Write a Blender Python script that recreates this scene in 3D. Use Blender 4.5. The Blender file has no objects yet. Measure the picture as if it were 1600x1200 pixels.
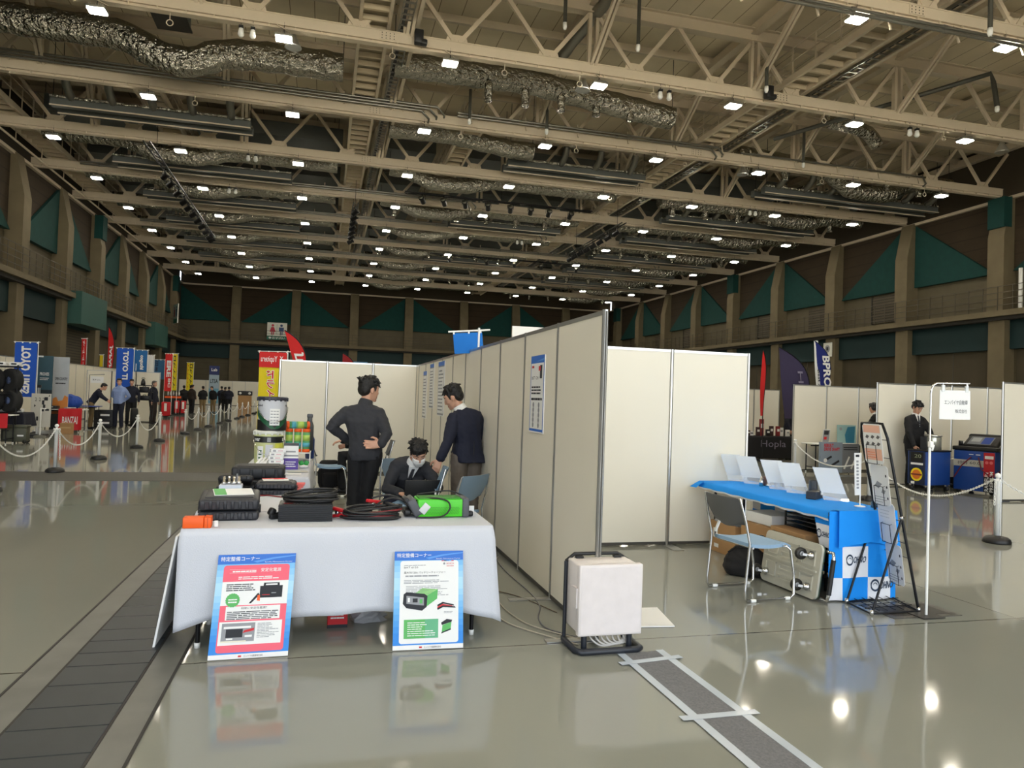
import bpy, bmesh, math, random
from math import pi, sin, cos, radians as R
from mathutils import Vector as V, Matrix, noise

SC = bpy.context.scene
COL = SC.collection
random.seed(7)

# ---------------------------------------------------------------- camera
cd = bpy.data.cameras.new('camera')
cam = bpy.data.objects.new('camera', cd)
COL.objects.link(cam)
right = V((.96743637, -.25089115, .03347392))
up = V((-.03763821, -.01181672, .99922156))
fwd = V((.25030029, .96794318, .02087501))
m = Matrix((right, up, -fwd)).transposed().to_4x4()
m.translation = V((0, 0, 1.55))
cam.matrix_world = m
cd.sensor_width = 36.0
cd.lens = 1130.4 / 1600 * 36.0
cd.clip_start = .05
cd.clip_end = 400
SC.camera = cam

# ---------------------------------------------------------------- daylight through the big open hall door, exposure
w = bpy.data.worlds.new('World')
SC.world = w
w.use_nodes = True
bg = w.node_tree.nodes['Background']
bg.inputs['Color'].default_value = (.86, .93, 1.0, 1)
bg.inputs['Strength'].default_value = 2.0
DOOR = (-14.2, 19.0, 11.2)          # opening in the near wall: x0, x1, height
NEARY = -8.0
ld = bpy.data.lights.new('door_daylight', 'AREA')
ld.shape = 'RECTANGLE'
ld.size = DOOR[1] - DOOR[0]
ld.size_y = DOOR[2]
ld.energy = 1.0
ld.cycles.is_portal = True
lo = bpy.data.objects.new('door_daylight', ld)
COL.objects.link(lo)
lo.location = ((DOOR[0] + DOOR[1]) / 2, NEARY + .02, DOOR[2] / 2)
lo.rotation_euler = (R(90), 0, 0)      # faces into the hall (+Y)
sd_ = bpy.data.lights.new('sun_on_forecourt', 'SUN')
sd_.energy = 46.0
sd_.angle = .009
sd_.color = (1.0, .95, .86)
so = bpy.data.objects.new('sun_on_forecourt', sd_)
COL.objects.link(so)
so.rotation_euler = (R(-12), R(48), 0)     # comes in from the right side, along the near wall: lights the forecourt only
vs = SC.view_settings
vs.view_transform = 'Standard'
vs.look = 'None'
vs.exposure = 0.58
vs.gamma = 1.0
vs.use_curve_mapping = False
SC.cycles.max_bounces = 6
SC.cycles.diffuse_bounces = 4
SC.cycles.glossy_bounces = 3
SC.cycles.sample_clamp_indirect = 6.0
SC.cycles.caustics_reflective = False
SC.cycles.caustics_refractive = False

# ---------------------------------------------------------------- materials
MATS = {}


def lin(c):
    return tuple(((v / 255) / 12.92 if v / 255 <= .04045 else ((v / 255 + .055) / 1.055) ** 2.4) for v in c)


def M(name, rgb=None, rough=.5, metal=0.0, var=0.0, scale=8.0, bump=0.0, bscale=40.0, emit=0.0, alpha=1.0, spec=.5, coat=0.0, trans=0.0, coords='Object'):
    if name in MATS:
        return MATS[name]
    mt = bpy.data.materials.new(name)
    mt.use_nodes = True
    nt = mt.node_tree
    b = nt.nodes['Principled BSDF']
    c = lin(rgb) + (1,)
    b.inputs['Base Color'].default_value = c
    b.inputs['Roughness'].default_value = rough
    b.inputs['Metallic'].default_value = metal
    b.inputs['Specular IOR Level'].default_value = spec
    b.inputs['Coat Weight'].default_value = coat
    b.inputs['Transmission Weight'].default_value = trans
    b.inputs['Alpha'].default_value = alpha
    if emit:
        b.inputs['Emission Color'].default_value = c
        b.inputs['Emission Strength'].default_value = emit
    if var or bump:
        tc = nt.nodes.new('ShaderNodeTexCoord')
    if var:
        n = nt.nodes.new('ShaderNodeTexNoise')
        n.inputs['Scale'].default_value = scale
        n.inputs['Detail'].default_value = 5
        nt.links.new(tc.outputs[coords], n.inputs['Vector'])
        mx = nt.nodes.new('ShaderNodeMix')
        mx.data_type = 'RGBA'
        mx.inputs[6].default_value = tuple(v * (1 - var) for v in c[:3]) + (1,)
        mx.inputs[7].default_value = tuple(min(1, v * (1 + var)) for v in c[:3]) + (1,)
        nt.links.new(n.outputs['Fac'], mx.inputs[0])
        nt.links.new(mx.outputs[2], b.inputs['Base Color'])
    if bump:
        n2 = nt.nodes.new('ShaderNodeTexNoise')
        n2.inputs['Scale'].default_value = bscale
        n2.inputs['Detail'].default_value = 3
        nt.links.new(tc.outputs[coords], n2.inputs['Vector'])
        bp = nt.nodes.new('ShaderNodeBump')
        bp.inputs['Strength'].default_value = bump
        bp.inputs['Distance'].default_value = .02
        nt.links.new(n2.outputs['Fac'], bp.inputs['Height'])
        nt.links.new(bp.outputs['Normal'], b.inputs['Normal'])
    MATS[name] = mt
    return mt


def node(nt, t, **kw):
    n = nt.nodes.new(t)
    for k, v in kw.items():
        setattr(n, k, v)
    return n


# floor: glossy grey-green epoxy with fine joints every 6 m, faint clouding
def floor_mat():
    mt = M('floor_epoxy', (144, 145, 135), rough=.06, spec=.36)
    nt = mt.node_tree
    b = nt.nodes['Principled BSDF']
    tc = node(nt, 'ShaderNodeTexCoord')
    sx = node(nt, 'ShaderNodeSeparateXYZ')
    nt.links.new(tc.outputs['Object'], sx.inputs[0])
    wob = node(nt, 'ShaderNodeTexNoise')
    wob.inputs['Scale'].default_value = 1.3
    nt.links.new(tc.outputs['Object'], wob.inputs['Vector'])

    def line(out, off, per, half):
        a = node(nt, 'ShaderNodeMath', operation='SUBTRACT')
        nt.links.new(out, a.inputs[0])
        a.inputs[1].default_value = off
        p = node(nt, 'ShaderNodeMath', operation='PINGPONG')
        nt.links.new(a.outputs[0], p.inputs[0])
        p.inputs[1].default_value = per / 2
        l = node(nt, 'ShaderNodeMath', operation='LESS_THAN')
        nt.links.new(p.outputs[0], l.inputs[0])
        l.inputs[1].default_value = half
        return l
    l1 = line(sx.outputs[1], 4.42, 6.0, .006)
    l2 = line(sx.outputs[0], 5.2, 6.0, .004)
    mxl = node(nt, 'ShaderNodeMath', operation='MAXIMUM')
    nt.links.new(l1.outputs[0], mxl.inputs[0])
    nt.links.new(l2.outputs[0], mxl.inputs[1])
    n = node(nt, 'ShaderNodeTexNoise')
    n.inputs['Scale'].default_value = .35
    n.inputs['Detail'].default_value = 6
    nt.links.new(tc.outputs['Object'], n.inputs['Vector'])
    c = lin((144, 145, 135))
    mx = node(nt, 'ShaderNodeMix', data_type='RGBA')
    mx.inputs[6].default_value = tuple(v * .86 for v in c) + (1,)
    mx.inputs[7].default_value = tuple(v * 1.1 for v in c) + (1,)
    nt.links.new(n.outputs['Fac'], mx.inputs[0])
    m2 = node(nt, 'ShaderNodeMix', data_type='RGBA')
    m2.inputs[7].default_value = lin((70, 66, 56)) + (1,)
    nt.links.new(mxl.outputs[0], m2.inputs[0])
    nt.links.new(mx.outputs[2], m2.inputs[6])
    nt.links.new(m2.outputs[2], b.inputs['Base Color'])
    n3 = node(nt, 'ShaderNodeTexNoise')
    n3.inputs['Scale'].default_value = 2.2
    n3.inputs['Detail'].default_value = 2
    nt.links.new(tc.outputs['Object'], n3.inputs['Vector'])
    bp = node(nt, 'ShaderNodeBump')
    bp.inputs['Strength'].default_value = .018
    bp.inputs['Distance'].default_value = .02
    nt.links.new(n3.outputs['Fac'], bp.inputs['Height'])
    nt.links.new(bp.outputs['Normal'], b.inputs['Normal'])
    return mt


# crinkled aluminium foil round the air ducts
def foil_mat():
    mt = M('duct_foil', (170, 166, 154), rough=.17, metal=1.0)
    nt = mt.node_tree
    b = nt.nodes['Principled BSDF']
    tc = node(nt, 'ShaderNodeTexCoord')
    v = node(nt, 'ShaderNodeTexVoronoi')
    v.inputs['Scale'].default_value = 5.5
    v.feature = 'F1'
    nt.links.new(tc.outputs['Object'], v.inputs['Vector'])
    n = node(nt, 'ShaderNodeTexNoise')
    n.inputs['Scale'].default_value = 14.0
    n.inputs['Detail'].default_value = 2
    nt.links.new(tc.outputs['Object'], n.inputs['Vector'])
    a = node(nt, 'ShaderNodeMath', operation='ADD')
    nt.links.new(v.outputs['Distance'], a.inputs[0])
    nt.links.new(n.outputs['Fac'], a.inputs[1])
    bp = node(nt, 'ShaderNodeBump')
    bp.inputs['Strength'].default_value = .85
    bp.inputs['Distance'].default_value = .09
    nt.links.new(a.outputs[0], bp.inputs['Height'])
    nt.links.new(bp.outputs['Normal'], b.inputs['Normal'])
    return mt


# roof deck: boards running along the hall
def deck_mat():
    mt = M('roof_deck', (232, 218, 190), rough=.7)
    nt = mt.node_tree
    b = nt.nodes['Principled BSDF']
    tc = node(nt, 'ShaderNodeTexCoord')
    sx = node(nt, 'ShaderNodeSeparateXYZ')
    nt.links.new(tc.outputs['Object'], sx.inputs[0])
    p = node(nt, 'ShaderNodeMath', operation='PINGPONG')
    nt.links.new(sx.outputs[0], p.inputs[0])
    p.inputs[1].default_value = .42
    l = node(nt, 'ShaderNodeMath', operation='LESS_THAN')
    nt.links.new(p.outputs[0], l.inputs[0])
    l.inputs[1].default_value = .014
    n = node(nt, 'ShaderNodeTexNoise')
    n.inputs['Scale'].default_value = .8
    n.inputs['Detail'].default_value = 6
    nt.links.new(tc.outputs['Object'], n.inputs['Vector'])
    c = lin((232, 218, 190))
    mx = node(nt, 'ShaderNodeMix', data_type='RGBA')
    mx.inputs[6].default_value = tuple(v * .8 for v in c) + (1,)
    mx.inputs[7].default_value = tuple(v * 1.1 for v in c) + (1,)
    nt.links.new(n.outputs['Fac'], mx.inputs[0])
    m2 = node(nt, 'ShaderNodeMix', data_type='RGBA')
    m2.inputs[7].default_value = lin((150, 132, 102)) + (1,)
    nt.links.new(l.outputs[0], m2.inputs[0])
    nt.links.new(mx.outputs[2], m2.inputs[6])
    nt.links.new(m2.outputs[2], b.inputs['Base Color'])
    return mt


# ribbed sheet (shutters) / board-marked wood-wool: stripes along one axis
def stripe_mat(name, c0, c1, axis, per, frac, rough=.7, var=.15):
    mt = M(name, c0, rough=rough)
    nt = mt.node_tree
    b = nt.nodes['Principled BSDF']
    tc = node(nt, 'ShaderNodeTexCoord')
    sx = node(nt, 'ShaderNodeSeparateXYZ')
    nt.links.new(tc.outputs['Object'], sx.inputs[0])
    p = node(nt, 'ShaderNodeMath', operation='PINGPONG')
    nt.links.new(sx.outputs[axis], p.inputs[0])
    p.inputs[1].default_value = per / 2
    l = node(nt, 'ShaderNodeMath', operation='LESS_THAN')
    nt.links.new(p.outputs[0], l.inputs[0])
    l.inputs[1].default_value = per / 2 * frac
    n = node(nt, 'ShaderNodeTexNoise')
    n.inputs['Scale'].default_value = 1.1
    n.inputs['Detail'].default_value = 8
    nt.links.new(tc.outputs['Object'], n.inputs['Vector'])
    ca, cb = lin(c0), lin(c1)
    mx = node(nt, 'ShaderNodeMix', data_type='RGBA')
    mx.inputs[6].default_value = tuple(v * (1 - var * 2) for v in ca) + (1,)
    mx.inputs[7].default_value = tuple(v * (1 + var * 2) for v in ca) + (1,)
    nt.links.new(n.outputs['Fac'], mx.inputs[0])
    m2 = node(nt, 'ShaderNodeMix', data_type='RGBA')
    m2.inputs[7].default_value = cb + (1,)
    nt.links.new(l.outputs[0], m2.inputs[0])
    nt.links.new(mx.outputs[2], m2.inputs[6])
    nt.links.new(m2.outputs[2], b.inputs['Base Color'])
    return mt


FLOOR = floor_mat()
FOIL = foil_mat()
DECK = deck_mat()
CONC = stripe_mat('board_marked_concrete', (91, 83, 62), (75, 67, 49), 2, .6, .04)
CONCL = M('pier_concrete', (112, 101, 77), rough=.8, var=.22, scale=1.5)
WOOD = stripe_mat('brown_wood_wool', (54, 42, 26), (45, 35, 21), 2, .62, .12, rough=.9)
TEAL = M('teal_wood_wool', (7, 60, 56), rough=.9, var=.25, scale=3.0)
TEALD = M('teal_band', (7, 42, 44), rough=.7, var=.12, scale=2.0)
SHUT = stripe_mat('roller_shutter', (80, 72, 55), (48, 43, 33), 2, .16, .3)
STEEL = M('truss_paint', (206, 192, 169), rough=.5, var=.06, scale=3)
DARKST = M('dark_steel', (60, 58, 54), rough=.45, metal=.6)
GALV = M('galvanised_pipe', (150, 148, 140), rough=.32, metal=.9)
GREYD = M('grey_duct_board', (86, 90, 88), rough=.6, var=.12, scale=1.5)
LAMP = M('lamp_glow', (255, 246, 226), emit=88.0)
WHITE = M('white_plastic', (246, 246, 242), rough=.4)
BLACK = M('black_plastic', (24, 24, 25), rough=.45)
BLACKM = M('black_metal', (28, 28, 30), rough=.35, metal=.5)
CHROME = M('chrome', (215, 215, 215), rough=.16, metal=1.0)
ALU = M('aluminium', (205, 205, 202), rough=.3, metal=.9)
PANEL = M('panel_board', (236, 230, 213), rough=.5, var=.03, scale=1.2)
SEAM = M('panel_seam', (70, 68, 62), rough=.6)
CLOTH = M('white_cloth', (207, 210, 218), rough=.9, bump=.15, bscale=160)
PAPER = M('paper', (238, 238, 236), rough=.7)
RED = M('red_print', (205, 28, 38), rough=.55)
YEL = M('yellow_print', (238, 214, 30), rough=.6)
BLUE = M('blue_print', (24, 66, 160), rough=.6)
ORANGE = M('orange_plastic', (242, 96, 22), rough=.5)
CARD = M('cardboard', (178, 138, 94), rough=.8, var=.1, scale=4)
GREYP = M('grey_print', (150, 152, 156), rough=.7)
FAINT = M('faint_print', (206, 208, 206), rough=.7)
INK = M('dark_ink', (40, 42, 48), rough=.7)
SKIN = M('skin', (206, 158, 132), rough=.55, var=.05, scale=14)
HAIR = M('black_hair', (17, 15, 14), rough=.5, bump=.5, bscale=90)
LIP = M('lip', (168, 100, 88), rough=.5)
EYE = M('eye', (30, 24, 22), rough=.3)

# ---------------------------------------------------------------- mesh builder
TXT = {}


def text_geo(s, bold=0.0):
    key = (s, bold)
    if key in TXT:
        return TXT[key]
    c = bpy.data.curves.new('lettering', 'FONT')
    c.body = s
    c.align_x = 'LEFT'
    c.offset = bold
    c.resolution_u = 2
    o = bpy.data.objects.new('lettering', c)
    me = o.to_mesh()
    vs_ = [v.co.copy() for v in me.vertices]
    fs = [tuple(p.vertices) for p in me.polygons]
    if vs_:
        x0 = min(v.x for v in vs_); x1 = max(v.x for v in vs_)
        y0 = min(v.y for v in vs_); y1 = max(v.y for v in vs_)
    else:
        x0 = x1 = y0 = y1 = 0
    TXT[key] = (vs_, fs, x0, x1, y0, y1)
    o.to_mesh_clear()
    bpy.data.objects.remove(o)
    bpy.data.curves.remove(c)
    return TXT[key]


class MB:
    def __init__(self):
        self.v, self.f, self.mi, self.sm, self.ms = [], [], [], [], []

    def slot(self, mt):
        if mt not in self.ms:
            self.ms.append(mt)
        return self.ms.index(mt)

    def add(self, vs_, fs, mt, smooth=False):
        o = len(self.v)
        self.v.extend(tuple(v) for v in vs_)
        k = self.slot(mt)
        for f in fs:
            self.f.append(tuple(i + o for i in f))
            self.mi.append(k)
            self.sm.append(smooth)
        return self

    def box(self, c, s, mt, rot=None):
        hx, hy, hz = s[0] / 2, s[1] / 2, s[2] / 2
        vs_ = [V((x, y, z)) for x in (-hx, hx) for y in (-hy, hy) for z in (-hz, hz)]
        if rot is not None:
            vs_ = [rot @ v for v in vs_]
        vs_ = [v + V(c) for v in vs_]
        return self.add(vs_, [(0, 1, 3, 2), (4, 6, 7, 5), (0, 4, 5, 1), (2, 3, 7, 6), (0, 2, 6, 4), (1, 5, 7, 3)], mt)

    def span(self, a, b, mt):
        return self.box([(a[i] + b[i]) / 2 for i in range(3)], [abs(b[i] - a[i]) for i in range(3)], mt)

    def rbox(self, c, s, mt, r=.01, seg=2, rot=None, smooth=True):
        bm = bmesh.new()
        bmesh.ops.create_cube(bm, size=1)
        for v in bm.verts:
            v.co = V((v.co.x * s[0], v.co.y * s[1], v.co.z * s[2]))
        bmesh.ops.bevel(bm, geom=bm.edges[:], offset=min(r, min(s) * .49), segments=seg, affect='EDGES', profile=.5)
        bm.verts.index_update()
        vs_ = [v.co.copy() for v in bm.verts]
        if rot is not None:
            vs_ = [rot @ v for v in vs_]
        vs_ = [v + V(c) for v in vs_]
        fs = [tuple(v.index for v in f.verts) for f in bm.faces]
        bm.free()
        return self.add(vs_, fs, mt, smooth and seg > 1)

    def beam(self, p0, p1, w_, h_, mt, upv=(0, 0, 1)):
        p0, p1 = V(p0), V(p1)
        d = (p1 - p0)
        L = d.length
        d.normalize()
        u = V(upv)
        if abs(d.dot(u)) > .98:
            u = V((0, 1, 0))
        s = d.cross(u).normalized()
        u = s.cross(d).normalized()
        rot = Matrix((s, d, u)).transposed()
        return self.box((p0 + p1) / 2, (w_, L, h_), mt, rot)

    def tube(self, pts, r, mt, n=8, closed=False, cap=True):
        pts = [V(p) for p in pts]
        N = len(pts)
        rr = r if isinstance(r, (list, tuple)) else [r] * N
        tang = []
        for i in range(N):
            if closed:
                t = pts[(i + 1) % N] - pts[i - 1]
            else:
                t = pts[min(i + 1, N - 1)] - pts[max(i - 1, 0)]
            tang.append(t.normalized() if t.length > 1e-9 else V((0, 0, 1)))
        u = tang[0].orthogonal().normalized()
        vs_ = []
        for i in range(N):
            u = (u - tang[i] * u.dot(tang[i]))
            if u.length < 1e-6:
                u = tang[i].orthogonal()
            u.normalize()
            b = tang[i].cross(u)
            for k in range(n):
                a = 2 * pi * k / n
                vs_.append(pts[i] + (u * cos(a) + b * sin(a)) * rr[i])
        fs = []
        for i in range(N if closed else N - 1):
            j = (i + 1) % N
            for k in range(n):
                fs.append((i * n + k, i * n + (k + 1) % n, j * n + (k + 1) % n, j * n + k))
        self.add(vs_, fs, mt, n > 4)
        if cap and not closed:
            o = len(vs_)
            self.add(vs_[:n], [tuple(range(n))[::-1]], mt)
            self.add(vs_[-n:], [tuple(range(n))], mt)
        return self

    def cord(self, pts, r, mt, n=8):
        Q = []
        pts = [V(p) for p in pts]
        for a, b in zip(pts, pts[1:]):
            Q += [a.lerp(b, k / 6) for k in range(6)]
        Q.append(pts[-1])
        for _ in range(7):
            Q = [Q[0]] + [(Q[i - 1] + Q[i] * 2 + Q[i + 1]) / 4 for i in range(1, len(Q) - 1)] + [Q[-1]]
        return self.tube(Q, r, mt, n=n)

    def lathe(self, prof, mt, n=20, c=(0, 0, 0), rot=None, smooth=True):
        vs_, fs = [], []
        for (r, z) in prof:
            for k in range(n):
                a = 2 * pi * k / n
                p = V((r * cos(a), r * sin(a), z))
                if rot is not None:
                    p = rot @ p
                vs_.append(p + V(c))
        for i in range(len(prof) - 1):
            for k in range(n):
                fs.append((i * n + k, i * n + (k + 1) % n, (i + 1) * n + (k + 1) % n, (i + 1) * n + k))
        fs.append(tuple(range(n))[::-1])
        fs.append(tuple((len(prof) - 1) * n + k for k in range(n)))
        return self.add(vs_, fs, mt, smooth)

    def prism(self, poly, t, mat4, mt):
        """poly in the plane u,v of mat4; thickness t along its w axis (0..t)"""
        n = len(poly)
        vs_ = [mat4 @ V((p[0], p[1], 0)) for p in poly] + [mat4 @ V((p[0], p[1], t)) for p in poly]
        fs = [tuple(range(n))[::-1], tuple(range(n, 2 * n))] + [(i, (i + 1) % n, n + (i + 1) % n, n + i) for i in range(n)]
        return self.add(vs_, fs, mt)

    def poly(self, poly, mat4, mt, w_=0.0):
        return self.add([mat4 @ V((p[0], p[1], w_)) for p in poly], [tuple(range(len(poly)))], mt)

    def rect(self, x0, y0, x1, y1, mat4, mt, w_=0.001):
        return self.poly([(x0, y0), (x1, y0), (x1, y1), (x0, y1)], mat4, mt, w_)

    def rrect(self, x0, y0, x1, y1, r, mat4, mt, w_=0.001):
        P = []
        for cx, cy, a0 in ((x1 - r, y0 + r, -90), (x1 - r, y1 - r, 0), (x0 + r, y1 - r, 90), (x0 + r, y0 + r, 180)):
            for k in range(5):
                a = R(a0 + k * 22.5)
                P.append((cx + r * cos(a), cy + r * sin(a)))
        return self.poly(P, mat4, mt, w_)

    def disc(self, cx, cy, r, mat4, mt, w_=0.001, n=20, ry=None):
        return self.poly([(cx + r * cos(2 * pi * k / n), cy + (ry or r) * sin(2 * pi * k / n)) for k in range(n)], mat4, mt, w_)

    def text(self, s, x0, y0, x1, y1, mat4, mt, w_=0.002, bold=0.0, mirror=False, turn=0):
        """lettering stretched to fill the rectangle; turn = quarter turns"""
        vs_, fs, a0, a1, b0, b1 = text_geo(s, bold)
        if a1 - a0 < 1e-6:
            return self
        out = []
        for v in vs_:
            u, q = (v.x - a0) / (a1 - a0), (v.y - b0) / max(1e-6, b1 - b0)
            if mirror:
                u = 1 - u
            for _ in range(turn % 4):
                u, q = 1 - q, u
            out.append(mat4 @ V((x0 + u * (x1 - x0), y0 + q * (y1 - y0), w_)))
        return self.add(out, fs, mt)

    def lines(self, x0, y0, x1, y1, n, mat4, mt, w_=0.002, frac=.42, ragged=.35, rnd=None):
        """rows of small print too fine to read"""
        rnd = rnd or random.Random(int((x0 + y0 * 3 + n) * 1000))
        h = (y1 - y0) / n
        for i in range(n):
            y = y1 - (i + 1) * h
            xe = x1 - rnd.random() * ragged * (x1 - x0)
            x = x0
            while x < xe:
                l = min(xe - x, (x1 - x0) * (.08 + .2 * rnd.random()))
                self.rect(x, y, x + l, y + h * frac, mat4, mt, w_)
                x += l + (x1 - x0) * .018
        return self

    def grid(self, rows, mt, smooth=True, close=False):
        n = len(rows[0])
        vs_ = [p for r in rows for p in r]
        fs = []
        for i in range(len(rows) - 1):
            for k in range(n if close else n - 1):
                fs.append((i * n + k, i * n + (k + 1) % n, (i + 1) * n + (k + 1) % n, (i + 1) * n + k))
        return self.add(vs_, fs, mt, smooth)

    def ball(self, c, r, mt, n=14, rot=None):
        rx, ry, rz = r if isinstance(r, (tuple, list)) else (r, r, r)
        rows = []
        vs_, fs = [], []
        k2 = n // 2
        for i in range(1, k2):
            th = pi * i / k2
            for k in range(n):
                a = 2 * pi * k / n
                p = V((rx * sin(th) * cos(a), ry * sin(th) * sin(a), rz * cos(th)))
                vs_.append((rot @ p if rot else p) + V(c))
        t = V((0, 0, rz)); b = V((0, 0, -rz))
        vs_.append((rot @ t if rot else t) + V(c))
        vs_.append((rot @ b if rot else b) + V(c))
        T, B = len(vs_) - 2, len(vs_) - 1
        for i in range(k2 - 2):
            for k in range(n):
                fs.append((i * n + k, (i + 1) * n + k, (i + 1) * n + (k + 1) % n, i * n + (k + 1) % n))
        for k in range(n):
            fs.append((T, k, (k + 1) % n))
            fs.append((B, (k2 - 2) * n + (k + 1) % n, (k2 - 2) * n + k))
        return self.add(vs_, fs, mt, True)

    def mesh(self, name):
        me = bpy.data.meshes.new(name)
        me.from_pydata(self.v, [], self.f)
        for mt in self.ms:
            me.materials.append(mt)
        me.polygons.foreach_set('material_index', self.mi)
        me.polygons.foreach_set('use_smooth', self.sm)
        me.update()
        return me

    def build(self, name, parent=None, loc=None, rot=None):
        o = bpy.data.objects.new(name, self.mesh(name))
        COL.objects.link(o)
        if parent is not None:
            o.parent = parent
        if loc is not None:
            o.location = loc
        if rot is not None:
            o.rotation_euler = rot
        return o


def tag(o, label, cat, group=None):
    o['label'] = label
    o['category'] = cat
    if group:
        o['group'] = group
    return o


def thing(name, label, cat, loc=(0, 0, 0), rz=0.0, group=None):
    o = bpy.data.objects.new(name, None)
    o.empty_display_size = .1
    COL.objects.link(o)
    o.location = loc
    o.rotation_euler = (0, 0, rz)
    return tag(o, label, cat, group)


def structure(mb, name):
    o = mb.build(name)
    o['kind'] = 'structure'
    return o


def part(name, me, parent, loc=(0, 0, 0), rot=None):
    o = bpy.data.objects.new(name, me)
    COL.objects.link(o)
    o.parent = parent
    o.location = loc
    if rot is not None:
        o.rotation_euler = rot
    return o


def copy_tree(o, parent=None):
    c = o.copy()
    COL.objects.link(c)
    if parent is not None:
        c.parent = parent
    for ch in list(o.children):
        copy_tree(ch, c)
    return c


def frame(o, u, v):
    """4x4 whose x = u, y = v, z = u x v, origin o"""
    u, v = V(u).normalized(), V(v).normalized()
    w_ = u.cross(v).normalized()
    m_ = Matrix((u, v, w_)).transposed().to_4x4()
    m_.translation = V(o)
    return m_


ORD = ['first', 'second', 'third', 'fourth', 'fifth', 'sixth', 'seventh', 'eighth', 'ninth', 'tenth', 'eleventh', 'twelfth', 'thirteenth', 'fourteenth', 'fifteenth', 'sixteenth']

# ================================================================ THE HALL
XL, XR, YF, ZT = -14.4, 31.9, 78.6, 12.0
PR = [22.0 + 5.93 * k for k in range(-5, 10)]        # piers on the right wall
PL = [32.1 + 5.95 * k for k in range(-6, 8)]         # piers on the left wall
PF = [-9.0, -3.17, 2.75, 8.5, 14.5, 20.4, 26.3]

mb = MB()
mb.add([(XL - 4, NEARY - .3, 0), (XR + 4, NEARY - .3, 0), (XR + 4, YF + .5, 0), (XL - 4, YF + .5, 0)], [(0, 1, 2, 3)], FLOOR)
mb.add([(-70, -110, 0), (90, -110, 0), (90, NEARY - .3, 0), (-70, NEARY - .3, 0)], [(0, 1, 2, 3)], M('forecourt_concrete', (170, 166, 154), rough=.85, var=.1))
structure(mb, 'floor')

# --- sunk trench with dark cover plates, and its concrete rims
mb = MB()
RIM = M('trench_rim', (104, 104, 98), rough=.4, var=.35, scale=4)
GAP = M('trench_gap', (120, 122, 120), rough=.5)
PLATE = M('trench_plate', (44, 50, 54), rough=.42, metal=.25, var=.2, scale=6)
mb.box((-1.11, 4.5, .0025), (.76, 19.4, .003), RIM)
mb.box((-1.10, 4.5, .004), (.43, 19.4, .003), GAP)
y = -4.6
rp = random.Random(3)
while y < 13.4:
    L = .2 + .08 * rp.random()
    mb.rbox((-1.10, y + L / 2, .0065), (.415, L - .006, .006), PLATE, r=.002, seg=1)
    y += L
for x in (-1.49, -1.315, -.888, -.73):
    mb.box((x, 4.5, .0052), (.014, 19.4, .003), M('trench_edge', (46, 44, 40), rough=.7))
structure(mb, 'trim_1')
mb = MB()
mb.box((-8.1, 13.72, .003), (13.2, 1.28, .004), M('channel_cover', (52, 50, 42), rough=.5, var=.15, scale=3))
mb.box((14.2, 13.72, .003), (22.0, 1.28, .004), MATS['channel_cover'])
structure(mb, 'trim_2')
mb = MB()
mb.box((4.5, 4.72, .0025), (.62, .36, .004), M('floor_hatch_metal', (82, 80, 74), rough=.35, metal=.4, var=.25, scale=9))
mb.box((4.5, 4.72, .0045), (.5, .25, .002), DARKST)
structure(mb, 'trim_3')

# --- roof deck with long beams
mb = MB()
mb.box(((XL + XR) / 2, 35, 15.15), (XR - XL + 4, 90, .2), DECK)
structure(mb, 'ceiling')
BEAM = STEEL
mb = MB()
for k in range(-4, 5):
    x = 8.0 + 5.94 * k
    if XL < x < XR:
        mb.box((x, 35, 14.62), (.16, 88, .34), BEAM)
        mb.box((x, 35, 14.44), (.3, 88, .03), BEAM)
for k in range(0, 15):
    mb.box(((XL + XR) / 2, 19.0 + 5.93 * k - 11.9, 14.78), (XR - XL, .14, .26), BEAM)
structure(mb, 'trim_4')


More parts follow.
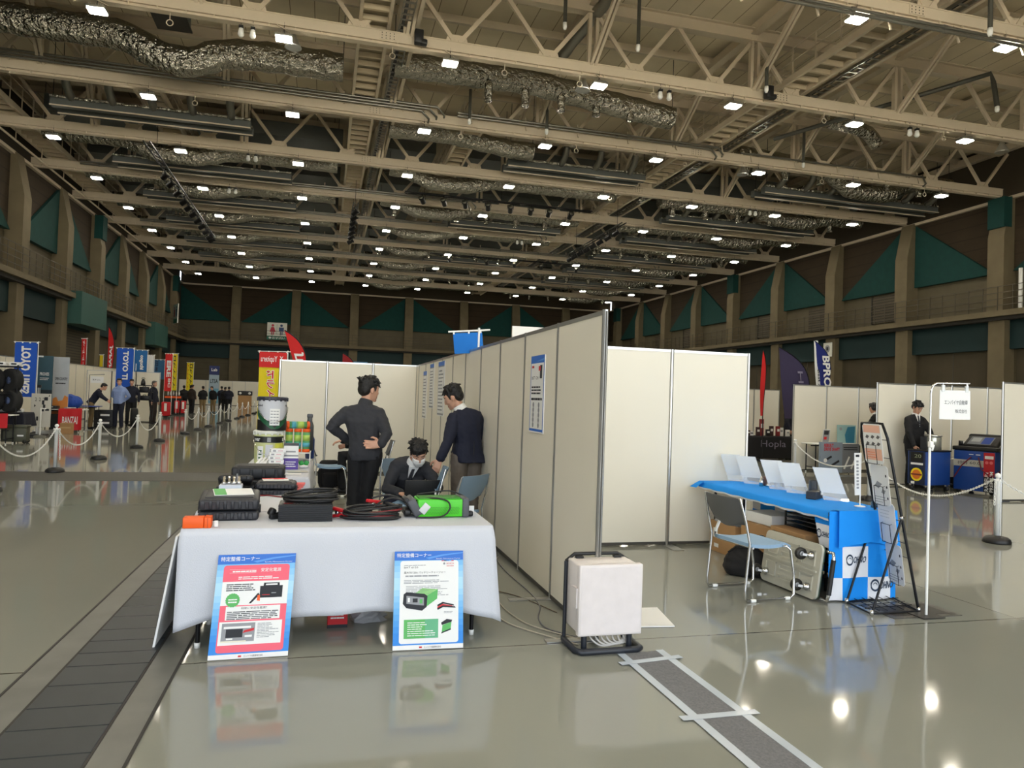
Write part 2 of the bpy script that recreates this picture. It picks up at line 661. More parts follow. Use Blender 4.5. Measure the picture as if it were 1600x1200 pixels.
# --- walls
def wall(name, kind):
    mb = MB()
    side = {'left': -1, 'right': 1}.get(kind)
    piers = PL if kind == 'left' else PR if kind == 'right' else PF
    if side:
        # wall plane x = X0, along y
        X0 = XL if kind == 'left' else XR
        F = lambda u, z, d: (X0 - side * d, u, z)      # u along wall, d out into the hall
        u0, u1 = NEARY, YF
    else:
        F = lambda u, z, d: (u, YF - d, z)
        u0, u1 = XL, XR

    def bx(ua, ub, za, zb, da, db, mt):
        a, b = F(ua, za, da), F(ub, zb, db)
        mb.span(a, b, mt)

    def slab(poly, d0, d1, mt):
        n = len(poly)
        vs_ = [F(u, z, d0) for u, z in poly] + [F(u, z, d1) for u, z in poly]
        mb.add(vs_, [tuple(range(n)), tuple(range(n, 2 * n))[::-1]] + [(i, (i + 1) % n, n + (i + 1) % n, n + i) for i in range(n)], mt)
    bx(u0, u1, 0, 8.6, -.4, 0, CONC)
    bx(u0, u1, 8.6, ZT + .1, -.4, .12, WOOD)
    bx(u0, u1, ZT + .1, 15.1, -.4, -.1, M('upper_wall', (64, 56, 43), rough=.9))
    bx(u0, u1, ZT, ZT + .14, -.1, .3, STEEL)
    # gallery slab and fascia, teal band below
    bx(u0, u1, 6.28, 6.55, -.1, 1.0, CONCL)
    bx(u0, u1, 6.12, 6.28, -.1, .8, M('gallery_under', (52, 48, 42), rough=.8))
    bx(u0, u1, 4.75, 6.12, -.1, .3, TEALD)
    n = len(piers)
    for i, p in enumerate(piers):
        if not (u0 + .3 < p < u1 - .3):
            continue
        bx(p - .44, p + .44, 0, 6.6, -.1, .62, CONCL)
        # upper pier leans outward with height
        P0 = [(p - .44, 6.55), (p + .44, 6.55), (p + .44, 10.2), (p - .44, 10.2)]
        bx(p - .44, p + .44, 6.55, 10.15, -.1, .75, CONCL)
        vs_ = [F(p - .44, 10.15, .75), F(p + .44, 10.15, .75), F(p + .44, 12.1, .35), F(p - .44, 12.1, .35), F(p - .44, 10.15, -.1), F(p + .44, 10.15, -.1), F(p + .44, 12.1, -.1), F(p - .44, 12.1, -.1)]
        q = (i + (1 if kind == 'left' else 0)) % 4
        mb.add(vs_, [(0, 1, 2, 3), (0, 3, 7, 4), (1, 5, 6, 2), (3, 2, 6, 7)], CONCL)
        if kind == 'right':
            twin, cap = (i % 2 == 1), (i % 4 == 2)
        elif kind == 'left':
            twin, cap = (i % 2 == 0), (i % 4 == 1)
        else:
            twin, cap = (i % 2 == 1), False
        if cap:
            mb.span(F(p - .45, 10.6, .3), F(p + .45, 12.05, .78), TEAL)
        nxt = piers[i + 1] if i + 1 < n else p + 5.93
        prv = piers[i - 1] if i else p - 5.93
        if twin:
            slab([(p - .46, 11.95), (p - .46, 8.5), (prv + .5, 8.5)], .0, .26, TEAL)
            slab([(p + .46, 11.95), (p + .46, 8.5), (nxt - .5, 8.5)], .0, .26, TEAL)
    if kind == 'far':
        slab([(u0 + .1, 11.9), (u0 + .1, 8.5), (PF[0] - .5, 8.5)], 0, .26, TEAL)
    # lower doors, dark recesses and louvres
    for i, p in enumerate(piers):
        a, b = p + .6, (piers[i + 1] if i + 1 < n else p + 5.9) - .6
        if a < u0 or b > u1:
            continue
        if kind == 'right':
            bx(a, b, 0, 4.72, -.05, .06, M('lower_recess', (72, 64, 47), rough=.85, var=.25, scale=1.2))
            bx((a + b) / 2 - .015, (a + b) / 2 + .015, 0, 4.72, .05, .075, SEAM)
            if i % 2 == 1:
                bx(a + .1, a + 2.3, 6.8, 8.4, -.05, .1, SHUT)
                bx(a + .05, a + .12, 6.75, 8.45, 0, .14, DARKST)
                bx(a + 2.28, a + 2.35, 6.75, 8.45, 0, .14, DARKST)
            if i % 4 == 0:
                bx(a + .1, a + 2.3, 6.8, 8.3, -.05, .1, SHUT)
        elif kind == 'left' and i % 3 == 2:
            bx(a, b - .4, 0, 4.9, -.05, .08, SHUT)
            bx(a - .2, b - .2, 4.9, 6.7, .2, 1.3, M('teal_shutter_box', (46, 88, 80), rough=.6, var=.15, scale=.8))
        else:
            bx(a, b, 0, 4.72, -.05, .05, M('lower_recess', (72, 64, 47), rough=.85, var=.25, scale=1.2))
    return structure(mb, name)


wall('wall_left', 'left')
wall('wall_right', 'right')
wall('wall_far', 'far')
mb = MB()
for a, b in (((XL - .4, NEARY - .3, 0), (DOOR[0], NEARY, 15.1)), ((DOOR[1], NEARY - .3, 0), (XR + .4, NEARY, 15.1)), ((DOOR[0], NEARY - .3, DOOR[2]), (DOOR[1], NEARY, 15.1))):
    mb.span(a, b, CONC)
structure(mb, 'wall_near')


# --- gallery railings
def railing(name, kind):
    mb = MB()
    RM = M('railing_paint', (84, 77, 62), rough=.6)
    if kind == 'far':
        F = lambda u, z: (u, YF - .95, z)
        u0, u1 = XL + 1, XR - 1
    else:
        x = XL + .95 if kind == 'left' else XR - .95
        F = lambda u, z: (x, u, z)
        u0, u1 = 14, YF - 1
    for z in (6.8, 7.1, 7.4, 7.7):
        mb.beam(F(u0, z), F(u1, z), .03, .03, RM)
    u = u0
    while u < u1:
        mb.beam(F(u, 6.55), F(u, 7.7), .03, .03, RM)
        u += .8
    return structure(mb, name)


railing('trim_5', 'left')
railing('trim_6', 'right')
railing('trim_7', 'far')
mb = MB()      # long handrail cable up at the left eaves, and downpipe on the right wall
mb.tube([(XL + .9, 30, 12.15), (XL + .9, 60, 12.15)], .05, STEEL)
for k in range(11):
    mb.tube([(XL + .9, 30 + 3 * k, 12.1), (XL + .9, 30 + 3 * k, 13.2)], .025, STEEL, n=5)
mb.tube([(XR - .5, 26.8, 6.5), (XR - .5, 26.8, 8.5)], .09, WHITE)
structure(mb, 'trim_8')

# ================================================================ ROOF TRUSSES (one thing each, shared member meshes)
TY = [22.0 + 5.93 * k for k in range(-1, 9)]
TX0, TX1 = -14.2, 31.4
ZB = 12.08


def chord_mesh(x0, x1):
    mb = MB()
    mb.span((x0, -.11, ZB + .11), (x1, .11, ZB + .40), STEEL)
    mb.span((x0, -.13, ZB + .40), (x1, .13, ZB + .43), STEEL)
    mb.span((x0, -.03, ZB + .02), (x1, .03, ZB + .11), STEEL)
    mb.span((x0, -.12, ZB), (x1, .12, ZB + .022), STEEL)
    x = x0 + .4
    while x < x1:
        mb.span((x - .01, -.108, ZB + .02), (x + .01, .108, ZB + .11), STEEL)
        x += .74
    for k in range(-7, 9):
        gx = 6.53 + 2.97 * k
        if x0 < gx < x1:
            mb.prism([(-.36, 0), (.36, 0), (.28, .26), (-.28, .26)], .03, frame((gx, .015, ZB + .42), (1, 0, 0), (0, 0, 1)), STEEL)
    for bx_ in (1.45, 15.0):      # bolted splice plates
        mb.box((bx_, -.12, ZB + .26), (.5, .03, .25), STEEL)
        for i in range(4):
            for j in range(3):
                mb.box((bx_ - .18 + .12 * i, -.138, ZB + .18 + .08 * j), (.025, .012, .025), DARKST)
    return mb.mesh('bottom_chord')


def top_mesh(x0, x1):
    mb = MB()
    mb.span((x0, -.03, ZB + 2.1), (x1, .03, ZB + 2.5), STEEL)
    mb.span((x0, -.16, ZB + 2.08), (x1, .16, ZB + 2.11), STEEL)
    mb.span((x0, -.16, ZB + 2.5), (x1, .16, ZB + 2.53), STEEL)
    return mb.mesh('top_chord')


ME_B, ME_T = chord_mesh(TX0, TX1), top_mesh(TX0, TX1)


def mem(p0, p1, w_, h_, name, dbl=0):
    mb = MB()
    if dbl:
        for s in (-dbl, dbl):
            mb.beam((p0[0] + s, p0[1], p0[2]), (p1[0] + s, p1[1], p1[2]), w_, h_, STEEL)
    else:
        mb.beam(p0, p1, w_, h_, STEEL)
    return mb.mesh(name)


ME_D1 = mem((0, 0, ZB + .45), (1.38, 0, ZB + 2.2), .10, .13, 'diagonal')
ME_D2 = mem((0, 0, ZB + .45), (-1.38, 0, ZB + 2.2), .10, .13, 'diagonal')
ME_U = mem((0, 0, ZB + .41), (0, 0, ZB + 2.2), .11, .16, 'upright', .12)
ME_K = mem((0, -.05, ZB + .38), (.25, -2.75, ZB + 2.75), .09, .12, 'brace', .07)
NEAR = [22.0 + 5.93 * k for k in range(-4, -1)]       # overhead, out of the top of the frame
for i, ty in enumerate(TY + NEAR):
    lab = f'beige steel roof truss across the hall, {ORD[i]} from the camera' if i < len(TY) else f'beige roof truss above the frame, {ORD[i - len(TY)]} from the hall door'
    t = thing('roof_truss', lab, 'roof truss', (0, ty, 0), 0, 'roof trusses')
    part('bottom_chord', ME_B, t)
    part('top_chord', ME_T, t)
    for k in range(-7, 9):
        gx = 6.53 + 2.97 * k
        if TX0 + .2 < gx < TX1 - .2:
            part('diagonal', ME_D1, t, (gx + .08, 0, 0))
            part('diagonal', ME_D2, t, (gx - .08, 0, 0))
    for k in range(-3, 5):
        ux = 8.02 + 5.94 * k
        if TX0 < ux < TX1:
            part('upright', ME_U, t, (ux, 0, 0))
            if (i % 2 == 1 or i < 4) and i < len(TY):
                part('brace', ME_K, t, (ux, 0, 0))

# ================================================================ HIGH-BAY LAMPS: 9 or fewer on every truss
mbh = MB()
mbh.rbox((0, 0, .05), (.5, .42, .07), ALU, r=.015)
for k in range(7):
    mbh.box((-.18 + .06 * k, 0, .11), (.012, .36, .06), ALU)
ME_LH = mbh.mesh('housing')
mbl = MB()
mbl.rbox((0, 0, 0), (.44, .36, .035), LAMP, r=.01)
ME_LL = mbl.mesh('lens')
mbr = MB()
mbr.tube([(0, 0, .13), (0, 0, .5)], .012, DARKST, n=5)
mbr.beam((-.2, 0, .13), (.2, 0, .13), .03, .015, DARKST)
mbr.beam((-.2, -.2, .3), (.2, .2, .3), .03, .02, STEEL)
ME_LR = mbr.mesh('hanger')
LX = [-11.3 + 4.885 * k for k in range(9)]
for i, ty in enumerate(TY + NEAR):
    for k, x in enumerate(LX):
        t = thing('high_bay_lamp', f'lit lamp above the frame, {ORD[k]} from the left wall, {ORD[i - len(TY)]} row from the door' if i >= len(TY) else f'lit square lamp, {ORD[k]} from the left wall on the {ORD[i]} truss from the camera', 'ceiling lamp', (x, ty - .1, 11.78), 0, 'high-bay lamps under the trusses')
        part('lens', ME_LL, t)
        part('housing', ME_LH, t)
        part('hanger', ME_LR, t)

# ================================================================ CATWALKS along the hall above the bottom chords
def catwalk_mesh(wd, y0, y1):
    mb = MB()
    for s in (-1, 1):
        mb.span((s * wd / 2 - .05, y0, 12.72), (s * wd / 2 + .05, y1, 12.94), STEEL)
    mb.span((-wd / 2, y0, 12.93), (wd / 2, y1, 12.95), M('catwalk_grating', (150, 138, 116), rough=.6))
    y = y0
    while y < y1:
        mb.span((-wd / 2, y, 12.76), (wd / 2, y + .09, 12.92), M('catwalk_rung', (205, 190, 162), rough=.5))
        y += .62
    return mb


def rail_mesh(wd, y0, y1):
    mb = MB()
    for s in (-1, 1):
        for z in (13.4, 13.85):
            mb.span((s * wd / 2 - .018, y0, z), (s * wd / 2 + .018, y1, z + .035), STEEL)
        y = y0
        while y < y1:
            mb.span((s * wd / 2 - .018, y, 12.9), (s * wd / 2 + .018, y + .036, 13.88), STEEL)
            y += 1.2
    return mb


CW = [(-13.2, 1.0, 'left wall catwalk, steel walkway hung along the left eaves'), (-6.9, .9, 'steel catwalk above the black spotlight batten on the left'), (1.05, .85, 'steel catwalk running straight away above the camera'), (5.6, .8, 'steel catwalk between the central walkway and the cable ladder on the right'), (15.55, .95, 'steel catwalk on the right with railings seen from below'), (25.5, .9, 'rightmost steel catwalk near the right wall')]
for i, (x, wd, lab) in enumerate(CW):
    y0 = 7.0 if i in (2, 4) else 29.5
    t = thing('catwalk', lab, 'catwalk', (x, 0, 0), 0, 'roof catwalks')
    catwalk_mesh(wd, y0, 77).build('walkway', t)
    rail_mesh(wd, y0, 77).build('railing', t)

# cable ladders beside two of the catwalks
for x, lab in ((1.95, 'metal cable ladder beside the central catwalk'), (16.5, 'metal cable ladder beside the right-hand catwalk')):
    mb = MB()
    for s in (-.17, .17):
        mb.span((x + s - .015, 7, 12.72), (x + s + .015, 70, 12.82), GALV)
    y = 7
    while y < 70:
        mb.span((x - .17, y, 12.72), (x + .17, y + .05, 12.76), GALV)
        y += .33
    mb.span((x - .12, 7, 12.77), (x - .02, 70, 12.83), BLACK)
    mb.span((x + .3, 7, 12.75), (x + .42, 70, 12.95), STEEL)
    o = mb.build('cable_ladder')
    tag(o, lab, 'cable ladder', 'cable ladders')


# ================================================================ AIR DUCTS
def octo(pts, r, name, parent=None, mat=FOIL, n=8, flat=1.0):
    """bulging wrapped duct: resampled path with seams every half metre"""
    P = []
    pts = [V(p) for p in pts]
    for a, b in zip(pts, pts[1:]):
        L = (b - a).length
        k = max(1, int(L / .28))
        for i in range(k):
            P.append(a.lerp(b, i / k))
    P.append(pts[-1])
    for _ in range(2):
        P = [P[0]] + [(P[i - 1] + P[i] * 2 + P[i + 1]) / 4 for i in range(1, len(P) - 1)] + [P[-1]]
    rr = [r * (1 + (.05 if i % 3 == 1 else -.03) + .03 * noise.noise((i * .7, r, 3.1))) for i in range(len(P))]
    mb = MB()
    mb.tube(P, rr, mat, n=n)
    return mb


def flex(x, y0, z0, y1, z1, r=.15):
    mb = MB()
    mb.tube([(x, y0, z0), (x, y0 + (y1 - y0) * .15, z0 - (z0 - z1) * .5), (x, y0 + (y1 - y0) * .5, z1 + .12), (x, y1, z1)], r, M('flex_hose', (132, 130, 122), rough=.35, metal=.8), n=10)
    return mb


HANG = []


def duct(lab, pts, r, drops=()):
    t = thing('air_duct', lab, 'air duct', (0, 0, 0), 0, 'foil-wrapped air ducts')
    octo(pts, r, 'trunk').build('trunk', t)
    HANG.extend((pts[0], pts[-1]))
    for (x, y, z0, z1) in drops:
        mb = MB()
        mb.tube([(x, y, z0), (x, y, (z0 + z1) / 2), (x, y, z1)], [.14, .16, .13], FOIL, n=10)
        mb.lathe([(.13, 0), (.15, -.05), (.14, -.08)], FOIL, 12, (x, y, z1))
        mb.build('nozzle', t)
    return t


duct('foil-wrapped duct with a sagging bend, high on the left behind the second truss', [(-14, 25, 12.75), (-9.95, 25, 12.62), (-6.4, 25, 12.6), (-5.6, 25, 12.1), (-4.5, 25, 11.95), (-3.7, 25, 12.45), (-2.2, 25, 12.55), (.2, 25, 12.55)], .49)
duct('foil-wrapped duct right of the central catwalk, behind the second truss', [(1.9, 25, 12.95), (6.8, 25, 13.0), (9.5, 25, 12.7), (12.4, 25, 12.4)], .45, [(5.2 + 1.35 * k, 24.8, 12.7, 12.1) for k in range(5)])
duct('foil-wrapped duct with hanging nozzles at the right, behind the third truss', [(18.0, 29.6, 13.2), (23, 29.8, 13.1), (24.4, 29.9, 12.25), (26.6, 29.9, 12.25), (27.9, 30, 13.0), (30.4, 30, 13.1)], .42, [(18.6 + 1.9 * k, 29.5, 13.0, 12.3) for k in range(6)])
duct('foil-wrapped duct in the middle, behind the third truss', [(2.2, 30.6, 12.75), (4.7, 30.6, 12.8), (7.4, 30.6, 12.5), (8.5, 30.6, 12.5)], .4)
for j, yy in enumerate([35.9, 41.8, 47.7, 53.7, 59.6, 65.5, 71.4]):
    duct(f'far foil-wrapped duct on the left, bay behind the {ORD[j + 3]} truss', [(-12.4, yy, 12.75), (-9, yy, 12.75), (-7.9, yy, 12.22), (-5.9, yy, 12.22), (-4.8, yy, 12.6), (.2, yy, 12.6)], .42)
    duct(f'far foil-wrapped duct in the middle, bay behind the {ORD[j + 3]} truss', [(2.7, yy, 12.75), (3.6, yy, 12.7), (4.7, yy, 12.22), (6.6, yy, 12.22), (7.8, yy, 12.6), (14.6, yy, 12.6)], .4, [(3.5 + 1.8 * k, yy, 12.4, 11.95) for k in range(6)] if j % 2 else ())
    duct(f'far foil-wrapped duct on the right, bay behind the {ORD[j + 3]} truss', [(17.2, yy, 12.6), (23.3, yy, 12.65), (24.5, yy, 12.22), (26.6, yy, 12.22), (27.7, yy, 12.6), (30, yy, 12.6)], .42, [(18 + 2 * k, yy, 12.3, 11.9) for k in range(6)] if j % 2 == 0 else ())
# round duct elbow and slanting drain pipes at upper right
t = thing('exhaust_pipe', 'grey round pipe rising steeply to the roof deck, top centre', 'pipe', (0, 0, 0))
octo([(7.6, 24.0, 13.6), (7.7, 23.3, 13.75), (8.6, 20.5, 14.75)], .2, 'pipe', mat=GALV, n=12).build('pipe', t)
tag(octo([(19.2, 25, 13.2), (21.0, 25.2, 13.2), (21.8, 25.3, 13.0), (22.0, 25.4, 12.7)], .28, 'duct').build('duct_elbow'), 'short silver duct elbow near the right catwalk', 'air duct')
t = thing('drain_pipe', 'dark grey pipe with a bent end dropping under the roof, upper right', 'pipe', (0, 0, 0))
mb = MB()
mb.tube([(17.5, 26.0, 12.6), (22.0, 21.2, 13.6), (22.6, 20.6, 13.75), (22.62, 20.5, 13.4), (22.7, 20.4, 12.5)], .085, M('pipe_grey', (92, 92, 86), rough=.4, metal=.5), n=10)
mb.build('pipe', t)
mb = MB()
mb.lathe([(.07, 0), (.085, -.12), (.05, -.2)], WHITE, 10, (22.7, 20.4, 12.5))
mb.build('nozzle', t)
PG = MATS['pipe_grey']
for i, (x, y, z1, z0, lab) in enumerate([(6.6, 20.6, 15, 12.9, 'first hanging sprinkler pipe right of the central catwalk'), (9.0, 20.6, 15, 12.6, 'second hanging sprinkler pipe right of the central catwalk'), (16.3, 14.9, 14.9, 11.5, 'hanging sprinkler pipe beside the bolted splice at the top right'), (14.0, 21.3, 13.2, 12.3, 'short sprinkler pipe under the right-hand catwalk'), (19.8, 27.2, 13.6, 12.2, 'hanging sprinkler pipe before the third truss, right half'), (8.1, 27.2, 13.4, 12.2, 'hanging sprinkler pipe before the third truss, middle'), (5.0, 27.2, 13.4, 12.2, 'hanging sprinkler pipe before the third truss, left of the middle one')]):
    t = thing('sprinkler_pipe', lab, 'pipe', (x, y, z0), 0, 'hanging sprinkler pipes')
    mb = MB(); mb.tube([(0, 0, 0), (0, 0, z1 - z0)], .06, PG, n=8); mb.build('pipe', t)
    mb = MB(); mb.lathe([(.065, .05), (.07, -.08), (.04, -.16)], WHITE, 10); mb.build('nozzle', t)

# grey sheet-metal duct at the very top left
t = thing('air_duct', 'wide dark grey flat duct in the top left corner with strap seams', 'air duct', (0, 0, 0))
mb = MB()
mb.box((-9.6, 23.55, 13.65), (8.6, 1.2, .75), GREYD)
for k in range(6):
    mb.box((-13.4 + 1.55 * k, 23.55, 13.65), (.05, 1.24, .79), DARKST)
mb.build('trunk', t)
mb = MB()
mb.box((-4.9, 23.7, 13.05), (.9, .9, .85), GREYD)
mb.box((-4.9, 23.7, 12.62), (1.0, 1.0, .05), DARKST)
mb.build('outlet_box', t)

for j in range(3, 10):  # added duct-like boards: they hide the bright deck to darken the far bays
    yy = TY[j] + 3.3
    t = thing('air_duct', f'added dark grey board hiding the far deck, behind the {ORD[j]} truss from the camera', 'air duct', (0, 0, 0), 0, 'added boards hiding the far deck')
    mb = MB()
    for a, b in ((-12.3, -7.6), (-6.2, .4), (2.5, 4.9), (6.3, 14.8), (16.9, 24.8), (26.2, 30.5)):
        mb.span((a, yy - 1.7, 13.55), (b, yy + 1.7, 14.2), GREYD)
    mb.build('trunk', t)
    HANG.extend((x, yy, 14.19) for x in (-12, -8, -5, 0, 3, 4.5, 7, 14, 17.5, 24, 27, 30))

# hanging linear diffusers: grey boards with foil-edged ribs
def plenum(lab, x0, x1, y, z, hoses=5):
    t = thing('linear_diffuser', lab, 'air diffuser', (0, 0, 0), 0, 'hanging linear diffusers')
    mb = MB()
    mb.box(((x0 + x1) / 2, y, z), (x1 - x0, .34, .3), GREYD)
    mb.box(((x0 + x1) / 2, y + .9, z + .05), (x1 - x0, .34, .3), GREYD)
    mb.build('board', t)
    mb = MB()
    for dy in (-.2, .7):
        P = [(x0 + (x1 - x0) * k / 24, y + dy, z + .17 + .02 * noise.noise((k, dy, z))) for k in range(25)]
        mb.tube(P, [.06 + .02 * abs(noise.noise((k * 1.7, y, 0))) for k in range(25)], FOIL, n=6)
        mb.box(((x0 + x1) / 2, y + dy, z - .16), (x1 - x0, .05, .04), STEEL)
    mb.build('foil_edge', t)
    for k in range(hoses):
        x = x0 + (x1 - x0) * (k + .5) / hoses
        flex(x, y - .9, z + .75, y, z + .15).build('hose', t)
    for x in (x0 + .1, x1 - .1):
        HANG.extend(((x, y - .14, z), (x, y + .8, z)))


plenum('grey linear diffuser with foil edges at left, behind the third truss', -10.5, -3.3, 31, 12.3)
plenum('grey linear diffuser in the middle, behind the fourth truss', 7.7, 14.5, 32.0, 12.35, 4)
plenum('grey linear diffuser with curved hoses at right, behind the third truss', 20.6, 31.0, 31.4, 12.3, 7)
for j, yy in enumerate([37.5, 43.4, 49.3, 55.3, 61.2]):
    plenum(f'far grey linear diffuser on the left, bay behind the {ORD[j + 3]} truss', -10, -2, yy, 12.2, 0)
    plenum(f'far grey linear diffuser on the right, bay behind the {ORD[j + 3]} truss', 18.5, 28, yy, 12.15, 5 if j < 2 else 0)
    if j % 2:
        plenum(f'far grey linear diffuser in the middle, bay behind the {ORD[j + 3]} truss', 7, 14, yy, 12.2, 0)

# conduit pipes along the chords
def conduit(lab, x0, x1, y, z, n=3, hang=2.2):
    t = thing('conduit_pipes', lab, 'pipes', (0, 0, 0), 0, 'conduits along the trusses')
    for k in range(n):
        mb = MB()
        zz = z - .11 * k
        mb.tube([(x0, y, zz), (x1 - .5 - .3 * k, y, zz), (x1 - .2 - .3 * k, y + .1, zz - .25), (x1 - .2 - .3 * k, y + .3, zz - .35)], .045, GALV, n=8)
        x = x0 + .8
        while x < x1 - 1:
            mb.tube([(x, y, zz), (x + .1, y, zz)], .062, GALV, n=8)
            x += 2.9
        mb.build('pipe', t)
    x = x0 + .6
    while x < x1:
        MB().beam((x, y + .08, z - .3), (x, y + .25, z + .25), .05, .04, STEEL).build('bracket', t)
        x += hang


conduit('three grey conduit pipes along the third truss, left half', -13.5, 4.3, TY[2] - .3, 12.72)
conduit('two grey conduit pipes along the third truss, middle', 4.6, 16.4, TY[2] - .3, 12.6, 2)
conduit('one grey conduit pipe along the third truss, right half', 17.0, 27.0, TY[2] - .3, 12.5, 1)
conduit('two thick pipes slanting under the first truss at the top right', 9.0, 22.0, TY[0] - .4, 11.85, 2)
conduit('conduit pipes along the fifth truss, left half', -12, 8, TY[4] - .3, 12.5, 2)
conduit('conduit pipes along the sixth truss, middle', -6, 14, TY[5] - .3, 12.5, 2)

for k in (6, 7, 8):
    conduit(f'conduit pipes along the {ORD[k]} truss', -12 + 3 * (k - 6), 20 + 2 * k % 7, TY[k] - .3, 12.45, 2)

# loudspeakers, ring hooks, twin emergency lamps, bell lamps
for (x, lab) in ((2.35, 'small black loudspeaker on the second truss, by the central catwalk'), (14.35, 'small black loudspeaker on the second truss, by the right catwalk')):
    t = thing('ceiling_speaker', lab, 'loudspeaker', (x, TY[1] - .32, 12.35), 0, 'truss loudspeakers')
    mb = MB(); mb.rbox((0, 0, 0), (.26, .24, .42), BLACK, r=.03); mb.build('cabinet', t)
    mb = MB(); mb.rbox((.15, -.02, -.15), (.2, .2, .16), BLACK, r=.03); mb.build('horn', t)
    mb = MB(); mb.beam((0, .1, .1), (0, .25, .25), .05, .05, BLACKM); mb.build('bracket', t)
ring = MB()
ring.tube([(.085 * cos(2 * pi * k / 16), 0, .085 * sin(2 * pi * k / 16)) for k in range(16)], .014, STEEL, n=6, closed=True)
ring.tube([(0, 0, .085), (0, 0, .3)], .012, STEEL, n=5)
ME_RING = ring.mesh('ring_hook')
rings = [(1, -4.6), (1, 1.6), (1, 5.1), (1, 7.6), (1, 10.2), (1, 16.8), (1, 22.0), (2, -4.9), (2, 4.8), (2, 9.6), (2, 14.5), (2, 21.3), (2, 26.9), (3, 13.5), (3, 20.4), (3, 26.0)]
cnt = {}
for ti, x in rings:
    cnt[ti] = cnt.get(ti, 0) + 1
    o = bpy.data.objects.new('ring_hook', ME_RING); COL.objects.link(o)
    o.location = (x, TY[ti] - .02, ZB - .28)
    tag(o, f'pale ring hook under the {ORD[ti]} truss from the camera, {ORD[cnt[ti] - 1]} from the left', 'hook', 'ring hooks under the trusses')
tw_h, tw_l = MB(), MB()
for s in (-.16, .16):
    tw_h.box((s, 0, .12), (.12, .12, .08), BLACK)
    tw_h.tube([(s, 0, .16), (s, 0, .5)], .01, DARKST, n=5)
    tw_l.lathe([(.06, .08), (.075, 0), (.09, -.1), (.05, -.16)], WHITE, 12, (s, 0, 0))
ME_TH, ME_TL = tw_h.mesh('socket'), tw_l.mesh('bulb')
for ti, x, lab in [(1, -2.55, 'left of the first splice'), (1, 10.6, 'in the middle'), (1, 20.6, 'in the right half'), (2, -13.0, 'near the left wall'), (3, -3.5, 'left of the central catwalk'), (3, 21.6, 'right of the catwalk'), (4, -5.0, 'left part'), (5, 12.0, 'middle part')]:
    t = thing('emergency_lamp', f'pair of small white bulbs under the {ORD[ti]} truss, {lab}', 'lamp', (x, TY[ti] - .05, 11.85), 0, 'twin emergency bulbs')
    part('socket', ME_TH, t); part('bulb', ME_TL, t)
bl = MB()
bl.tube([(0, 0, .3), (0, 0, .42), (0, -.45, .45)], .02, DARKST, n=6)
bl.lathe([(.05, .3), (.09, .2), (.13, .1), (.24, -.12), (.25, -.16), (.2, -.15)], ALU, 18)
ME_BL = bl.mesh('bell_lamp')
for ti, x, lab in [(1, -1.3, 'beside the second lamp from the left'), (1, 7.9, 'beside the middle lamp'), (2, 17.6, 'left of the right catwalk end'), (1, 25.3, 'near the right wall')]:
    o = bpy.data.objects.new('bell_lamp', ME_BL); COL.objects.link(o)
    o.location = (x, TY[ti] + .5, 12.0)
    tag(o, f'unlit bell-shaped metal lamp by the {ORD[ti]} truss, {lab}', 'lamp', 'unlit bell lamps')

# stage-light battens
def spot_meshes():
    a = MB()
    rot = Matrix.Rotation(R(55), 3, 'X')
    a.lathe([(.06, -.2), (.13, -.18), (.13, .12), (.16, .14), (.16, .2)], BLACKM, 14, (0, 0, -.28), rot)
    b = MB()
    b.lathe([(.1, .2), (.14, .205)], M('spot_lens', (190, 186, 170), rough=.1, metal=.6), 14, (0, 0, -.28), rot)
    c = MB()
    c.tube([(-.17, 0, -.28), (-.17, 0, -.05), (.17, 0, -.05), (.17, 0, -.28)], .012, BLACKM, n=5)
    c.box((0, 0, -.01), (.05, .06, .1), BLACKM)
    return a.mesh('lamp_body'), b.mesh('lens'), c.mesh('yoke')


SP = spot_meshes()


def batten(lab, p0, p1, spots, slab_, ladder=True):
    p0, p1 = V(p0), V(p1)
    t = thing('light_batten', lab, 'lighting batten', p0, 0, 'black lighting battens')
    d = p1 - p0
    s = d.normalized().cross(V((0, 0, 1))).normalized() * .12
    mb = MB()
    for k in (-1, 1):
        mb.tube([s * k, d + s * k], .035, BLACKM, n=6)
    n = int(d.length / .5)
    for i in range(n):
        a = d * (i / n); b = d * ((i + 1) / n)
        mb.tube([a - s, b + s], .02, GALV if i % 4 == 0 else BLACKM, n=5)
    mb.build('frame', t)
    HANG.extend(p0 + d * f for f in (.1, .5, .82))
    for i, f in enumerate(spots):
        q = p0 + d * f
        u = thing('spotlight', f'{slab_}, {ORD[i]} from its near or left end', 'spotlight', q - V((0, 0, .06)), (i * 1.3) % 1.2 - .6 + (pi / 2 if abs(d.y) > abs(d.x) else 0), 'black stage spotlights')
        part('lamp_body', SP[0], u); part('lens', SP[1], u); part('yoke', SP[2], u)


batten('black lighting batten receding along the left side of the hall', (-7.25, 31.5, 11.35), (-7.3, 49.6, 11.3), [.2, .27, .36, .45, .52, .6, .68, .76, .84, .92, .97], 'black spotlight on the left batten')
batten('black lighting batten receding near the central catwalk', (1.2, 38, 11.4), (1.2, 47, 11.4), [.08, .22, .36, .5, .64, .78, .92], 'black spotlight on the central receding batten')
batten('black lighting batten spanning across before the fifth truss', (3.6, 37.2, 12.0), (13.8, 37.2, 11.95), [.09, .2, .31, .43, .55, .66, .76, .88], 'black spotlight on the crosswise batten')
batten('black lighting batten receding in the right half of the hall', (15.35, 36.3, 11.3), (15.45, 46, 11.3), [.12, .25, .38, .5, .62, .74, .86, .95], 'black spotlight on the right receding batten')
batten('far black lighting batten spanning across before the seventh truss', (7.0, 52.0, 11.9), (21.0, 52.0, 11.9), [.1, .3, .45, .6, .8], 'black spotlight on the far crosswise batten')
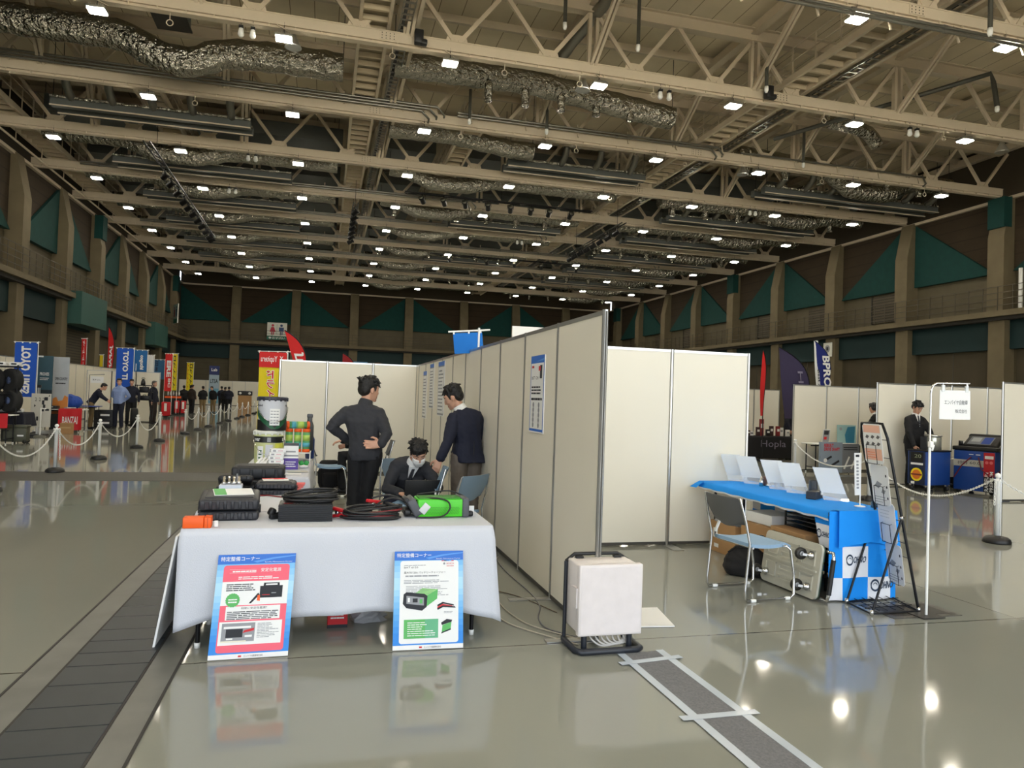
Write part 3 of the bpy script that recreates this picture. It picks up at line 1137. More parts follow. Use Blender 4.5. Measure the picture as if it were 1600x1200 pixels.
mb = MB()       # hanger rods from the roof
for q in HANG:
    mb.tube([q, (q[0], q[1], 15.08)], .014, DARKST, n=5)
structure(mb, 'trim_9')

# ================================================================ PEOPLE: closed lofts merged to one skin by a voxel remesh
TS = bpy.data.scenes.new('workbench')


def loft(bm, rings):
    """rings: (centre, side vector * half width, other vector * half depth)"""
    n = 14
    allv = []
    for c, a, b in rings:
        c, a, b = V(c), V(a), V(b)
        ring_ = []
        for k in range(n):
            t = 2 * pi * k / n
            ct, st = cos(t), sin(t)
            ex = .8
            ring_.append(bm.verts.new(c + a * math.copysign(abs(ct) ** ex, ct) + b * math.copysign(abs(st) ** ex, st)))
        allv.append(ring_)
    for i in range(len(allv) - 1):
        for k in range(n):
            bm.faces.new((allv[i][k], allv[i][(k + 1) % n], allv[i + 1][(k + 1) % n], allv[i + 1][k]))
    bm.faces.new(allv[0][::-1])
    bm.faces.new(allv[-1])


def limb(bm, pts, rad):
    """tapered tube with domed ends"""
    P = [V(p) for p in pts]
    d0 = (P[0] - P[1]).normalized(); d1 = (P[-1] - P[-2]).normalized()
    Q, rr = [P[0] + d0 * rad[0] * .8, P[0] + d0 * rad[0] * .45], [rad[0] * .35, rad[0] * .85]
    for i in range(len(P)):
        if i:
            for f in (.33, .66):
                Q.append(P[i - 1].lerp(P[i], f)); rr.append(rad[i - 1] * (1 - f) + rad[i] * f)
        Q.append(P[i]); rr.append(rad[i])
    Q += [P[-1] + d1 * rad[-1] * .45, P[-1] + d1 * rad[-1] * .8]
    rr += [rad[-1] * .85, rad[-1] * .35]
    u = None
    rings = []
    for i in range(len(Q)):
        t = (Q[min(i + 1, len(Q) - 1)] - Q[max(0, i - 1)]).normalized()
        if u is None:
            u = t.orthogonal().normalized()
        u = (u - t * u.dot(t)).normalized()
        rings.append((Q[i], u * rr[i], t.cross(u) * rr[i]))
    loft(bm, rings)


def blob(bm, c, r, rot=None):
    m_ = Matrix.Translation(V(c)) @ (rot.to_4x4() if rot is not None else Matrix()) @ Matrix.Diagonal((r[0], r[1], r[2], 1))
    bmesh.ops.create_uvsphere(bm, u_segments=16, v_segments=12, radius=1, matrix=m_)


def remesh(bm, vox, smooth=3, fold=0.0, seed=0):
    bmesh.ops.recalc_face_normals(bm, faces=bm.faces[:])
    me = bpy.data.meshes.new('tmp')
    bm.to_mesh(me); bm.free()
    o = bpy.data.objects.new('tmp', me)
    TS.collection.objects.link(o)
    md = o.modifiers.new('r', 'REMESH'); md.mode = 'VOXEL'; md.voxel_size = vox
    if smooth:
        s = o.modifiers.new('s', 'SMOOTH'); s.factor = .5; s.iterations = smooth
    TS.view_layers[0].update()
    dg = TS.view_layers[0].depsgraph
    out = bpy.data.meshes.new_from_object(o.evaluated_get(dg))
    bpy.data.objects.remove(o)
    bpy.data.meshes.remove(me)
    if fold:
        for v, nrm in zip(out.vertices, [n.vector.copy() for n in out.vertex_normals]):
            p = v.co
            a = noise.noise((p.x * 9 + seed, p.y * 9, p.z * 5)) + .6 * noise.noise((p.x * 20 + p.z * 12, p.y * 20 + seed, p.z * 22))
            v.co = p + nrm * fold * a
    out.materials.clear()
    for p in out.polygons:
        p.use_smooth = True
    return out


def hand(bm, wrist, direction, palm_n, side, s=1.0, curl=.5, spread=1.0):
    """wrist -> fingers along direction; palm_n = the way the palm faces; side +1: thumb at +(dir x palm)"""
    d = V(direction).normalized()
    pn = V(palm_n)
    pn = (pn - d * pn.dot(d)).normalized()
    sd = d.cross(pn).normalized() * side
    w0 = V(wrist)
    pc = w0 + d * .05 * s
    loft(bm, [(w0 - d * .02 * s, sd * .026 * s, pn * .020 * s), (w0 + d * .02 * s, sd * .034 * s, pn * .016 * s), (w0 + d * .06 * s, sd * .041 * s, pn * .015 * s), (w0 + d * .095 * s, sd * .04 * s, pn * .012 * s)])
    for k, (off, L) in enumerate(((.031, .072), (.0105, .082), (-.0105, .076), (-.031, .058))):
        base = w0 + d * .088 * s + sd * off * s
        pts = [base]
        ang = 0
        dd = (d + sd * off * 2.2 * spread).normalized()
        for j, f in enumerate((.45, .32, .23)):
            ang += curl * (.55 if j == 0 else .75)
            dr = (dd * cos(ang) + pn * sin(ang)).normalized()
            pts.append(pts[-1] + dr * L * f * s)
        limb(bm, pts, [.0098 * s, .0092 * s, .0085 * s, .0072 * s])
    tb = w0 + d * .025 * s + sd * .03 * s
    t1 = tb + (d * .6 + sd * .75 + pn * .25).normalized() * .036 * s
    t2 = t1 + (d * .85 + sd * .3 + pn * .35).normalized() * .03 * s
    t3 = t2 + (d * .9 + pn * .4).normalized() * .022 * s
    limb(bm, [tb, t1, t2, t3], [.013 * s, .0115 * s, .0105 * s, .0085 * s])


def head(bm, c, face, upv, s=1.0, vox_detail=True):
    """skull, jaw, nose, ears, lips; returns the head frame"""
    f = V(face).normalized()
    u = V(upv); u = (u - f * u.dot(f)).normalized()
    r = f.cross(u).normalized()          # head's own right
    Mh = Matrix((r, f, u)).transposed().to_4x4(); Mh.translation = V(c)
    R3 = Mh.to_3x3()
    W = lambda x, y, z: Mh @ V((x * s, y * s, z * s))
    blob(bm, W(0, -.012, .03), (.076 * s, .095 * s, .092 * s), R3)
    loft(bm, [(W(0, .012, .05), r * .068 * s, f * .082 * s), (W(0, .014, 0), r * .069 * s, f * .082 * s), (W(0, .016, -.045), r * .062 * s, f * .078 * s), (W(0, .024, -.085), r * .045 * s, f * .064 * s), (W(0, .035, -.112), r * .026 * s, f * .04 * s)])
    blob(bm, W(0, .078, -.098), (.02 * s, .018 * s, .016 * s), R3)                  # chin
    loft(bm, [(W(0, .09, .018), r * .007 * s, f * .01 * s), (W(0, .1, -.012), r * .011 * s, f * .014 * s), (W(0, .1, -.034), r * .017 * s, f * .017 * s), (W(0, .092, -.042), r * .014 * s, f * .01 * s)])
    for sx in (-1, 1):
        blob(bm, W(sx * .074, -.008, -.008), (.010 * s, .02 * s, .032 * s), R3)    # ears
        blob(bm, W(sx * .03, .072, .026), (.022 * s, .016 * s, .009 * s), R3)      # brow ridge
        blob(bm, W(sx * .04, .06, -.03), (.02 * s, .018 * s, .02 * s), R3)         # cheek
    blob(bm, W(0, .09, -.066), (.023 * s, .009 * s, .007 * s), R3)
    blob(bm, W(0, .087, -.077), (.019 * s, .009 * s, .007 * s), R3)
    return Mh


def paint_face(me, Mh, s, skin):
    for mt in (skin, EYE, HAIR, LIP, M('eye_white', (225, 220, 212), rough=.4)):
        me.materials.append(mt)
    inv = Mh.inverted()
    for p in me.polygons:
        q = inv @ p.center
        x, y, z = q.x / s, q.y / s, q.z / s
        if y < .03 or abs(x) > .075 or abs(z) > .12:
            continue
        ax = abs(x)
        if (ax - .032) ** 2 / .00016 + (z - .004) ** 2 / .00003 < 1:
            p.material_index = 1 if (ax - .032) ** 2 < .00004 else 4
        elif (ax - .032) ** 2 / .0005 + (z - .028 + (ax - .03) * .1) ** 2 / .00002 < 1 and y > .04:
            p.material_index = 2
        elif ax < .024 and -.082 < z < -.062 and y > .08:
            p.material_index = 3


def hair_mesh(Mh, s, style, vox, seed):
    bm = bmesh.new()
    R3 = Mh.to_3x3()
    W = lambda x, y, z: Mh @ V((x * s, y * s, z * s))
    big = 1.0 if style != 'short' else .96
    blob(bm, W(0, -.022, .052), (.087 * s * big, .1 * s * big, .083 * s * big), R3)
    blob(bm, W(0, -.055, .0), (.078 * s, .062 * s, .072 * s), R3)
    rd = random.Random(seed)
    if style in ('tousled', 'fringe'):
        for k in range(46):
            a = rd.uniform(-pi, pi)
            e = rd.uniform(.15, 1.4)
            c = V((.082 * cos(a) * cos(e), -.02 + .096 * sin(a) * cos(e), .05 + .083 * sin(e)))
            dr = V((cos(a) * .6, sin(a) * .5 + .1, rd.uniform(-.6, .5))).normalized()
            L = rd.uniform(.012, .024 if style == 'fringe' else .034)
            limb(bm, [W(*c), W(*(c + dr * L)), W(*(c + dr * L * 1.7 - V((0, 0, .006))))], [.014 * s, .011 * s, .005 * s])
    fr = -.01 if style == 'fringe' else .01
    for k in range(9):
        x = -.056 + .014 * k
        y0 = .058 - abs(x) * .3
        limb(bm, [W(x, y0 - .02, .105), W(x + .006, y0 + .016, .088), W(x + .012, y0 + .028, .05 + fr + .01 * rd.random())], [.018 * s, .014 * s, .006 * s])
    for sx in (-1, 1):
        limb(bm, [W(sx * .07, .012, .06), W(sx * .076, .022, .02), W(sx * .074, .022, -.012)], [.016 * s, .012 * s, .006 * s])
    me = remesh(bm, vox, 1)
    me.materials.append(HAIR)
    return me


def person(label, J, face, vox=.008, s=1.0, skin=SKIN, top=None, bottom=None, shoe=BLACK, hair='short', hands=None, collar=None, tie=None, group=None, open_jacket=False, cap=None, seed=1, upv=(0, 0, 1), hem=None, mask=False, width=1.0, blazer=False, haircol=None):
    """J: joints in world coordinates (pelvis waist chest neck head, shL elL wrL, shR elR wrR, hiL knL anL, hiR knR anR, toeL, toeR)"""
    J = {k: V(v) for k, v in J.items()}
    base = V((J['pelvis'].x, J['pelvis'].y, 0))
    for k in J:
        J[k] = J[k] - base
    sh = (J['shR'] - J['shL']).normalized()
    hp = (J['hiR'] - J['hiL']).normalized()
    sp = [J['pelvis'], J['waist'], J['chest'], J['neck']]

    def fr(side, axis):
        a = V(axis).normalized()
        sd = (side - a * side.dot(a)).normalized()
        return sd, a.cross(sd)
    shw = (J['shR'] - J['shL']).length / 2

    def trunk(bm, g, low=True, lowdrop=.0, flare=1.0, tail=V((0, 0, 0))):
        rings = []
        ax = (J['waist'] - J['pelvis'])
        a, b = fr(hp, ax)
        if low:
            rings.append((J['pelvis'] - ax.normalized() * (.06 + lowdrop) + tail, a * (.165 * width * flare + g), b * (.115 * width * flare + g)))
            rings.append((J['pelvis'], a * (.172 * width + g), b * (.122 * width + g)))
        a, b = fr((hp + sh).normalized(), J['chest'] - J['pelvis'])
        rings.append((J['waist'], a * (.152 * width + g), b * (.112 * width + g)))
        a, b = fr(sh, J['neck'] - J['waist'])
        mid = (J['shL'] + J['shR']) / 2
        rings.append((J['waist'].lerp(J['chest'], .55), a * (.165 * width + g), b * (.118 * width + g)))
        rings.append((J['chest'], a * (min(.19, shw) * width + g), b * (.118 * width + g)))
        nd = (J['neck'] - J['chest']).normalized()
        rings.append((mid - nd * .045, a * (shw + .012 + g), b * (.098 + g)))
        rings.append((mid + nd * .012, a * (shw + .002 + g), b * (.085 + g)))
        rings.append((mid + nd * .05, a * (shw * .66 + g), b * (.07 + g)))
        rings.append((J['neck'] - nd * .005, a * (shw * .42 + g), b * (.066 + g)))
        rings.append((J['neck'], a * (.062 + g), b * (.06 + g)))
        loft(bm, rings)

    # body: one continuous skin
    bm = bmesh.new()
    trunk(bm, -.02)
    axn = (J['head'] - J['neck']).normalized()
    limb(bm, [J['neck'] - axn * .05, J['neck'], J['head'] - axn * .03], [.055 * s, .052 * s, .05 * s])
    Mh = head(bm, J['head'], face, upv, s)
    for q in 'LR':
        limb(bm, [J['sh' + q].lerp(J['chest'], .3), J['el' + q], J['wr' + q]], [.04, .038, .027])
        limb(bm, [J['hi' + q], J['kn' + q], J['an' + q]], [.075, .052, .038])
        d = J['wr' + q] - J['el' + q]
        hd = (hands or {}).get(q, {})
        hand(bm, J['wr' + q], hd.get('dir', d), hd.get('palm', sh * (1 if q == 'L' else -1)), hd.get('side', -1 if q == 'L' else 1), 1.0 * s, hd.get('curl', .55), hd.get('spread', 1))
    me = remesh(bm, vox, 1)
    paint_face(me, Mh, s, skin)
    body = bpy.data.objects.new('person', me)
    COL.objects.link(body)
    body.location = base
    tag(body, label, 'person', group)

    # trousers
    bm = bmesh.new()
    ax = (J['waist'] - J['pelvis'])
    a, b = fr(hp, ax)
    loft(bm, [(J['pelvis'] - ax.normalized() * .09, a * .16 * width, b * .115 * width), (J['pelvis'], a * .172 * width, b * .122 * width), (J['waist'] - ax * .15, a * .155 * width, b * .112 * width)])
    for q in 'LR':
        limb(bm, [J['hi' + q], J['kn' + q], J['an' + q] + V((0, 0, .0))], [.098 * width, .074, .064])
    me = remesh(bm, max(vox, .009), 3, .007, seed)
    me.materials.append(bottom)
    part('trousers', me, body)
    for q in 'LR':
        bm = bmesh.new()
        t = J.get('toe' + q)
        an = J['an' + q]
        d = (t - an) if t is not None else hp.cross(V((0, 0, 1))) * -1
        d.z = 0
        d.normalize()
        sd = d.cross(V((0, 0, 1)))
        c = V((an.x, an.y, 0))
        loft(bm, [(c - d * .07 + V((0, 0, .045)), sd * .032, V((0, 0, .043))), (c + V((0, 0, .052)), sd * .04, V((0, 0, .05))), (c + d * .1 + V((0, 0, .036)), sd * .047, V((0, 0, .034))), (c + d * .18 + V((0, 0, .025)), sd * .034, V((0, 0, .022)))])
        me = remesh(bm, max(vox, .009), 2)
        me.materials.append(shoe)
        part('shoe', me, body)
    # upper garment
    bm = bmesh.new()
    trunk(bm, .012, True, hem if hem is not None else .02, 1.12 if hem else 1.0, V((.055, -.03, .03)) if hem else V((0, 0, 0)))
    for q in 'LR':
        w1 = J['el' + q].lerp(J['wr' + q], .97)
        s0 = J['sh' + q] + (J['chest'] - J['sh' + q]) * .16
        limb(bm, [s0, s0.lerp(J['el' + q], .35), J['el' + q], w1], [.066, .068 * width, .058, .045])
    loft(bm, [(J['neck'] - axn * .03, sh * .08, axn.cross(sh) * .078), (J['neck'] + axn * .03, sh * .066, axn.cross(sh) * .068)])
    me = remesh(bm, max(vox, .009), 3, .008, seed + 5)
    me.materials.append(top)
    jk = part('jacket', me, body)
    if collar is not None:
        mb = MB()
        n = 16
        ff = V(face); ff = (ff - axn * ff.dot(axn)).normalized()
        rr = axn.cross(ff)
        rows = []
        for z, r0 in ((-.012, .072), (.035, .066), (.052, .061), (.05, .058)):
            rows.append([J['neck'] + axn * z + (rr * cos(2 * pi * k / n) + ff * sin(2 * pi * k / n)) * r0 * s for k in range(n)])
        mb.grid(rows, collar, close=True)
        mb.build('collar', body)
    fwd_ = sh.cross(V((0, 0, 1))) * -1
    fwd_ = (J['neck'] - J['chest']).normalized().cross(sh)
    fwd_ = fwd_ if fwd_.dot(V(face)) > 0 else -fwd_
    if tie is not None:
        # white shirt front and a striped tie in the jacket opening
        mb = MB()
        dn = (J['chest'] - J['neck']).normalized()
        o_ = J['neck'] + fwd_ * .085 + dn * .01
        fm = frame(o_, sh, -dn)
        tilt = Matrix.Rotation(.28, 4, 'X')
        fm2 = fm @ tilt
        mb.prism([(-.055, .03), (.055, .03), (.0, -.24)], .012, fm2, PAPER)
        mb.build('shirt', body)
        mb = MB()
        mb.prism([(-.016, .0), (.016, .0), (.028, -.19), (0, -.225), (-.028, -.19)], .02, fm2, tie)
        for k in range(5):
            mb.rect(-.02, -.035 - .035 * k, .02, -.028 - .035 * k, fm2, PAPER, .0215)
        mb.build('tie', body)
    hm = hair_mesh(Mh, s, hair, max(vox, .007), seed)
    if haircol is not None:
        hm.materials.clear(); hm.materials.append(haircol)
    part('hair', hm, body)
    if cap is not None:
        bm = bmesh.new()
        W = lambda x, y, z: Mh @ V((x * s, y * s, z * s))
        blob(bm, W(0, -.01, .085), (.1 * s, .112 * s, .07 * s), Mh.to_3x3())
        loft(bm, [(W(0, .05, .075), Mh.to_3x3() @ V((.085, 0, 0)), Mh.to_3x3() @ V((0, 0, .008))), (W(0, .15, .055), Mh.to_3x3() @ V((.055, 0, 0)), Mh.to_3x3() @ V((0, 0, .006)))])
        me = remesh(bm, max(vox, .009), 1)
        me.materials.append(cap)
        part('cap', me, body)
    if mask:
        bm = bmesh.new()
        W = lambda x, y, z: Mh @ V((x * s, y * s, z * s))
        R3 = Mh.to_3x3()
        loft(bm, [(W(0, .055, -.012), R3 @ V((.062 * s, 0, 0)), R3 @ V((0, .056 * s, 0))), (W(0, .06, -.05), R3 @ V((.066 * s, 0, 0)), R3 @ V((0, .058 * s, 0))), (W(0, .06, -.1), R3 @ V((.045 * s, 0, 0)), R3 @ V((0, .046 * s, 0))), (W(0, .05, -.118), R3 @ V((.03 * s, 0, 0)), R3 @ V((0, .03 * s, 0)))])
        me = remesh(bm, .006, 1)
        me.materials.append(PAPER)
        part('face_mask', me, body)
        mb = MB()
        for sx in (-1, 1):
            mb.tube([W(sx * .06, .055, -.02), W(sx * .082, .0, 0), W(sx * .078, -.02, .01)], .0025, PAPER, n=5)
        mb.build('mask_loop', body)
    if blazer:
        # lapel edge and back vent of a tailored jacket
        mb = MB()
        bk = -fwd_
        c = J['pelvis'] + bk * (.127 * width + .016)
        mb.beam(c + V((0, 0, .12)), c - V((0, 0, .08)), .006, .01, BLACK)
        mb.build('back_vent', jk)
    return body, Mh


def stand(x, y, yaw, h=1.76, lean=0.0, arms='down', look=0.0, step=.0):
    """joints of a standing figure; yaw 0 faces +Y (away from the camera), positive turns left"""
    k = h / 1.76
    c, s_ = cos(yaw), sin(yaw)

    def P(px, py, pz):
        # px: own right, py: forward
        py2 = py + max(0, pz - .95) * math.sin(lean)
        pz2 = .95 + (pz - .95) * math.cos(lean) if pz > .95 else pz
        return (x + (px * c - py2 * s_) * k, y + (px * s_ + py2 * c) * k, pz2 * k)
    J = dict(pelvis=P(0, 0, .95), waist=P(0, .01, 1.09), chest=P(0, .0, 1.29), neck=P(0, -.01, 1.47), head=P(0, .035, 1.62),
             shL=P(-.19, -.01, 1.40), shR=P(.19, -.01, 1.40), hiL=P(-.09, 0, .92), hiR=P(.09, 0, .92),
             knL=P(-.1, .03 + step, .5), knR=P(.1, .03 - step, .5), anL=P(-.11, step * 2, .09), anR=P(.11, -step * 2, .09),
             toeL=P(-.13, .15 + step * 2, .05), toeR=P(.13, .15 - step * 2, .05))
    A = {'down': ((.25, -.02, 1.14), (.25, .06, .9)), 'front': ((.26, .02, 1.12), (.13, .26, 1.05)), 'back': ((.29, -.1, 1.13), (.1, -.16, .98)), 'reach': ((.25, .2, 1.2), (.2, .45, 1.05)), 'low': ((.23, .16, 1.12), (.2, .28, .86))}[arms]
    for q, sg in (('L', -1), ('R', 1)):
        J['el' + q] = P(sg * A[0][0], A[0][1], A[0][2])
        J['wr' + q] = P(sg * A[1][0], A[1][1], A[1][2])
    fy = yaw + look
    return J, (-sin(fy), cos(fy), -math.sin(lean) * .9)


DGREY = M('charcoal_jersey', (50, 51, 56), rough=.85, var=.12, scale=60)
NAVY = M('navy_wool', (27, 31, 50), rough=.85, var=.1, scale=70)
BLK = M('black_fabric', (20, 20, 23), rough=.85)
TAUPE = M('taupe_trousers', (110, 100, 90), rough=.85, var=.08, scale=40)
DNAVY = M('dark_navy_fabric', (22, 25, 42), rough=.85)
SKYBL = M('light_blue_shirt', (140, 160, 205), rough=.8, var=.05, scale=30)
KHAKI = M('khaki_trousers', (130, 108, 72), rough=.85)
BROWNF = M('dark_brown_coat', (48, 38, 32), rough=.85)

# standing man with hands on hips
J = dict(pelvis=(.455, 8.0, .93), waist=(.44, 7.99, 1.07), chest=(.41, 7.98, 1.26), neck=(.43, 7.97, 1.44), head=(.468, 8.0, 1.60),
         shL=(.215, 8.03, 1.375), elL=(.085, 7.98, 1.19), wrL=(.30, 8.16, 1.02), shR=(.60, 7.93, 1.375), elR=(.665, 7.86, 1.13), wrR=(.60, 7.80, 1.02),
         hiL=(.37, 8.02, .9), knL=(.355, 8.03, .5), anL=(.34, 8.0, .09), hiR=(.535, 7.97, .9), knR=(.48, 8.0, .5), anR=(.47, 8.03, .09), toeL=(.33, 8.16, .05), toeR=(.54, 8.18, .05))
person('man in charcoal jacket and black trousers, hands on hips, back to the camera', J, (.84, .52, -.08), vox=.0065, s=1.1, top=DGREY, bottom=BLK, hair='tousled', seed=3,
       hands={'R': dict(dir=(-.97, .05, -.02), palm=(.1, -1, .15), curl=.25), 'L': dict(dir=(.7, .5, -.3), palm=(.5, -.5, 0))}, collar=DGREY)
# man in the navy blazer leaning on the chair
J = dict(pelvis=(1.575, 8.0, .93), waist=(1.575, 8.0, 1.06), chest=(1.545, 8.0, 1.24), neck=(1.485, 8.0, 1.415), head=(1.40, 8.02, 1.55),
         shL=(1.375, 7.93, 1.345), elL=(1.325, 7.83, 1.06), wrL=(1.235, 7.80, .87), shR=(1.715, 8.07, 1.335), elR=(1.78, 8.16, 1.08), wrR=(1.62, 8.3, .95),
         hiL=(1.49, 7.97, .9), knL=(1.475, 7.97, .5), anL=(1.46, 7.95, .09), hiR=(1.65, 8.03, .9), knR=(1.65, 8.02, .5), anR=(1.66, 8.0, .09), toeL=(1.38, 8.09, .05), toeR=(1.6, 8.16, .05))
person('man in navy blazer and taupe trousers leaning down over the seated man', J, (-.80, .38, -.46), vox=.0065, s=1.07, top=NAVY, bottom=TAUPE, hair='fringe', seed=8, collar=PAPER, hem=.07, blazer=True,
       hands={'L': dict(dir=(-.35, -.12, -.9), palm=(.2, 1, -.2), curl=.6), 'R': dict(dir=(-.6, .5, -.4), palm=(-.5, -.5, 0))}, upv=(-.45, .1, .9))
# seated man with mask and laptop
J = dict(pelvis=(.90, 8.12, .47), waist=(.90, 8.05, .58), chest=(.92, 7.92, .72), neck=(.955, 7.80, .835), head=(.99, 7.72, .945),
         shL=(1.13, 7.86, .80), elL=(1.22, 7.74, .56), wrL=(1.13, 7.52, .54), shR=(.755, 7.88, .80), elR=(.675, 7.78, .55), wrR=(.80, 7.56, .54),
         hiL=(1.0, 8.1, .45), knL=(1.06, 7.68, .47), anL=(1.05, 7.8, .09), hiR=(.8, 8.1, .45), knR=(.72, 7.68, .47), anR=(.72, 7.8, .09), toeL=(1.05, 7.6, .05), toeR=(.71, 7.6, .05))
person('seated man in dark jacket, striped tie and white face mask bending over a black laptop', J, (.1, -.78, -.62), vox=.0065, s=1.06, top=DGREY, bottom=DNAVY, hair='fringe', seed=12, collar=PAPER, tie=DNAVY, mask=True, upv=(0, -.5, .86),
       hands={'R': dict(dir=(.45, -.85, -.15), palm=(0, 0, -1), curl=.35), 'L': dict(dir=(-.3, -.9, -.1), palm=(0, 0, -1), curl=.35)})
# seated person mostly hidden behind the standing man
J = dict(pelvis=(.75, 11.7, .5), waist=(.74, 11.7, .64), chest=(.7, 11.7, .82), neck=(.66, 11.7, 1.0), head=(.66, 11.7, 1.15),
         shL=(.66, 11.52, .95), elL=(.52, 11.42, .82), wrL=(.28, 11.32, .83), shR=(.66, 11.88, .95), elR=(.55, 11.9, .75), wrR=(.36, 11.8, .72),
         hiL=(.7, 11.6, .52), knL=(.3, 11.52, .6), anL=(.32, 11.55, .09), hiR=(.7, 11.8, .52), knR=(.3, 11.8, .58), anR=(.34, 11.8, .09), toeL=(.2, 11.55, .05), toeR=(.2, 11.8, .05))
person('person in black sitting behind the man with hands on hips, forearm on a chair back', J, (-1, 0, -.1), vox=.012, s=1.0, top=BLK, bottom=BLK, hair='short', seed=14,
       hands={'L': dict(dir=(-1, -.1, -.25), palm=(0, 0, -1), curl=.7)})

# people along the left aisle
Jx, f = stand(-7.2, 29.0, pi - .25, 1.84, 0, 'back', .35)
person('man in pale blue uniform shirt and dark trousers standing at the left booths', Jx, f, vox=.014, s=1.05, top=SKYBL, bottom=DNAVY, hair='short', seed=21, collar=SKYBL, width=1.12)
Jx, f = stand(-7.32, 31.2, pi + .2, 1.86, 0, 'down')
person('man in dark clothes half hidden behind the man in the pale blue shirt', Jx, f, vox=.016, s=1.0, top=DNAVY, bottom=BLK, hair='short', seed=22)
Jx, f = stand(-8.0, 28.6, -pi / 2 + .2, 1.74, .55, 'reach', 0)
person('man in navy jacket bending to the right beside the white paper sign on the left', Jx, f, vox=.016, s=1.0, top=DNAVY, bottom=KHAKI, hair='short', seed=23)
Jx, f = stand(-6.95, 33.2, -pi / 2 - .35, 1.84, 0, 'down')
person('grey-haired man in navy jumper standing by the tool shelf, facing right', Jx, f, vox=.014, s=1.02, top=DNAVY, bottom=BROWNF, hair='short', seed=24, width=1.1, haircol=M('grey_hair', (92, 88, 84), rough=.6))
crowd = [(-8.6, 49.5, .3, BLK, BLK, 'person in black at the yellow banner, leftmost of the far group'), (-8.05, 48.6, -1.2, DNAVY, BLK, 'person in navy behind the leftmost of the far group'),
         (-7.75, 47.2, -.6, BROWNF, BLK, 'man in dark brown coat in the far aisle, before the yellow banners'), (-7.4, 49.0, .5, BLK, KHAKI, 'man in black jacket and khaki trousers in the far aisle'),
         (-7.05, 51.0, 2.6, BLK, KHAKI, 'person in black and brown bending at the narrow blue roll-up banner'), (-7.1, 55.2, .4, DNAVY, BLK, 'dark-clad person right of the narrow blue roll-up banner'),
         (-6.65, 53.4, -.3, BLK, BLK, 'tallest dark-clad person at the right of the far group'), (-6.25, 52.2, .2, DNAVY, BLK, 'rightmost person of the far group, in a dark jacket')]
for i, (x, y, yw, tp, bt, lab) in enumerate(crowd):
    Jx, f = stand(x, y, yw, 1.74 + .03 * (i % 3), .25 if i == 4 else 0, 'front' if i % 2 else 'down')
    person(lab, Jx, f, vox=.022, s=1.0, top=tp, bottom=bt, hair='short', seed=30 + i, width=1.28)
# people on the right
Jx, f = stand(11.84, 12.42, pi - .12, 1.80, .06, 'low', .15)
J2 = {k: V(v) for k, v in Jx.items()}
person('man in black suit looking down at the blue cabinet with the yellow sticker', J2, V(f) + V((0, 0, -.5)), vox=.009, s=1.05, top=BLK, bottom=BLK, hair='fringe', seed=41, collar=PAPER, tie=DNAVY, width=1.1, upv=(0, -.35, .95))
Jx, f = stand(12.93, 14.6, .45, 1.78, .2, 'low', -.6)
person('man in dark suit seen from behind beyond the leaflet rack, stooping', Jx, f, vox=.01, s=1.05, top=BLK, bottom=BLK, hair='short', seed=42, collar=PAPER)
Jx, f = stand(14.35, 20.1, pi + .1, 1.76, .12, 'low')
person('person in dark clothes hidden behind the purple feather flag, only hands showing', Jx, f, vox=.014, s=1.0, top=DNAVY, bottom=BLK, hair='short', seed=43)

# ================================================================ WHITE SYSTEM PANELS OF THE BOOTHS
def panel(label, x, y, rz, w_=.957, h=2.16, group=None, foot=None, post0=True, post1=False):
    """panel from (x, y) along its own +x"""
    t = thing('partition_panel', label, 'partition panel', (x, y, 0), rz, group)
    mb = MB()
    mb.span((.022, -.012, .035), (w_ - .022, .012, h - .03), PANEL)
    mb.build('board', t)
    mb = MB()
    mb.span((.02, -.017, h - .032), (w_ - .02, .017, h - .004), ALU)
    mb.span((.02, -.017, .012), (w_ - .02, .017, .042), SEAM)
    mb.build('rail', t)
    for on, px in ((post0, 0), (post1, w_)):
        if not on:
            continue
        mb = MB()
        mb.lathe([(.021, 0), (.021, h)], ALU, 8, (px, 0, 0), Matrix.Rotation(R(22.5), 3, 'Z'), smooth=False)
        for s in (-1, 1):
            mb.span((px - .021 if s < 0 else px + .016, -.006, .02), (px - .016 if s < 0 else px + .021, .006, h - .01), SEAM)
        mb.build('post', t)
    if foot:
        mb = MB()
        mb.span((foot[0], foot[1], .002), (foot[2], foot[3], .008), ALU)
        mb.build('foot_plate', t)
    return t


PX = 1.773
G1 = 'panels of the long central partition'
for k in range(11):
    y = 4.457 + .957 * k
    panel(f'white panel of the long central partition, {ORD[k]} from its near end' if k else 'nearest white panel of the long central partition, bright post at its end', PX, y, pi / 2, group=G1, post1=(k == 10),
          foot=(-.03, .0, .04, .34) if k in (0, 1, 3) else None)
G2 = 'panels at right angles to the long partition'
for k in range(3):
    panel(['white cross panel touching the long partition, partly hidden by its end', 'middle white cross panel facing the camera', 'right white cross panel facing the camera, free edge beside the blue table'][k], PX + .02 + .957 * k, 7.31, 0, group=G2, post0=(k > 0), post1=(k == 2), foot=(-.06, -.3, .06, .02) if k == 2 else None)
G3 = 'panels closing the left booth at the back'
for k, lab in enumerate(['left end panel of the left booth back wall, bright edge by the yellow banner', 'second back panel of the left booth, behind the shelf table', 'third back panel of the left booth, behind the standing man']):
    panel(lab, -.83 + .868 * k, 14.4, 0, w_=.868, group=G3, post1=(k == 2))
G4 = 'white partitions of the booths on the right'
for k in range(2):
    panel(['foremost white panel at the right edge of the view', 'second foremost panel at the far right'][k], 11.85 + .957 * k, 10.42, 0, group=G4, post1=(k == 1))
for k in range(4):
    panel([f'white panel behind the man in the black suit', 'white panel behind the hanging paper sign', 'white panel behind the large blue machine', 'white panel past the large blue machine, mostly hidden'][k], 11.2 + .957 * k, 12.75, 0, group=G4, post1=(k == 3))
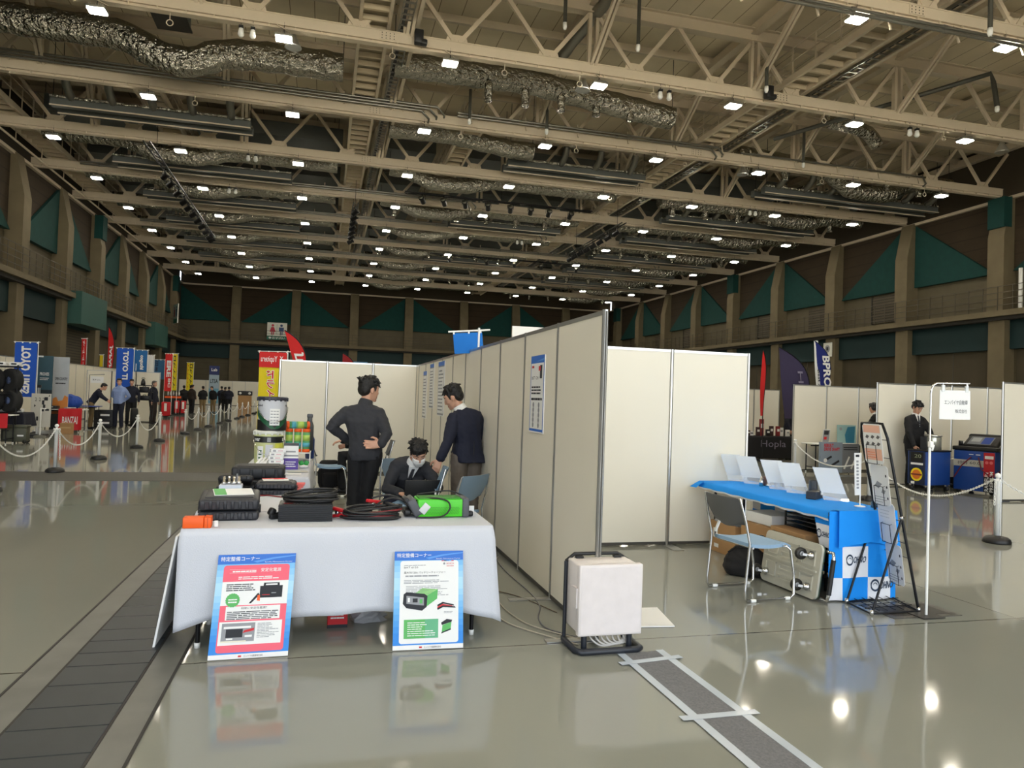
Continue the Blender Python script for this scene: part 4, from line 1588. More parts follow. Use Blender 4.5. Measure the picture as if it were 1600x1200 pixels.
for k in range(4):
    panel(f'white panel behind the brochure board, {ORD[k]} from the left', 11.35 + .957 * k, 15.75, 0, group=G4, post1=(k == 3))
for k in range(4):
    panel(f'white panel behind the purple feather flag booth, {ORD[k]} from the left', 10.9 + .957 * k, 21.2, 0, group=G4, post1=(k == 3))
panel('white side panel running back from the large blue machine', 14.6, 12.8, pi / 2, group=G4)
G5 = 'white partitions of the booths on the left'
for k in range(20):
    panel(f'white back panel of the left booths, {ORD[k] if k < 16 else ["seventeenth", "eighteenth", "nineteenth", "twentieth"][k - 16]} from the near end', -10.5, 22.0 + 1.2 * k, pi / 2, w_=1.2, h=2.45, group=G5)
for k in range(3):
    panel(f'white cross panel behind the tool shelf at left, {ORD[k]} from the aisle', -7.0 - .957 * k, 34.6, pi, h=2.2, group=G5, post1=True)
for k in range(8):
    panel(f'white panel before the far wall, {ORD[k]} from the left', -13.5 + 1.2 * k, 75, 0, w_=1.2, h=2.4, group='white panels before the far wall', post1=(k == 7))
# blue cloth hung on a bar over the long partition
t = thing('hanging_banner', 'blue blank cloth hanging on a white bar above the long partition', 'banner', (1.74, 9.0, 0), -.08)
mb = MB()
mb.tube([(-.26, 0, 2.37), (.27, 0, 2.42)], .012, WHITE)
mb.tube([(.13, 0, 2.05), (.13, 0, 2.44)], .014, WHITE)
mb.build('pole', t)
rows = []
for i in range(7):
    v = i / 6
    rows.append([(-.2 + .37 * u + .03 * v, .012 * sin(u * 7 + v * 2), 2.355 + .03 * u - .26 * v) for u in [k / 10 for k in range(11)]])
mb = MB(); mb.grid(rows, M('bright_blue_cloth', (28, 118, 206), rough=.85)); mb.build('cloth', t)
mb = MB()
for u in (-.19, 0, .15):
    mb.box((u, 0, 2.36 + .1 * (u + .2)), (.02, .02, .04), WHITE)
mb.build('clip', t)
# white box object peeping over the partition
t = thing('white_sign_box', 'white blank board peeping over the top of the long partition', 'sign', (3.6, 12.2, 0))
mb = MB(); mb.box((0, 0, 2.2), (.95, .05, 1.25), WHITE); mb.build('board', t)
mb = MB()
for s in (-.4, .4):
    mb.tube([(s, .03, 0), (s, .03, 1.7)], .02, ALU)
mb.build('leg', t)


# ---------------------------------------------------------------- posters stuck to panels and the two boards by the table
HB = M('poster_blue', (40, 110, 205), rough=.5)
HB2 = M('poster_light_blue', (96, 186, 240), rough=.5)
HB3 = M('poster_wave_blue', (86, 150, 225), rough=.5)
PINK = M('poster_pink', (240, 96, 116), rough=.5)
GREENP = M('poster_green', (88, 178, 92), rough=.5)
GREENT = M('poster_teal_green', (96, 176, 130), rough=.5)


def poster_base(mb, f, w_, h):
    mb.prism([(0, 0), (w_, 0), (w_, h), (0, h)], -.007, f, PAPER)
    n = 14                                   # printed vertical blend, dark blue to pale and back
    c0, c1 = lin((60, 150, 225)), lin((176, 222, 246))
    for i in range(n):
        v = (i + .5) / n
        q = min(1, max(0, 1 - abs(v - .72) / .6))
        rgb = [round(255 * (x0 * (1 - q) + x1 * q)) for x0, x1 in zip((.14, .53, .88), (.72, .88, .96))]
        mb.rect(0, h * (.045 + .865 * i / n), w_, h * (.045 + .865 * (i + 1) / n), f, M(f'poster_blend_{i}', rgb, rough=.5), .0006)
    mb.rect(0, h * .905, w_, h, f, HB, .001)
    mb.poly([(w_ * .45, h * .93), (w_ * .7, h * .965), (w_, h * .985), (w_, h * .975), (w_ * .72, h * .95), (w_ * .5, h * .915)], f, HB3, .0013)
    mb.text('特定整備コーナー', w_ * .035, h * .936, w_ * .53, h * .98, f, PAPER, .002, bold=.006)
    mb.text('Specific Maintenance Corner', w_ * .6, h * .912, w_ * .96, h * .926, f, PAPER, .002)
    mb.rect(0, 0, w_, h * .045, f, PAPER, .001)
    mb.text('エンパイヤ自動車株式会社', w_ * .44, h * .012, w_ * .68, h * .032, f, INK, .002)
    mb.rect(w_ * .37, h * .014, w_ * .41, h * .03, f, RED, .002)


# left board: stabilised power supply
def board_a():
    w_, h = .438, .585
    t = thing('poster_board', 'pink and blue poster board leaning on the white tablecloth', 'poster', (-.588, 4.44, 0), 0, 'poster boards leaning on the table')
    f = frame((0, 0, .004), (1, .03, 0), (.035, .235, .97))
    b = MB(); b.prism([(0, 0), (w_, 0), (w_, h), (0, h)], -.006, f, PAPER); b.build('board', t)
    mb = MB()
    poster_base(mb, f, w_, h)
    mb.rrect(w_ * .085, h * .06, w_ * .93, h * .895, .016, f, PINK, .0016)
    mb.rect(w_ * .085, h * .505, w_ * .93, h * .735, f, PAPER, .002)
    mb.text('安定化電源', w_ * .56, h * .825, w_ * .82, h * .862, f, PAPER, .003, bold=.006)
    mb.rect(w_ * .16, h * .85, w_ * .5, h * .852, f, PAPER, .003)
    mb.rect(w_ * .16, h * .818, w_ * .5, h * .82, f, PAPER, .003)
    mb.lines(w_ * .2, h * .826, w_ * .5, h * .845, 1, f, PAPER, .003, .7, 0)
    mb.lines(w_ * .28, h * .755, w_ * .8, h * .79, 2, f, PAPER, .003, .5, .3)
    mb.lines(w_ * .14, h * .645, w_ * .52, h * .72, 4, f, INK, .003, .5, .2)
    for k in range(18):
        a = 2 * pi * k / 18
        mb.disc(w_ * .235 + .032 * cos(a), h * .555 + .032 * sin(a), .008, f, GREENP, .003, 8)
    mb.disc(w_ * .235, h * .555, .034, f, GREENP, .0031)
    mb.lines(w_ * .18, h * .53, w_ * .29, h * .58, 2, f, PAPER, .004, .5, 0)
    # drawing of the power supply
    mb.rect(w_ * .57, h * .57, w_ * .86, h * .685, f, INK, .003)
    mb.poly([(w_ * .61, h * .685), (w_ * .82, h * .685), (w_ * .815, h * .715), (w_ * .615, h * .715)], f, INK, .003)
    mb.rect(w_ * .64, h * .69, w_ * .79, h * .705, f, PAPER, .0035)
    mb.rect(w_ * .6, h * .595, w_ * .7, h * .6, f, RED, .0035)
    mb.rect(w_ * .72, h * .61, w_ * .78, h * .618, f, GREYP, .0035)
    mb.poly([(w_ * .44, h * .52), (w_ * .47, h * .52), (w_ * .57, h * .6), (w_ * .55, h * .62)], f, INK, .0032)
    mb.poly([(w_ * .54, h * .545), (w_ * .58, h * .54), (w_ * .575, h * .6), (w_ * .545, h * .595)], f, ORANGE, .0036)
    # middle text box
    mb.rect(w_ * .16, h * .365, w_ * .85, h * .495, f, PAPER, .002)
    mb.text('何故に安定化電源？', w_ * .35, h * .463, w_ * .68, h * .487, f, INK, .003)
    mb.lines(w_ * .18, h * .37, w_ * .83, h * .455, 5, f, INK, .003, .45, .15)
    # lower photo box
    mb.rect(w_ * .1, h * .13, w_ * .89, h * .35, f, PAPER, .002)
    mb.rect(w_ * .135, h * .16, w_ * .55, h * .335, f, GREYP, .003)
    mb.rect(w_ * .19, h * .2, w_ * .4, h * .28, f, INK, .0035)
    mb.rect(w_ * .16, h * .285, w_ * .5, h * .305, f, PAPER, .0035)
    mb.poly([(w_ * .4, h * .24), (w_ * .54, h * .26), (w_ * .54, h * .285), (w_ * .42, h * .265)], f, RED, .0037)
    mb.rect(w_ * .43, h * .2, w_ * .52, h * .22, f, PAPER, .0036)
    mb.rect(w_ * .2, h * .18, w_ * .28, h * .195, f, PAPER, .0036)
    mb.rect(w_ * .135, h * .155, w_ * .45, h * .17, f, M('poster_cream', (232, 226, 205)), .0036)
    mb.lines(w_ * .58, h * .19, w_ * .87, h * .335, 10, f, GREYP, .003, .4, .5)
    mb.build('artwork', t)


def charger_art(mb, f, x, y, s):
    P = lambda q: [(x + a * s, y + b * s) for a, b in q]
    mb.poly(P([(.3, .55), (.55, .72), (1.0, .68), (.72, .5)]), f, M('art_green_light', (150, 210, 130)), .003)
    mb.poly(P([(.66, .2), (.98, .42), (1.0, .68), (.7, .52)]), f, GREENP, .0032)
    mb.poly(P([(0, .3), (.1, .18), (.55, .1), (.68, .2), (.7, .5), (.62, .56), (.1, .62), (.02, .56)]), f, INK, .0034)
    mb.poly(P([(.1, .3), (.6, .24), (.6, .46), (.1, .52)]), f, GREYP, .0036)
    mb.rect(x + .14 * s, y + .34 * s, x + .2 * s, y + .46 * s, f, PAPER, .0039)
    mb.rect(x + .28 * s, y + .33 * s, x + .42 * s, y + .44 * s, f, INK, .0039)
    mb.rect(x + .48 * s, y + .3 * s, x + .56 * s, y + .42 * s, f, GREENP, .0039)


def board_b():
    w_, h = .432, .585
    t = thing('poster_board', 'white and blue poster board with a green charger picture leaning on the tablecloth', 'poster', (.457, 4.44, 0), 0, 'poster boards leaning on the table')
    f = frame((0, 0, .004), (1, -.03, 0), (.01, .235, .97))
    b = MB(); b.prism([(0, 0), (w_, 0), (w_, h), (0, h)], -.006, f, PAPER); b.build('board', t)
    mb = MB()
    poster_base(mb, f, w_, h)
    mb.rrect(w_ * .085, h * .06, w_ * .93, h * .9, .016, f, PAPER, .0016)
    for k, c in enumerate((RED, INK, HB, HB2, RED)):
        mb.rect(w_ * (.68 + .036 * k), h * .893, w_ * (.716 + .036 * k), h * .901, f, c, .003)
    mb.text('BAT 6120', w_ * .14, h * .822, w_ * .34, h * .84, f, INK, .003)
    mb.lines(w_ * .14, h * .85, w_ * .45, h * .862, 1, f, GREYP, .003, .5, 0)
    mb.text('BOSCH', w_ * .755, h * .858, w_ * .86, h * .876, f, RED, .003)
    mb.disc(w_ * .72, h * .867, .007, f, GREYP, .003, 14)
    mb.lines(w_ * .755, h * .838, w_ * .86, h * .85, 1, f, RED, .003, .5, 0)
    mb.text('最大70/120A バッテリーチャージャー', w_ * .14, h * .765, w_ * .74, h * .79, f, INK, .003)
    mb.lines(w_ * .16, h * .735, w_ * .64, h * .757, 1, f, GREYP, .003, .6, 0)
    mb.lines(w_ * .14, h * .665, w_ * .82, h * .71, 3, f, GREYP, .003, .4, .3)
    mb.lines(w_ * .17, h * .54, w_ * .8, h * .65, 7, f, GREYP, .003, .35, .5)
    charger_art(mb, f, w_ * .13, h * .35, w_ * .5)
    for k, (c, dy) in enumerate(((RED, 0), (INK, .02), (INK, -.015))):
        mb.poly([(w_ * .62, h * (.42 + dy)), (w_ * .7, h * (.45 + dy)), (w_ * (.84 + .02 * k), h * (.43 + dy * .6)), (w_ * (.85 + .02 * k), h * (.415 + dy * .6)), (w_ * .71, h * (.432 + dy)), (w_ * .63, h * (.405 + dy))], f, c, .0032 + .0002 * k)
    mb.lines(w_ * .72, h * .355, w_ * .86, h * .38, 2, f, GREYP, .003, .4, .2)
    mb.rect(w_ * .15, h * .11, w_ * .64, h * .3, f, GREENP, .0025)
    mb.rect(w_ * .45, h * .11, w_ * .64, h * .3, f, GREENT, .0027)
    mb.rect(w_ * .64, h * .11, w_ * .87, h * .3, f, PAPER, .0027)
    mb.lines(w_ * .2, h * .135, w_ * .6, h * .285, 7, f, PAPER, .0032, .35, .5)
    mb.poly([(w_ * .69, h * .16), (w_ * .82, h * .2), (w_ * .83, h * .265), (w_ * .7, h * .235)], f, GREENP, .003)
    mb.poly([(w_ * .69, h * .235), (w_ * .83, h * .265), (w_ * .84, h * .285), (w_ * .76, h * .295), (w_ * .68, h * .26)], f, INK, .0032)
    mb.poly([(w_ * .68, h * .15), (w_ * .82, h * .185), (w_ * .82, h * .2), (w_ * .69, h * .165)], f, INK, .0032)
    mb.build('artwork', t)


board_a()
board_b()
# plain white board leaning at the table's left end, over the trench
t = thing('white_board', 'thin white board leaning edge-on against the left end of the white table', 'board', (-.93, 4.70, 0))
f = frame((0, 0, .01), (.0, .60, 0), (.1, -.0, .64))
mb = MB(); mb.prism([(0, 0), (.6, 0), (.6, .66), (0, .66)], .012, f, PAPER); mb.build('sheet', t)


def wall_poster(label, y0, w_, z0, h, px=PX, kind=0):
    t = thing('wall_poster', label, 'poster', (px - .02, y0, z0), 0, 'posters on the long partition')
    f = frame((0, 0, 0), (0, -1, 0), (0, 0, 1))        # faces -X, its left edge is the far one
    mb = MB(); mb.prism([(0, 0), (w_, 0), (w_, h), (0, h)], -.02, frame((0.0, 0, 0), (0, -1, 0), (0, 0, 1)), PAPER); mb.build('board', t)
    mb = MB()
    g = f
    mb.rect(.0, 0, w_, h, g, HB if not kind else GREYP, .0015)
    mb.rect(.015, h * .05, w_ - .015, h * .9, g, PAPER, .002)
    mb.rect(0, 0, w_, h * .018, g, PAPER, .002)
    if not kind:
        mb.poly([(w_ * .4, h * .92), (w_, h * .96), (w_, h * .93)], g, HB3, .0025)
        mb.rect(w_ * .1, h * .84, w_ * .26, h * .87, g, RED, .003)
        mb.rect(w_ * .7, h * .7, w_ * .86, h * .87, g, INK, .003)
        mb.rect(w_ * .6, h * .8, w_ * .74, h * .86, g, RED, .0032)
        mb.text('BST 124', w_ * .1, h * .69, w_ * .6, h * .73, g, INK, .003)
        mb.lines(w_ * .1, h * .5, w_ * .9, h * .62, 3, g, INK, .003, .5, .2)
        mb.lines(w_ * .1, h * .42, w_ * .9, h * .48, 1, g, INK, .003, .5, 0)
        for i in range(5):
            for j in range(2):
                mb.disc(w_ * (.28 + .4 * j), h * (.36 - .065 * i), .024, g, GREYP, .003, 10)
    else:
        mb.rect(0, h * .92, w_, h, g, HB, .0025)
        mb.lines(w_ * .1, h * .1, w_ * .9, h * .88, 12, g, GREYP, .003, .4, .3)
    mb.build('artwork', t)


wall_poster('tall blue and white poster with a red mark, nearest on the long partition', 6.12, .40, 1.27, .66)
wall_poster('far grey-printed poster on the long partition, leftmost of three', 13.3, .45, 1.15, .85, kind=1)
wall_poster('far grey-printed poster on the long partition, middle of three', 12.45, .45, 1.35, .75, kind=1)
wall_poster('far grey-printed poster on the long partition, right of three, behind the bent man', 11.5, .6, 1.25, .85, kind=1)


# ================================================================ FOLDING TABLES AND CLOTHS
def ftable(label, x0, y0, x1, y1, top=.70, topmat=None):
    t = thing('folding_table', label, 'table', ((x0 + x1) / 2, (y0 + y1) / 2, 0))
    hx, hy = (x1 - x0) / 2, (y1 - y0) / 2
    mb = MB(); mb.rbox((0, 0, top - .012), (hx * 2, hy * 2, .024), topmat or WHITE, r=.006, seg=1); mb.build('tabletop', t)
    for sx in (-1, 1):
        for sy in (-1, 1):
            mb = MB()
            x, y = sx * (hx - .1), sy * (hy - .06)
            mb.tube([(x, y, top - .02), (x, y, .025)], .014, BLACKM, n=8)
            mb.lathe([(.016, .0), (.018, .03), (.015, .032)], WHITE, 10, (x, y, 0))
            mb.build('leg', t)
    mb = MB()
    for sx in (-1, 1):
        mb.beam((sx * (hx - .1), -hy + .06, .14), (sx * (hx - .1), hy - .06, .14), .02, .02, BLACKM)
    mb.beam((-hx + .1, 0, top - .06), (hx - .1, 0, top - .06), .03, .03, BLACKM)
    mb.build('stretcher', t)
    return t


def drape(name, label, x0, y0, x1, y1, z, drop, mat, flare=.05, waves=11, amp=.02, seed=0, sides='FLRB', cat='tablecloth', over=.006, tame=False):
    """cloth over a table: flat top, hanging skirt; drop(u, side) gives hem height"""
    X0, Y0, X1, Y1 = x0 - over, y0 - over, x1 + over, y1 + over
    per = []
    corner = {'F': ((X0, Y0), (X1, Y0), (0, -1)), 'R': ((X1, Y0), (X1, Y1), (1, 0)), 'B': ((X1, Y1), (X0, Y1), (0, 1)), 'L': ((X0, Y1), (X0, Y0), (-1, 0))}
    for sd in 'FRBL':
        a, b, nn = corner[sd]
        L = math.hypot(b[0] - a[0], b[1] - a[1])
        n = max(6, int(L / .03))
        for k in range(n):
            u = k / n
            per.append((V((a[0] + (b[0] - a[0]) * u, a[1] + (b[1] - a[1]) * u, z)), V((nn[0], nn[1], 0)), u, sd, L))
    N = len(per)
    rows = [[p[0] for p in per]]
    m_ = 14
    cx, cy = (X0 + X1) / 2, (Y0 + Y1) / 2
    nrm = []
    for i in range(N):                      # outward directions, rounded at corners
        acc = V((0, 0, 0))
        for j in range(-5, 6):
            acc += per[(i + j) % N][1]
        nrm.append(acc.normalized())
    for r in range(1, m_ + 1):
        q = r / m_
        row = []
        for i, (p, nn, u, sd, L) in enumerate(per):
            hem = drop(u, sd) if sd in sides else z - .03
            s = u * L
            cornerness = max(0, 1 - min(u, 1 - u) * L / .2)
            fold = amp * q ** 1.3 * (noise.noise((s * waves * .35 + seed, ord(sd), 0)) * 1.6 + .4 * sin(s * waves + seed))
            fl_ = flare * (.2 if sd == 'L' and over < .0061 and tame else 1) * (min(1, .15 + u * 6) if tame and sd == 'F' else 1)
            out = .004 + fl_ * q ** 1.2 * (.25 + 1.2 * cornerness) + fold + .012 * min(1, r / 2)
            out = max(out, .004)
            zz = z - (z - hem) * q
            row.append(p + nrm[i] * out * (1 if sd in sides else .1) + V((0, 0, zz - z)))
        rows.append(row)
    mb = MB()
    mb.add(rows[0], [tuple(range(N))], mat)
    mb.grid(rows, mat, close=True)
    o = mb.build(name)
    sol = o.modifiers.new('thickness', 'SOLIDIFY'); sol.thickness = .002; sol.offset = 1
    tag(o, label, cat)
    return o


TZ = .72
ftable('folding table under the white cloth in front, holding the chargers', -.78, 4.62, 1.09, 5.2, TZ - .004)


def drop1(u, sd):
    if sd == 'F':
        e = max(0, 1 - u / .12) * -.07 + max(0, (u - .88) / .12) * -.08
        return .19 + e + .012 * sin(u * 14)
    if sd == 'R':
        return .11 + .14 * u
    if sd == 'L':
        return .12 + .1 * (1 - u)
    return .3


drape('tablecloth', 'white cloth hanging low over the front table with the two poster boards', -.78, 4.62, 1.09, 5.2, TZ, drop1, CLOTH, flare=.045, amp=.026, seed=3, tame=True)
ftable('folding table with black cases behind the left end of the front table', -.80, 5.26, -.22, 6.95, TZ - .004)
drape('tablecloth', 'white cloth on the narrow table under the black cases', -.80, 5.26, -.22, 6.95, TZ, lambda u, s: .3 + .03 * sin(u * 9), CLOTH, flare=.03, seed=7)
ftable('folding table with paint buckets, in the left booth', -.80, 7.38, -.13, 9.5, TZ - .004)
drape('tablecloth', 'white cloth on the bucket table, hanging in points at its right side', -.80, 7.38, -.13, 9.5, TZ, lambda u, s: (.42 - .1 * u if s == 'F' else .3 + .2 * abs(u - .5)), CLOTH, flare=.05, seed=11)

# ================================================================ THINGS ON THE FRONT TABLE
CASE = M('case_plastic', (46, 47, 52), rough=.42, bump=.1, bscale=200)
CASE2 = M('case_dark', (30, 31, 34), rough=.5)
GRN = M('charger_green', (76, 200, 40), rough=.4)
GREYB = M('charger_grey', (78, 80, 86), rough=.5)


def toolcase(label, x, y, rz, w_=.36, d=.3, h=.12, open_=.0, z=TZ + .002, mat=None, ribs=7):
    mat = mat or CASE
    t = thing('tool_case', label, 'tool case', (x, y, z), rz, 'black tool cases')
    mb = MB()
    hb = h * .42
    mb.rbox((0, 0, hb / 2), (w_, d, hb), mat, r=.018, seg=2)
    for k in range(ribs):
        mb.rbox((-w_ * .36 + w_ * .72 * k / (ribs - 1), -d / 2, hb * .5), (.028, .014, hb * .7), mat, r=.004, seg=1)
    mb.build('base_shell', t)
    mb = MB()
    rot = Matrix.Rotation(open_, 3, 'X')
    off = V((0, d / 2 - .01, hb + .004 + max(0, open_) * d))

    def W(c):
        return rot @ (V(c) - V((0, d / 2 - .01, 0))) + off
    hl = h * .52
    mb.rbox(W((0, 0, hl / 2)), (w_, d, hl), mat, r=.02, seg=2, rot=rot)
    for k in range(ribs):
        mb.rbox(W((-w_ * .36 + w_ * .72 * k / (ribs - 1), -d / 2, hl * .5)), (.028, .014, hl * .7), mat, r=.004, seg=1, rot=rot)
    mb.rbox(W((0, 0, hl + .002)), (w_ * .8, d * .72, .01), mat, r=.004, seg=1, rot=rot)
    mb.build('lid', t)
    for s in (-1, 1):
        mb = MB()
        mb.rbox((s * w_ * .5, -.02, hb), (.02, .05, .05), CASE2, r=.005)
        mb.build('latch', t)
    mb = MB()
    mb.tube([(-.07, -d / 2 - .002, hb * .8), (-.065, -d / 2 - .03, hb * .8), (.065, -d / 2 - .03, hb * .8), (.07, -d / 2 - .002, hb * .8)], .01, CASE2, n=8)
    if ribs < 6:
        mb.build('handle', t)
    return t


toolcase('ribbed black tool case ajar at the front left, green booklet on it', -.565, 5.02, .06, .36, .30, .14, .1)
mb = MB()
o = None
t = thing('booklet', 'open white and green booklet lying on the front black tool case', 'booklet', (-.55, 5.03, TZ + .144), .2)
rot = Matrix.Rotation(.1, 3, 'X')
mb = MB(); mb.box((0, 0, .021), (.24, .17, .004), PAPER, rot); mb.build('pages', t)
mb = MB(); mb.box((-.08, 0, .024), (.07, .168, .002), GREENP, rot); mb.build('cover', t)
t = thing('parts_box', 'orange plastic box at the left front corner of the white table', 'box', (-.70, 4.67, TZ + .002), .04)
mb = MB(); mb.rbox((-.025, 0, .032), (.115, .09, .062), ORANGE, r=.004); mb.build('body', t)
mb = MB(); mb.rbox((.055, 0, .033), (.04, .092, .064), ORANGE, r=.004); mb.box((.055, -.047, .033), (.004, .001, .06), M('orange_edge', (190, 70, 20))); mb.build('end_cap', t)
t = thing('plug', 'small clear plug tip beside the orange box', 'plug', (-.6, 4.67, TZ + .002))
mb = MB(); mb.box((0, 0, .02), (.02, .02, .035), WHITE); mb.build('tip', t)

# black power supply
t = thing('power_supply', 'black finned power supply block with a cable heap on top, centre left of the table', 'power supply', (-.088, 4.92, TZ + .002))
mb = MB()
FIN = M('anodised_black', (44, 46, 50), rough=.35, metal=.5)
mb.rbox((0, 0, .055), (.335, .2, .11), FIN, r=.004, seg=1)
mb.build('body', t)
mb = MB()
for k in range(8):
    mb.rbox((0, -.101, .012 + .0125 * k), (.335, .012, .007), FIN, r=.002, seg=1)
mb.build('cooling_fins', t)
mb = MB()
f = frame((-.167, -.1, .1105), (1, 0, 0), (0, 1, 0))
mb.rect(.02, .03, .32, .19, f, CASE2, .0005)
mb.rect(.03, .05, .09, .06, f, RED, .001)
for k in range(8):
    mb.rect(.03 + .02 * k, .033, .043 + .02 * k, .041, f, RED if k < 3 else PAPER, .001)
mb.build('panel_print', t)


def heap(name, label, c, r0, r1, n, mats, z, seed, turns=3, cat='cable', rz=0.0, lift=.06, rad=.006):
    rd = random.Random(seed)
    t = thing(name, label, cat, (c[0], c[1], z), rz)
    for k in range(n):
        ph = rd.uniform(0, 6.28)
        P = []
        N = 40
        for i in range(N):
            a = 2 * pi * i / N
            e = 1 + .12 * sin(a * 2 + ph) + rd.uniform(-.01, .01)
            P.append((r0 * e * cos(a) + .012 * sin(k * 2.1), r1 * e * sin(a) + .012 * cos(k * 1.7), .008 + lift * (k / n) * (.6 + .4 * sin(a + ph)) + .004 * k))
        mb = MB(); mb.tube(P, rad, mats[k % len(mats)], n=7, closed=True); mb.build('loop', t)
    return t


heap('coiled_cable', 'heap of thick black cable lying on the black power supply', (-.06, 4.95), .15, .085, 7, [BLACK], TZ + .114, 5, lift=.05, rad=.0085)
t = thing('power_plug', 'black three-pin plug lying left of the black power supply', 'plug', (-.3, 4.92, TZ + .002), .5)
mb = MB(); mb.rbox((0, 0, .05), (.04, .05, .05), BLACK, r=.012, rot=Matrix.Rotation(.5, 3, 'Y')); mb.rbox((.02, 0, .022), (.07, .04, .04), BLACK, r=.01); mb.build('body', t)
mb = MB(); mb.tube([(.05, 0, .02), (.075, .01, .03), (.095, .02, .05), (.11, .02, .08), (.125, .03, .12)], .008, BLACK); mb.build('cord', t)


def clamp(label, x, y, z, rz, mat, tilt=.4):
    t = thing('battery_clamp', label, 'battery clamp', (x, y, z), rz, 'red battery clamps')
    for s in (-1, 1):
        mb = MB()
        rot = Matrix.Rotation(s * .16, 3, 'Y')
        mb.rbox((0, 0, .022 + s * .016), (.125, .034, .022), mat, r=.007, rot=rot)
        mb.build('jaw', t)
    mb = MB(); mb.lathe([(.012, -.02), (.012, .02)], CHROME, 12, (-.02, 0, .022), Matrix.Rotation(R(90), 3, 'X')); mb.build('spring', t)
    return t


clamp('red battery clamp beside the black power supply', .135, 4.95, TZ + .016, -.6, RED)
clamp('second red battery clamp in the cable coil, leaning up behind', .36, 5.12, TZ + .05, .7, RED)
heap('coiled_cable', 'coil of black and red charger cable between the two chargers', (.33, 4.90), .17, .085, 11, [BLACK, BLACK, BLACK, M('cable_red', (120, 30, 34), rough=.5)], TZ + .002, 9, lift=.05, rad=.0068)
t = thing('battery_clamp', 'black battery clamp lying on the cable coil', 'battery clamp', (.46, 4.93, TZ + .06), -.5, 'battery clamps')
mb = MB(); mb.rbox((0, 0, .0), (.14, .04, .03), BLACK, r=.01); mb.build('jaw', t)
mb = MB(); mb.rbox((.02, .0, .03), (.12, .035, .022), BLACK, r=.008, rot=Matrix.Rotation(.2, 3, 'Y')); mb.build('jaw', t)

# green battery charger
t = thing('battery_charger', 'bright green battery charger with dark grey ends at the right of the table', 'battery charger', (.775, 5.02, TZ + .002), .03)
mb = MB()
mb.rbox((.02, 0, .066), (.31, .2, .118), GRN, r=.006, seg=2)
mb.rbox((.02, .0, .128), (.29, .15, .012), M('charger_green_dark', (58, 130, 44), rough=.5), r=.004)
mb.build('body', t)
mb = MB()
f = frame((-.13, -.1015, .012), (1, 0, 0), (0, 0, 1))
for i in range(5):
    for j in range(22):
        x = .025 + .0115 * j + (.0055 if i % 2 else 0)
        mb.poly([(x, .012 + .0105 * i), (x + .005, .015 + .0105 * i), (x + .0085, .021 + .0105 * i), (x + .003, .018 + .0105 * i)], f, INK, .0008)
mb.build('vent_slots', t)
mb = MB()
mb.rbox((.195, 0, .068), (.05, .215, .132), GREYB, r=.012)
mb.rbox((.235, -.02, .02), (.05, .1, .035), BLACK, r=.01)
mb.build('end_frame', t)
mb = MB()
rot = Matrix.Rotation(-.55, 3, 'Y')
mb.rbox((-.155, 0, .07), (.06, .215, .125), GREYB, r=.012, rot=rot)
mb.rbox((-.195, 0, .095), (.03, .15, .08), CASE2, r=.006, rot=rot)
mb.box((-.212, 0, .1), (.004, .1, .05), M('display_glass', (70, 84, 78), rough=.15), rot)
mb.rbox((-.2, 0, .035), (.05, .16, .04), BLACK, r=.012)
mb.build('front_panel', t)
mb = MB(); mb.rbox((-.09, -.105, .065), (.05, .012, .07), M('pale_label', (206, 206, 208), rough=.5), r=.004, rot=Matrix.Rotation(.7, 3, 'Y')); mb.build('label_tag', t)
mb = MB()
mb.cord([(-.18, -.02, .09), (-.1, -.05, .13), (.0, -.09, .135), (.07, -.125, .12), (.085, -.14, .07), (.04, -.14, .015), (-.05, -.13, .008), (-.15, -.12, .008)], .006, BLACK)
mb.cord([(.21, .06, .13), (.12, .1, .165), (0, .1, .15), (-.12, .06, .14)], .005, BLACK)
mb.cord([(-.2, .0, .1), (-.3, .02, .13), (-.38, -.01, .1), (-.44, -.06, .06)], .007, BLACK)
mb.cord([(-.2, .03, .1), (-.32, .06, .145), (-.43, .04, .12)], .007, BLACK)
mb.build('cord', t)
t = thing('price_tag', 'small white card standing behind the right end of the green charger', 'card', (1.03, 5.0, TZ + .002))
mb = MB(); mb.box((0, 0, .035), (.035, .004, .07), PAPER); mb.build('card', t)

# cases on the narrow table behind
toolcase('wide black case with a sloping lid, farthest on the narrow table', -.52, 6.6, 0, .42, .32, .19, 0, mat=CASE2, ribs=4)
toolcase('open black case tray in front of the wide black case', -.66, 6.16, .1, .26, .26, .09, -.3, mat=CASE2, ribs=4)
toolcase('long flat ribbed black case with a red and white sheet on it', -.35, 6.2, .0, .31, .26, .095, 0, mat=CASE, ribs=9)
t = thing('paper_sheet', 'red and white leaflet lying on the flat ribbed black case', 'leaflet', (-.36, 6.22, TZ + .108), .15)
mb = MB(); mb.box((0, 0, 0), (.2, .16, .003), PAPER); mb.build('sheet', t)
mb = MB(); mb.box((0, .06, .0025), (.2, .03, .002), RED); mb.box((.03, .02, .0025), (.08, .02, .002), RED); mb.build('print', t)
t = thing('parts_box', 'white box with metal fittings on top, beside the black cases', 'box', (-.66, 5.86, TZ + .002), .03)
mb = MB(); mb.rbox((0, 0, .055), (.16, .12, .11), M('pale_carton', (214, 222, 234), rough=.6), r=.003, seg=1); mb.build('carton', t)
mb = MB()
for k in range(4):
    mb.lathe([(.018, .11), (.018, .13), (.01, .135), (.01, .17)], CHROME, 10, (-.05 + .035 * k, .02 * (k % 2) - .01, 0))
mb.box((.04, .02, .15), (.012, .012, .08), CHROME)
mb.build('fitting', t)
heap('coiled_cable', 'loop of dark cable lying round the white box on the narrow table', (-.6, 5.65), .16, .1, 4, [BLACK, M('cable_grey', (110, 110, 112))], TZ + .002, 15, lift=.05, rad=.008)
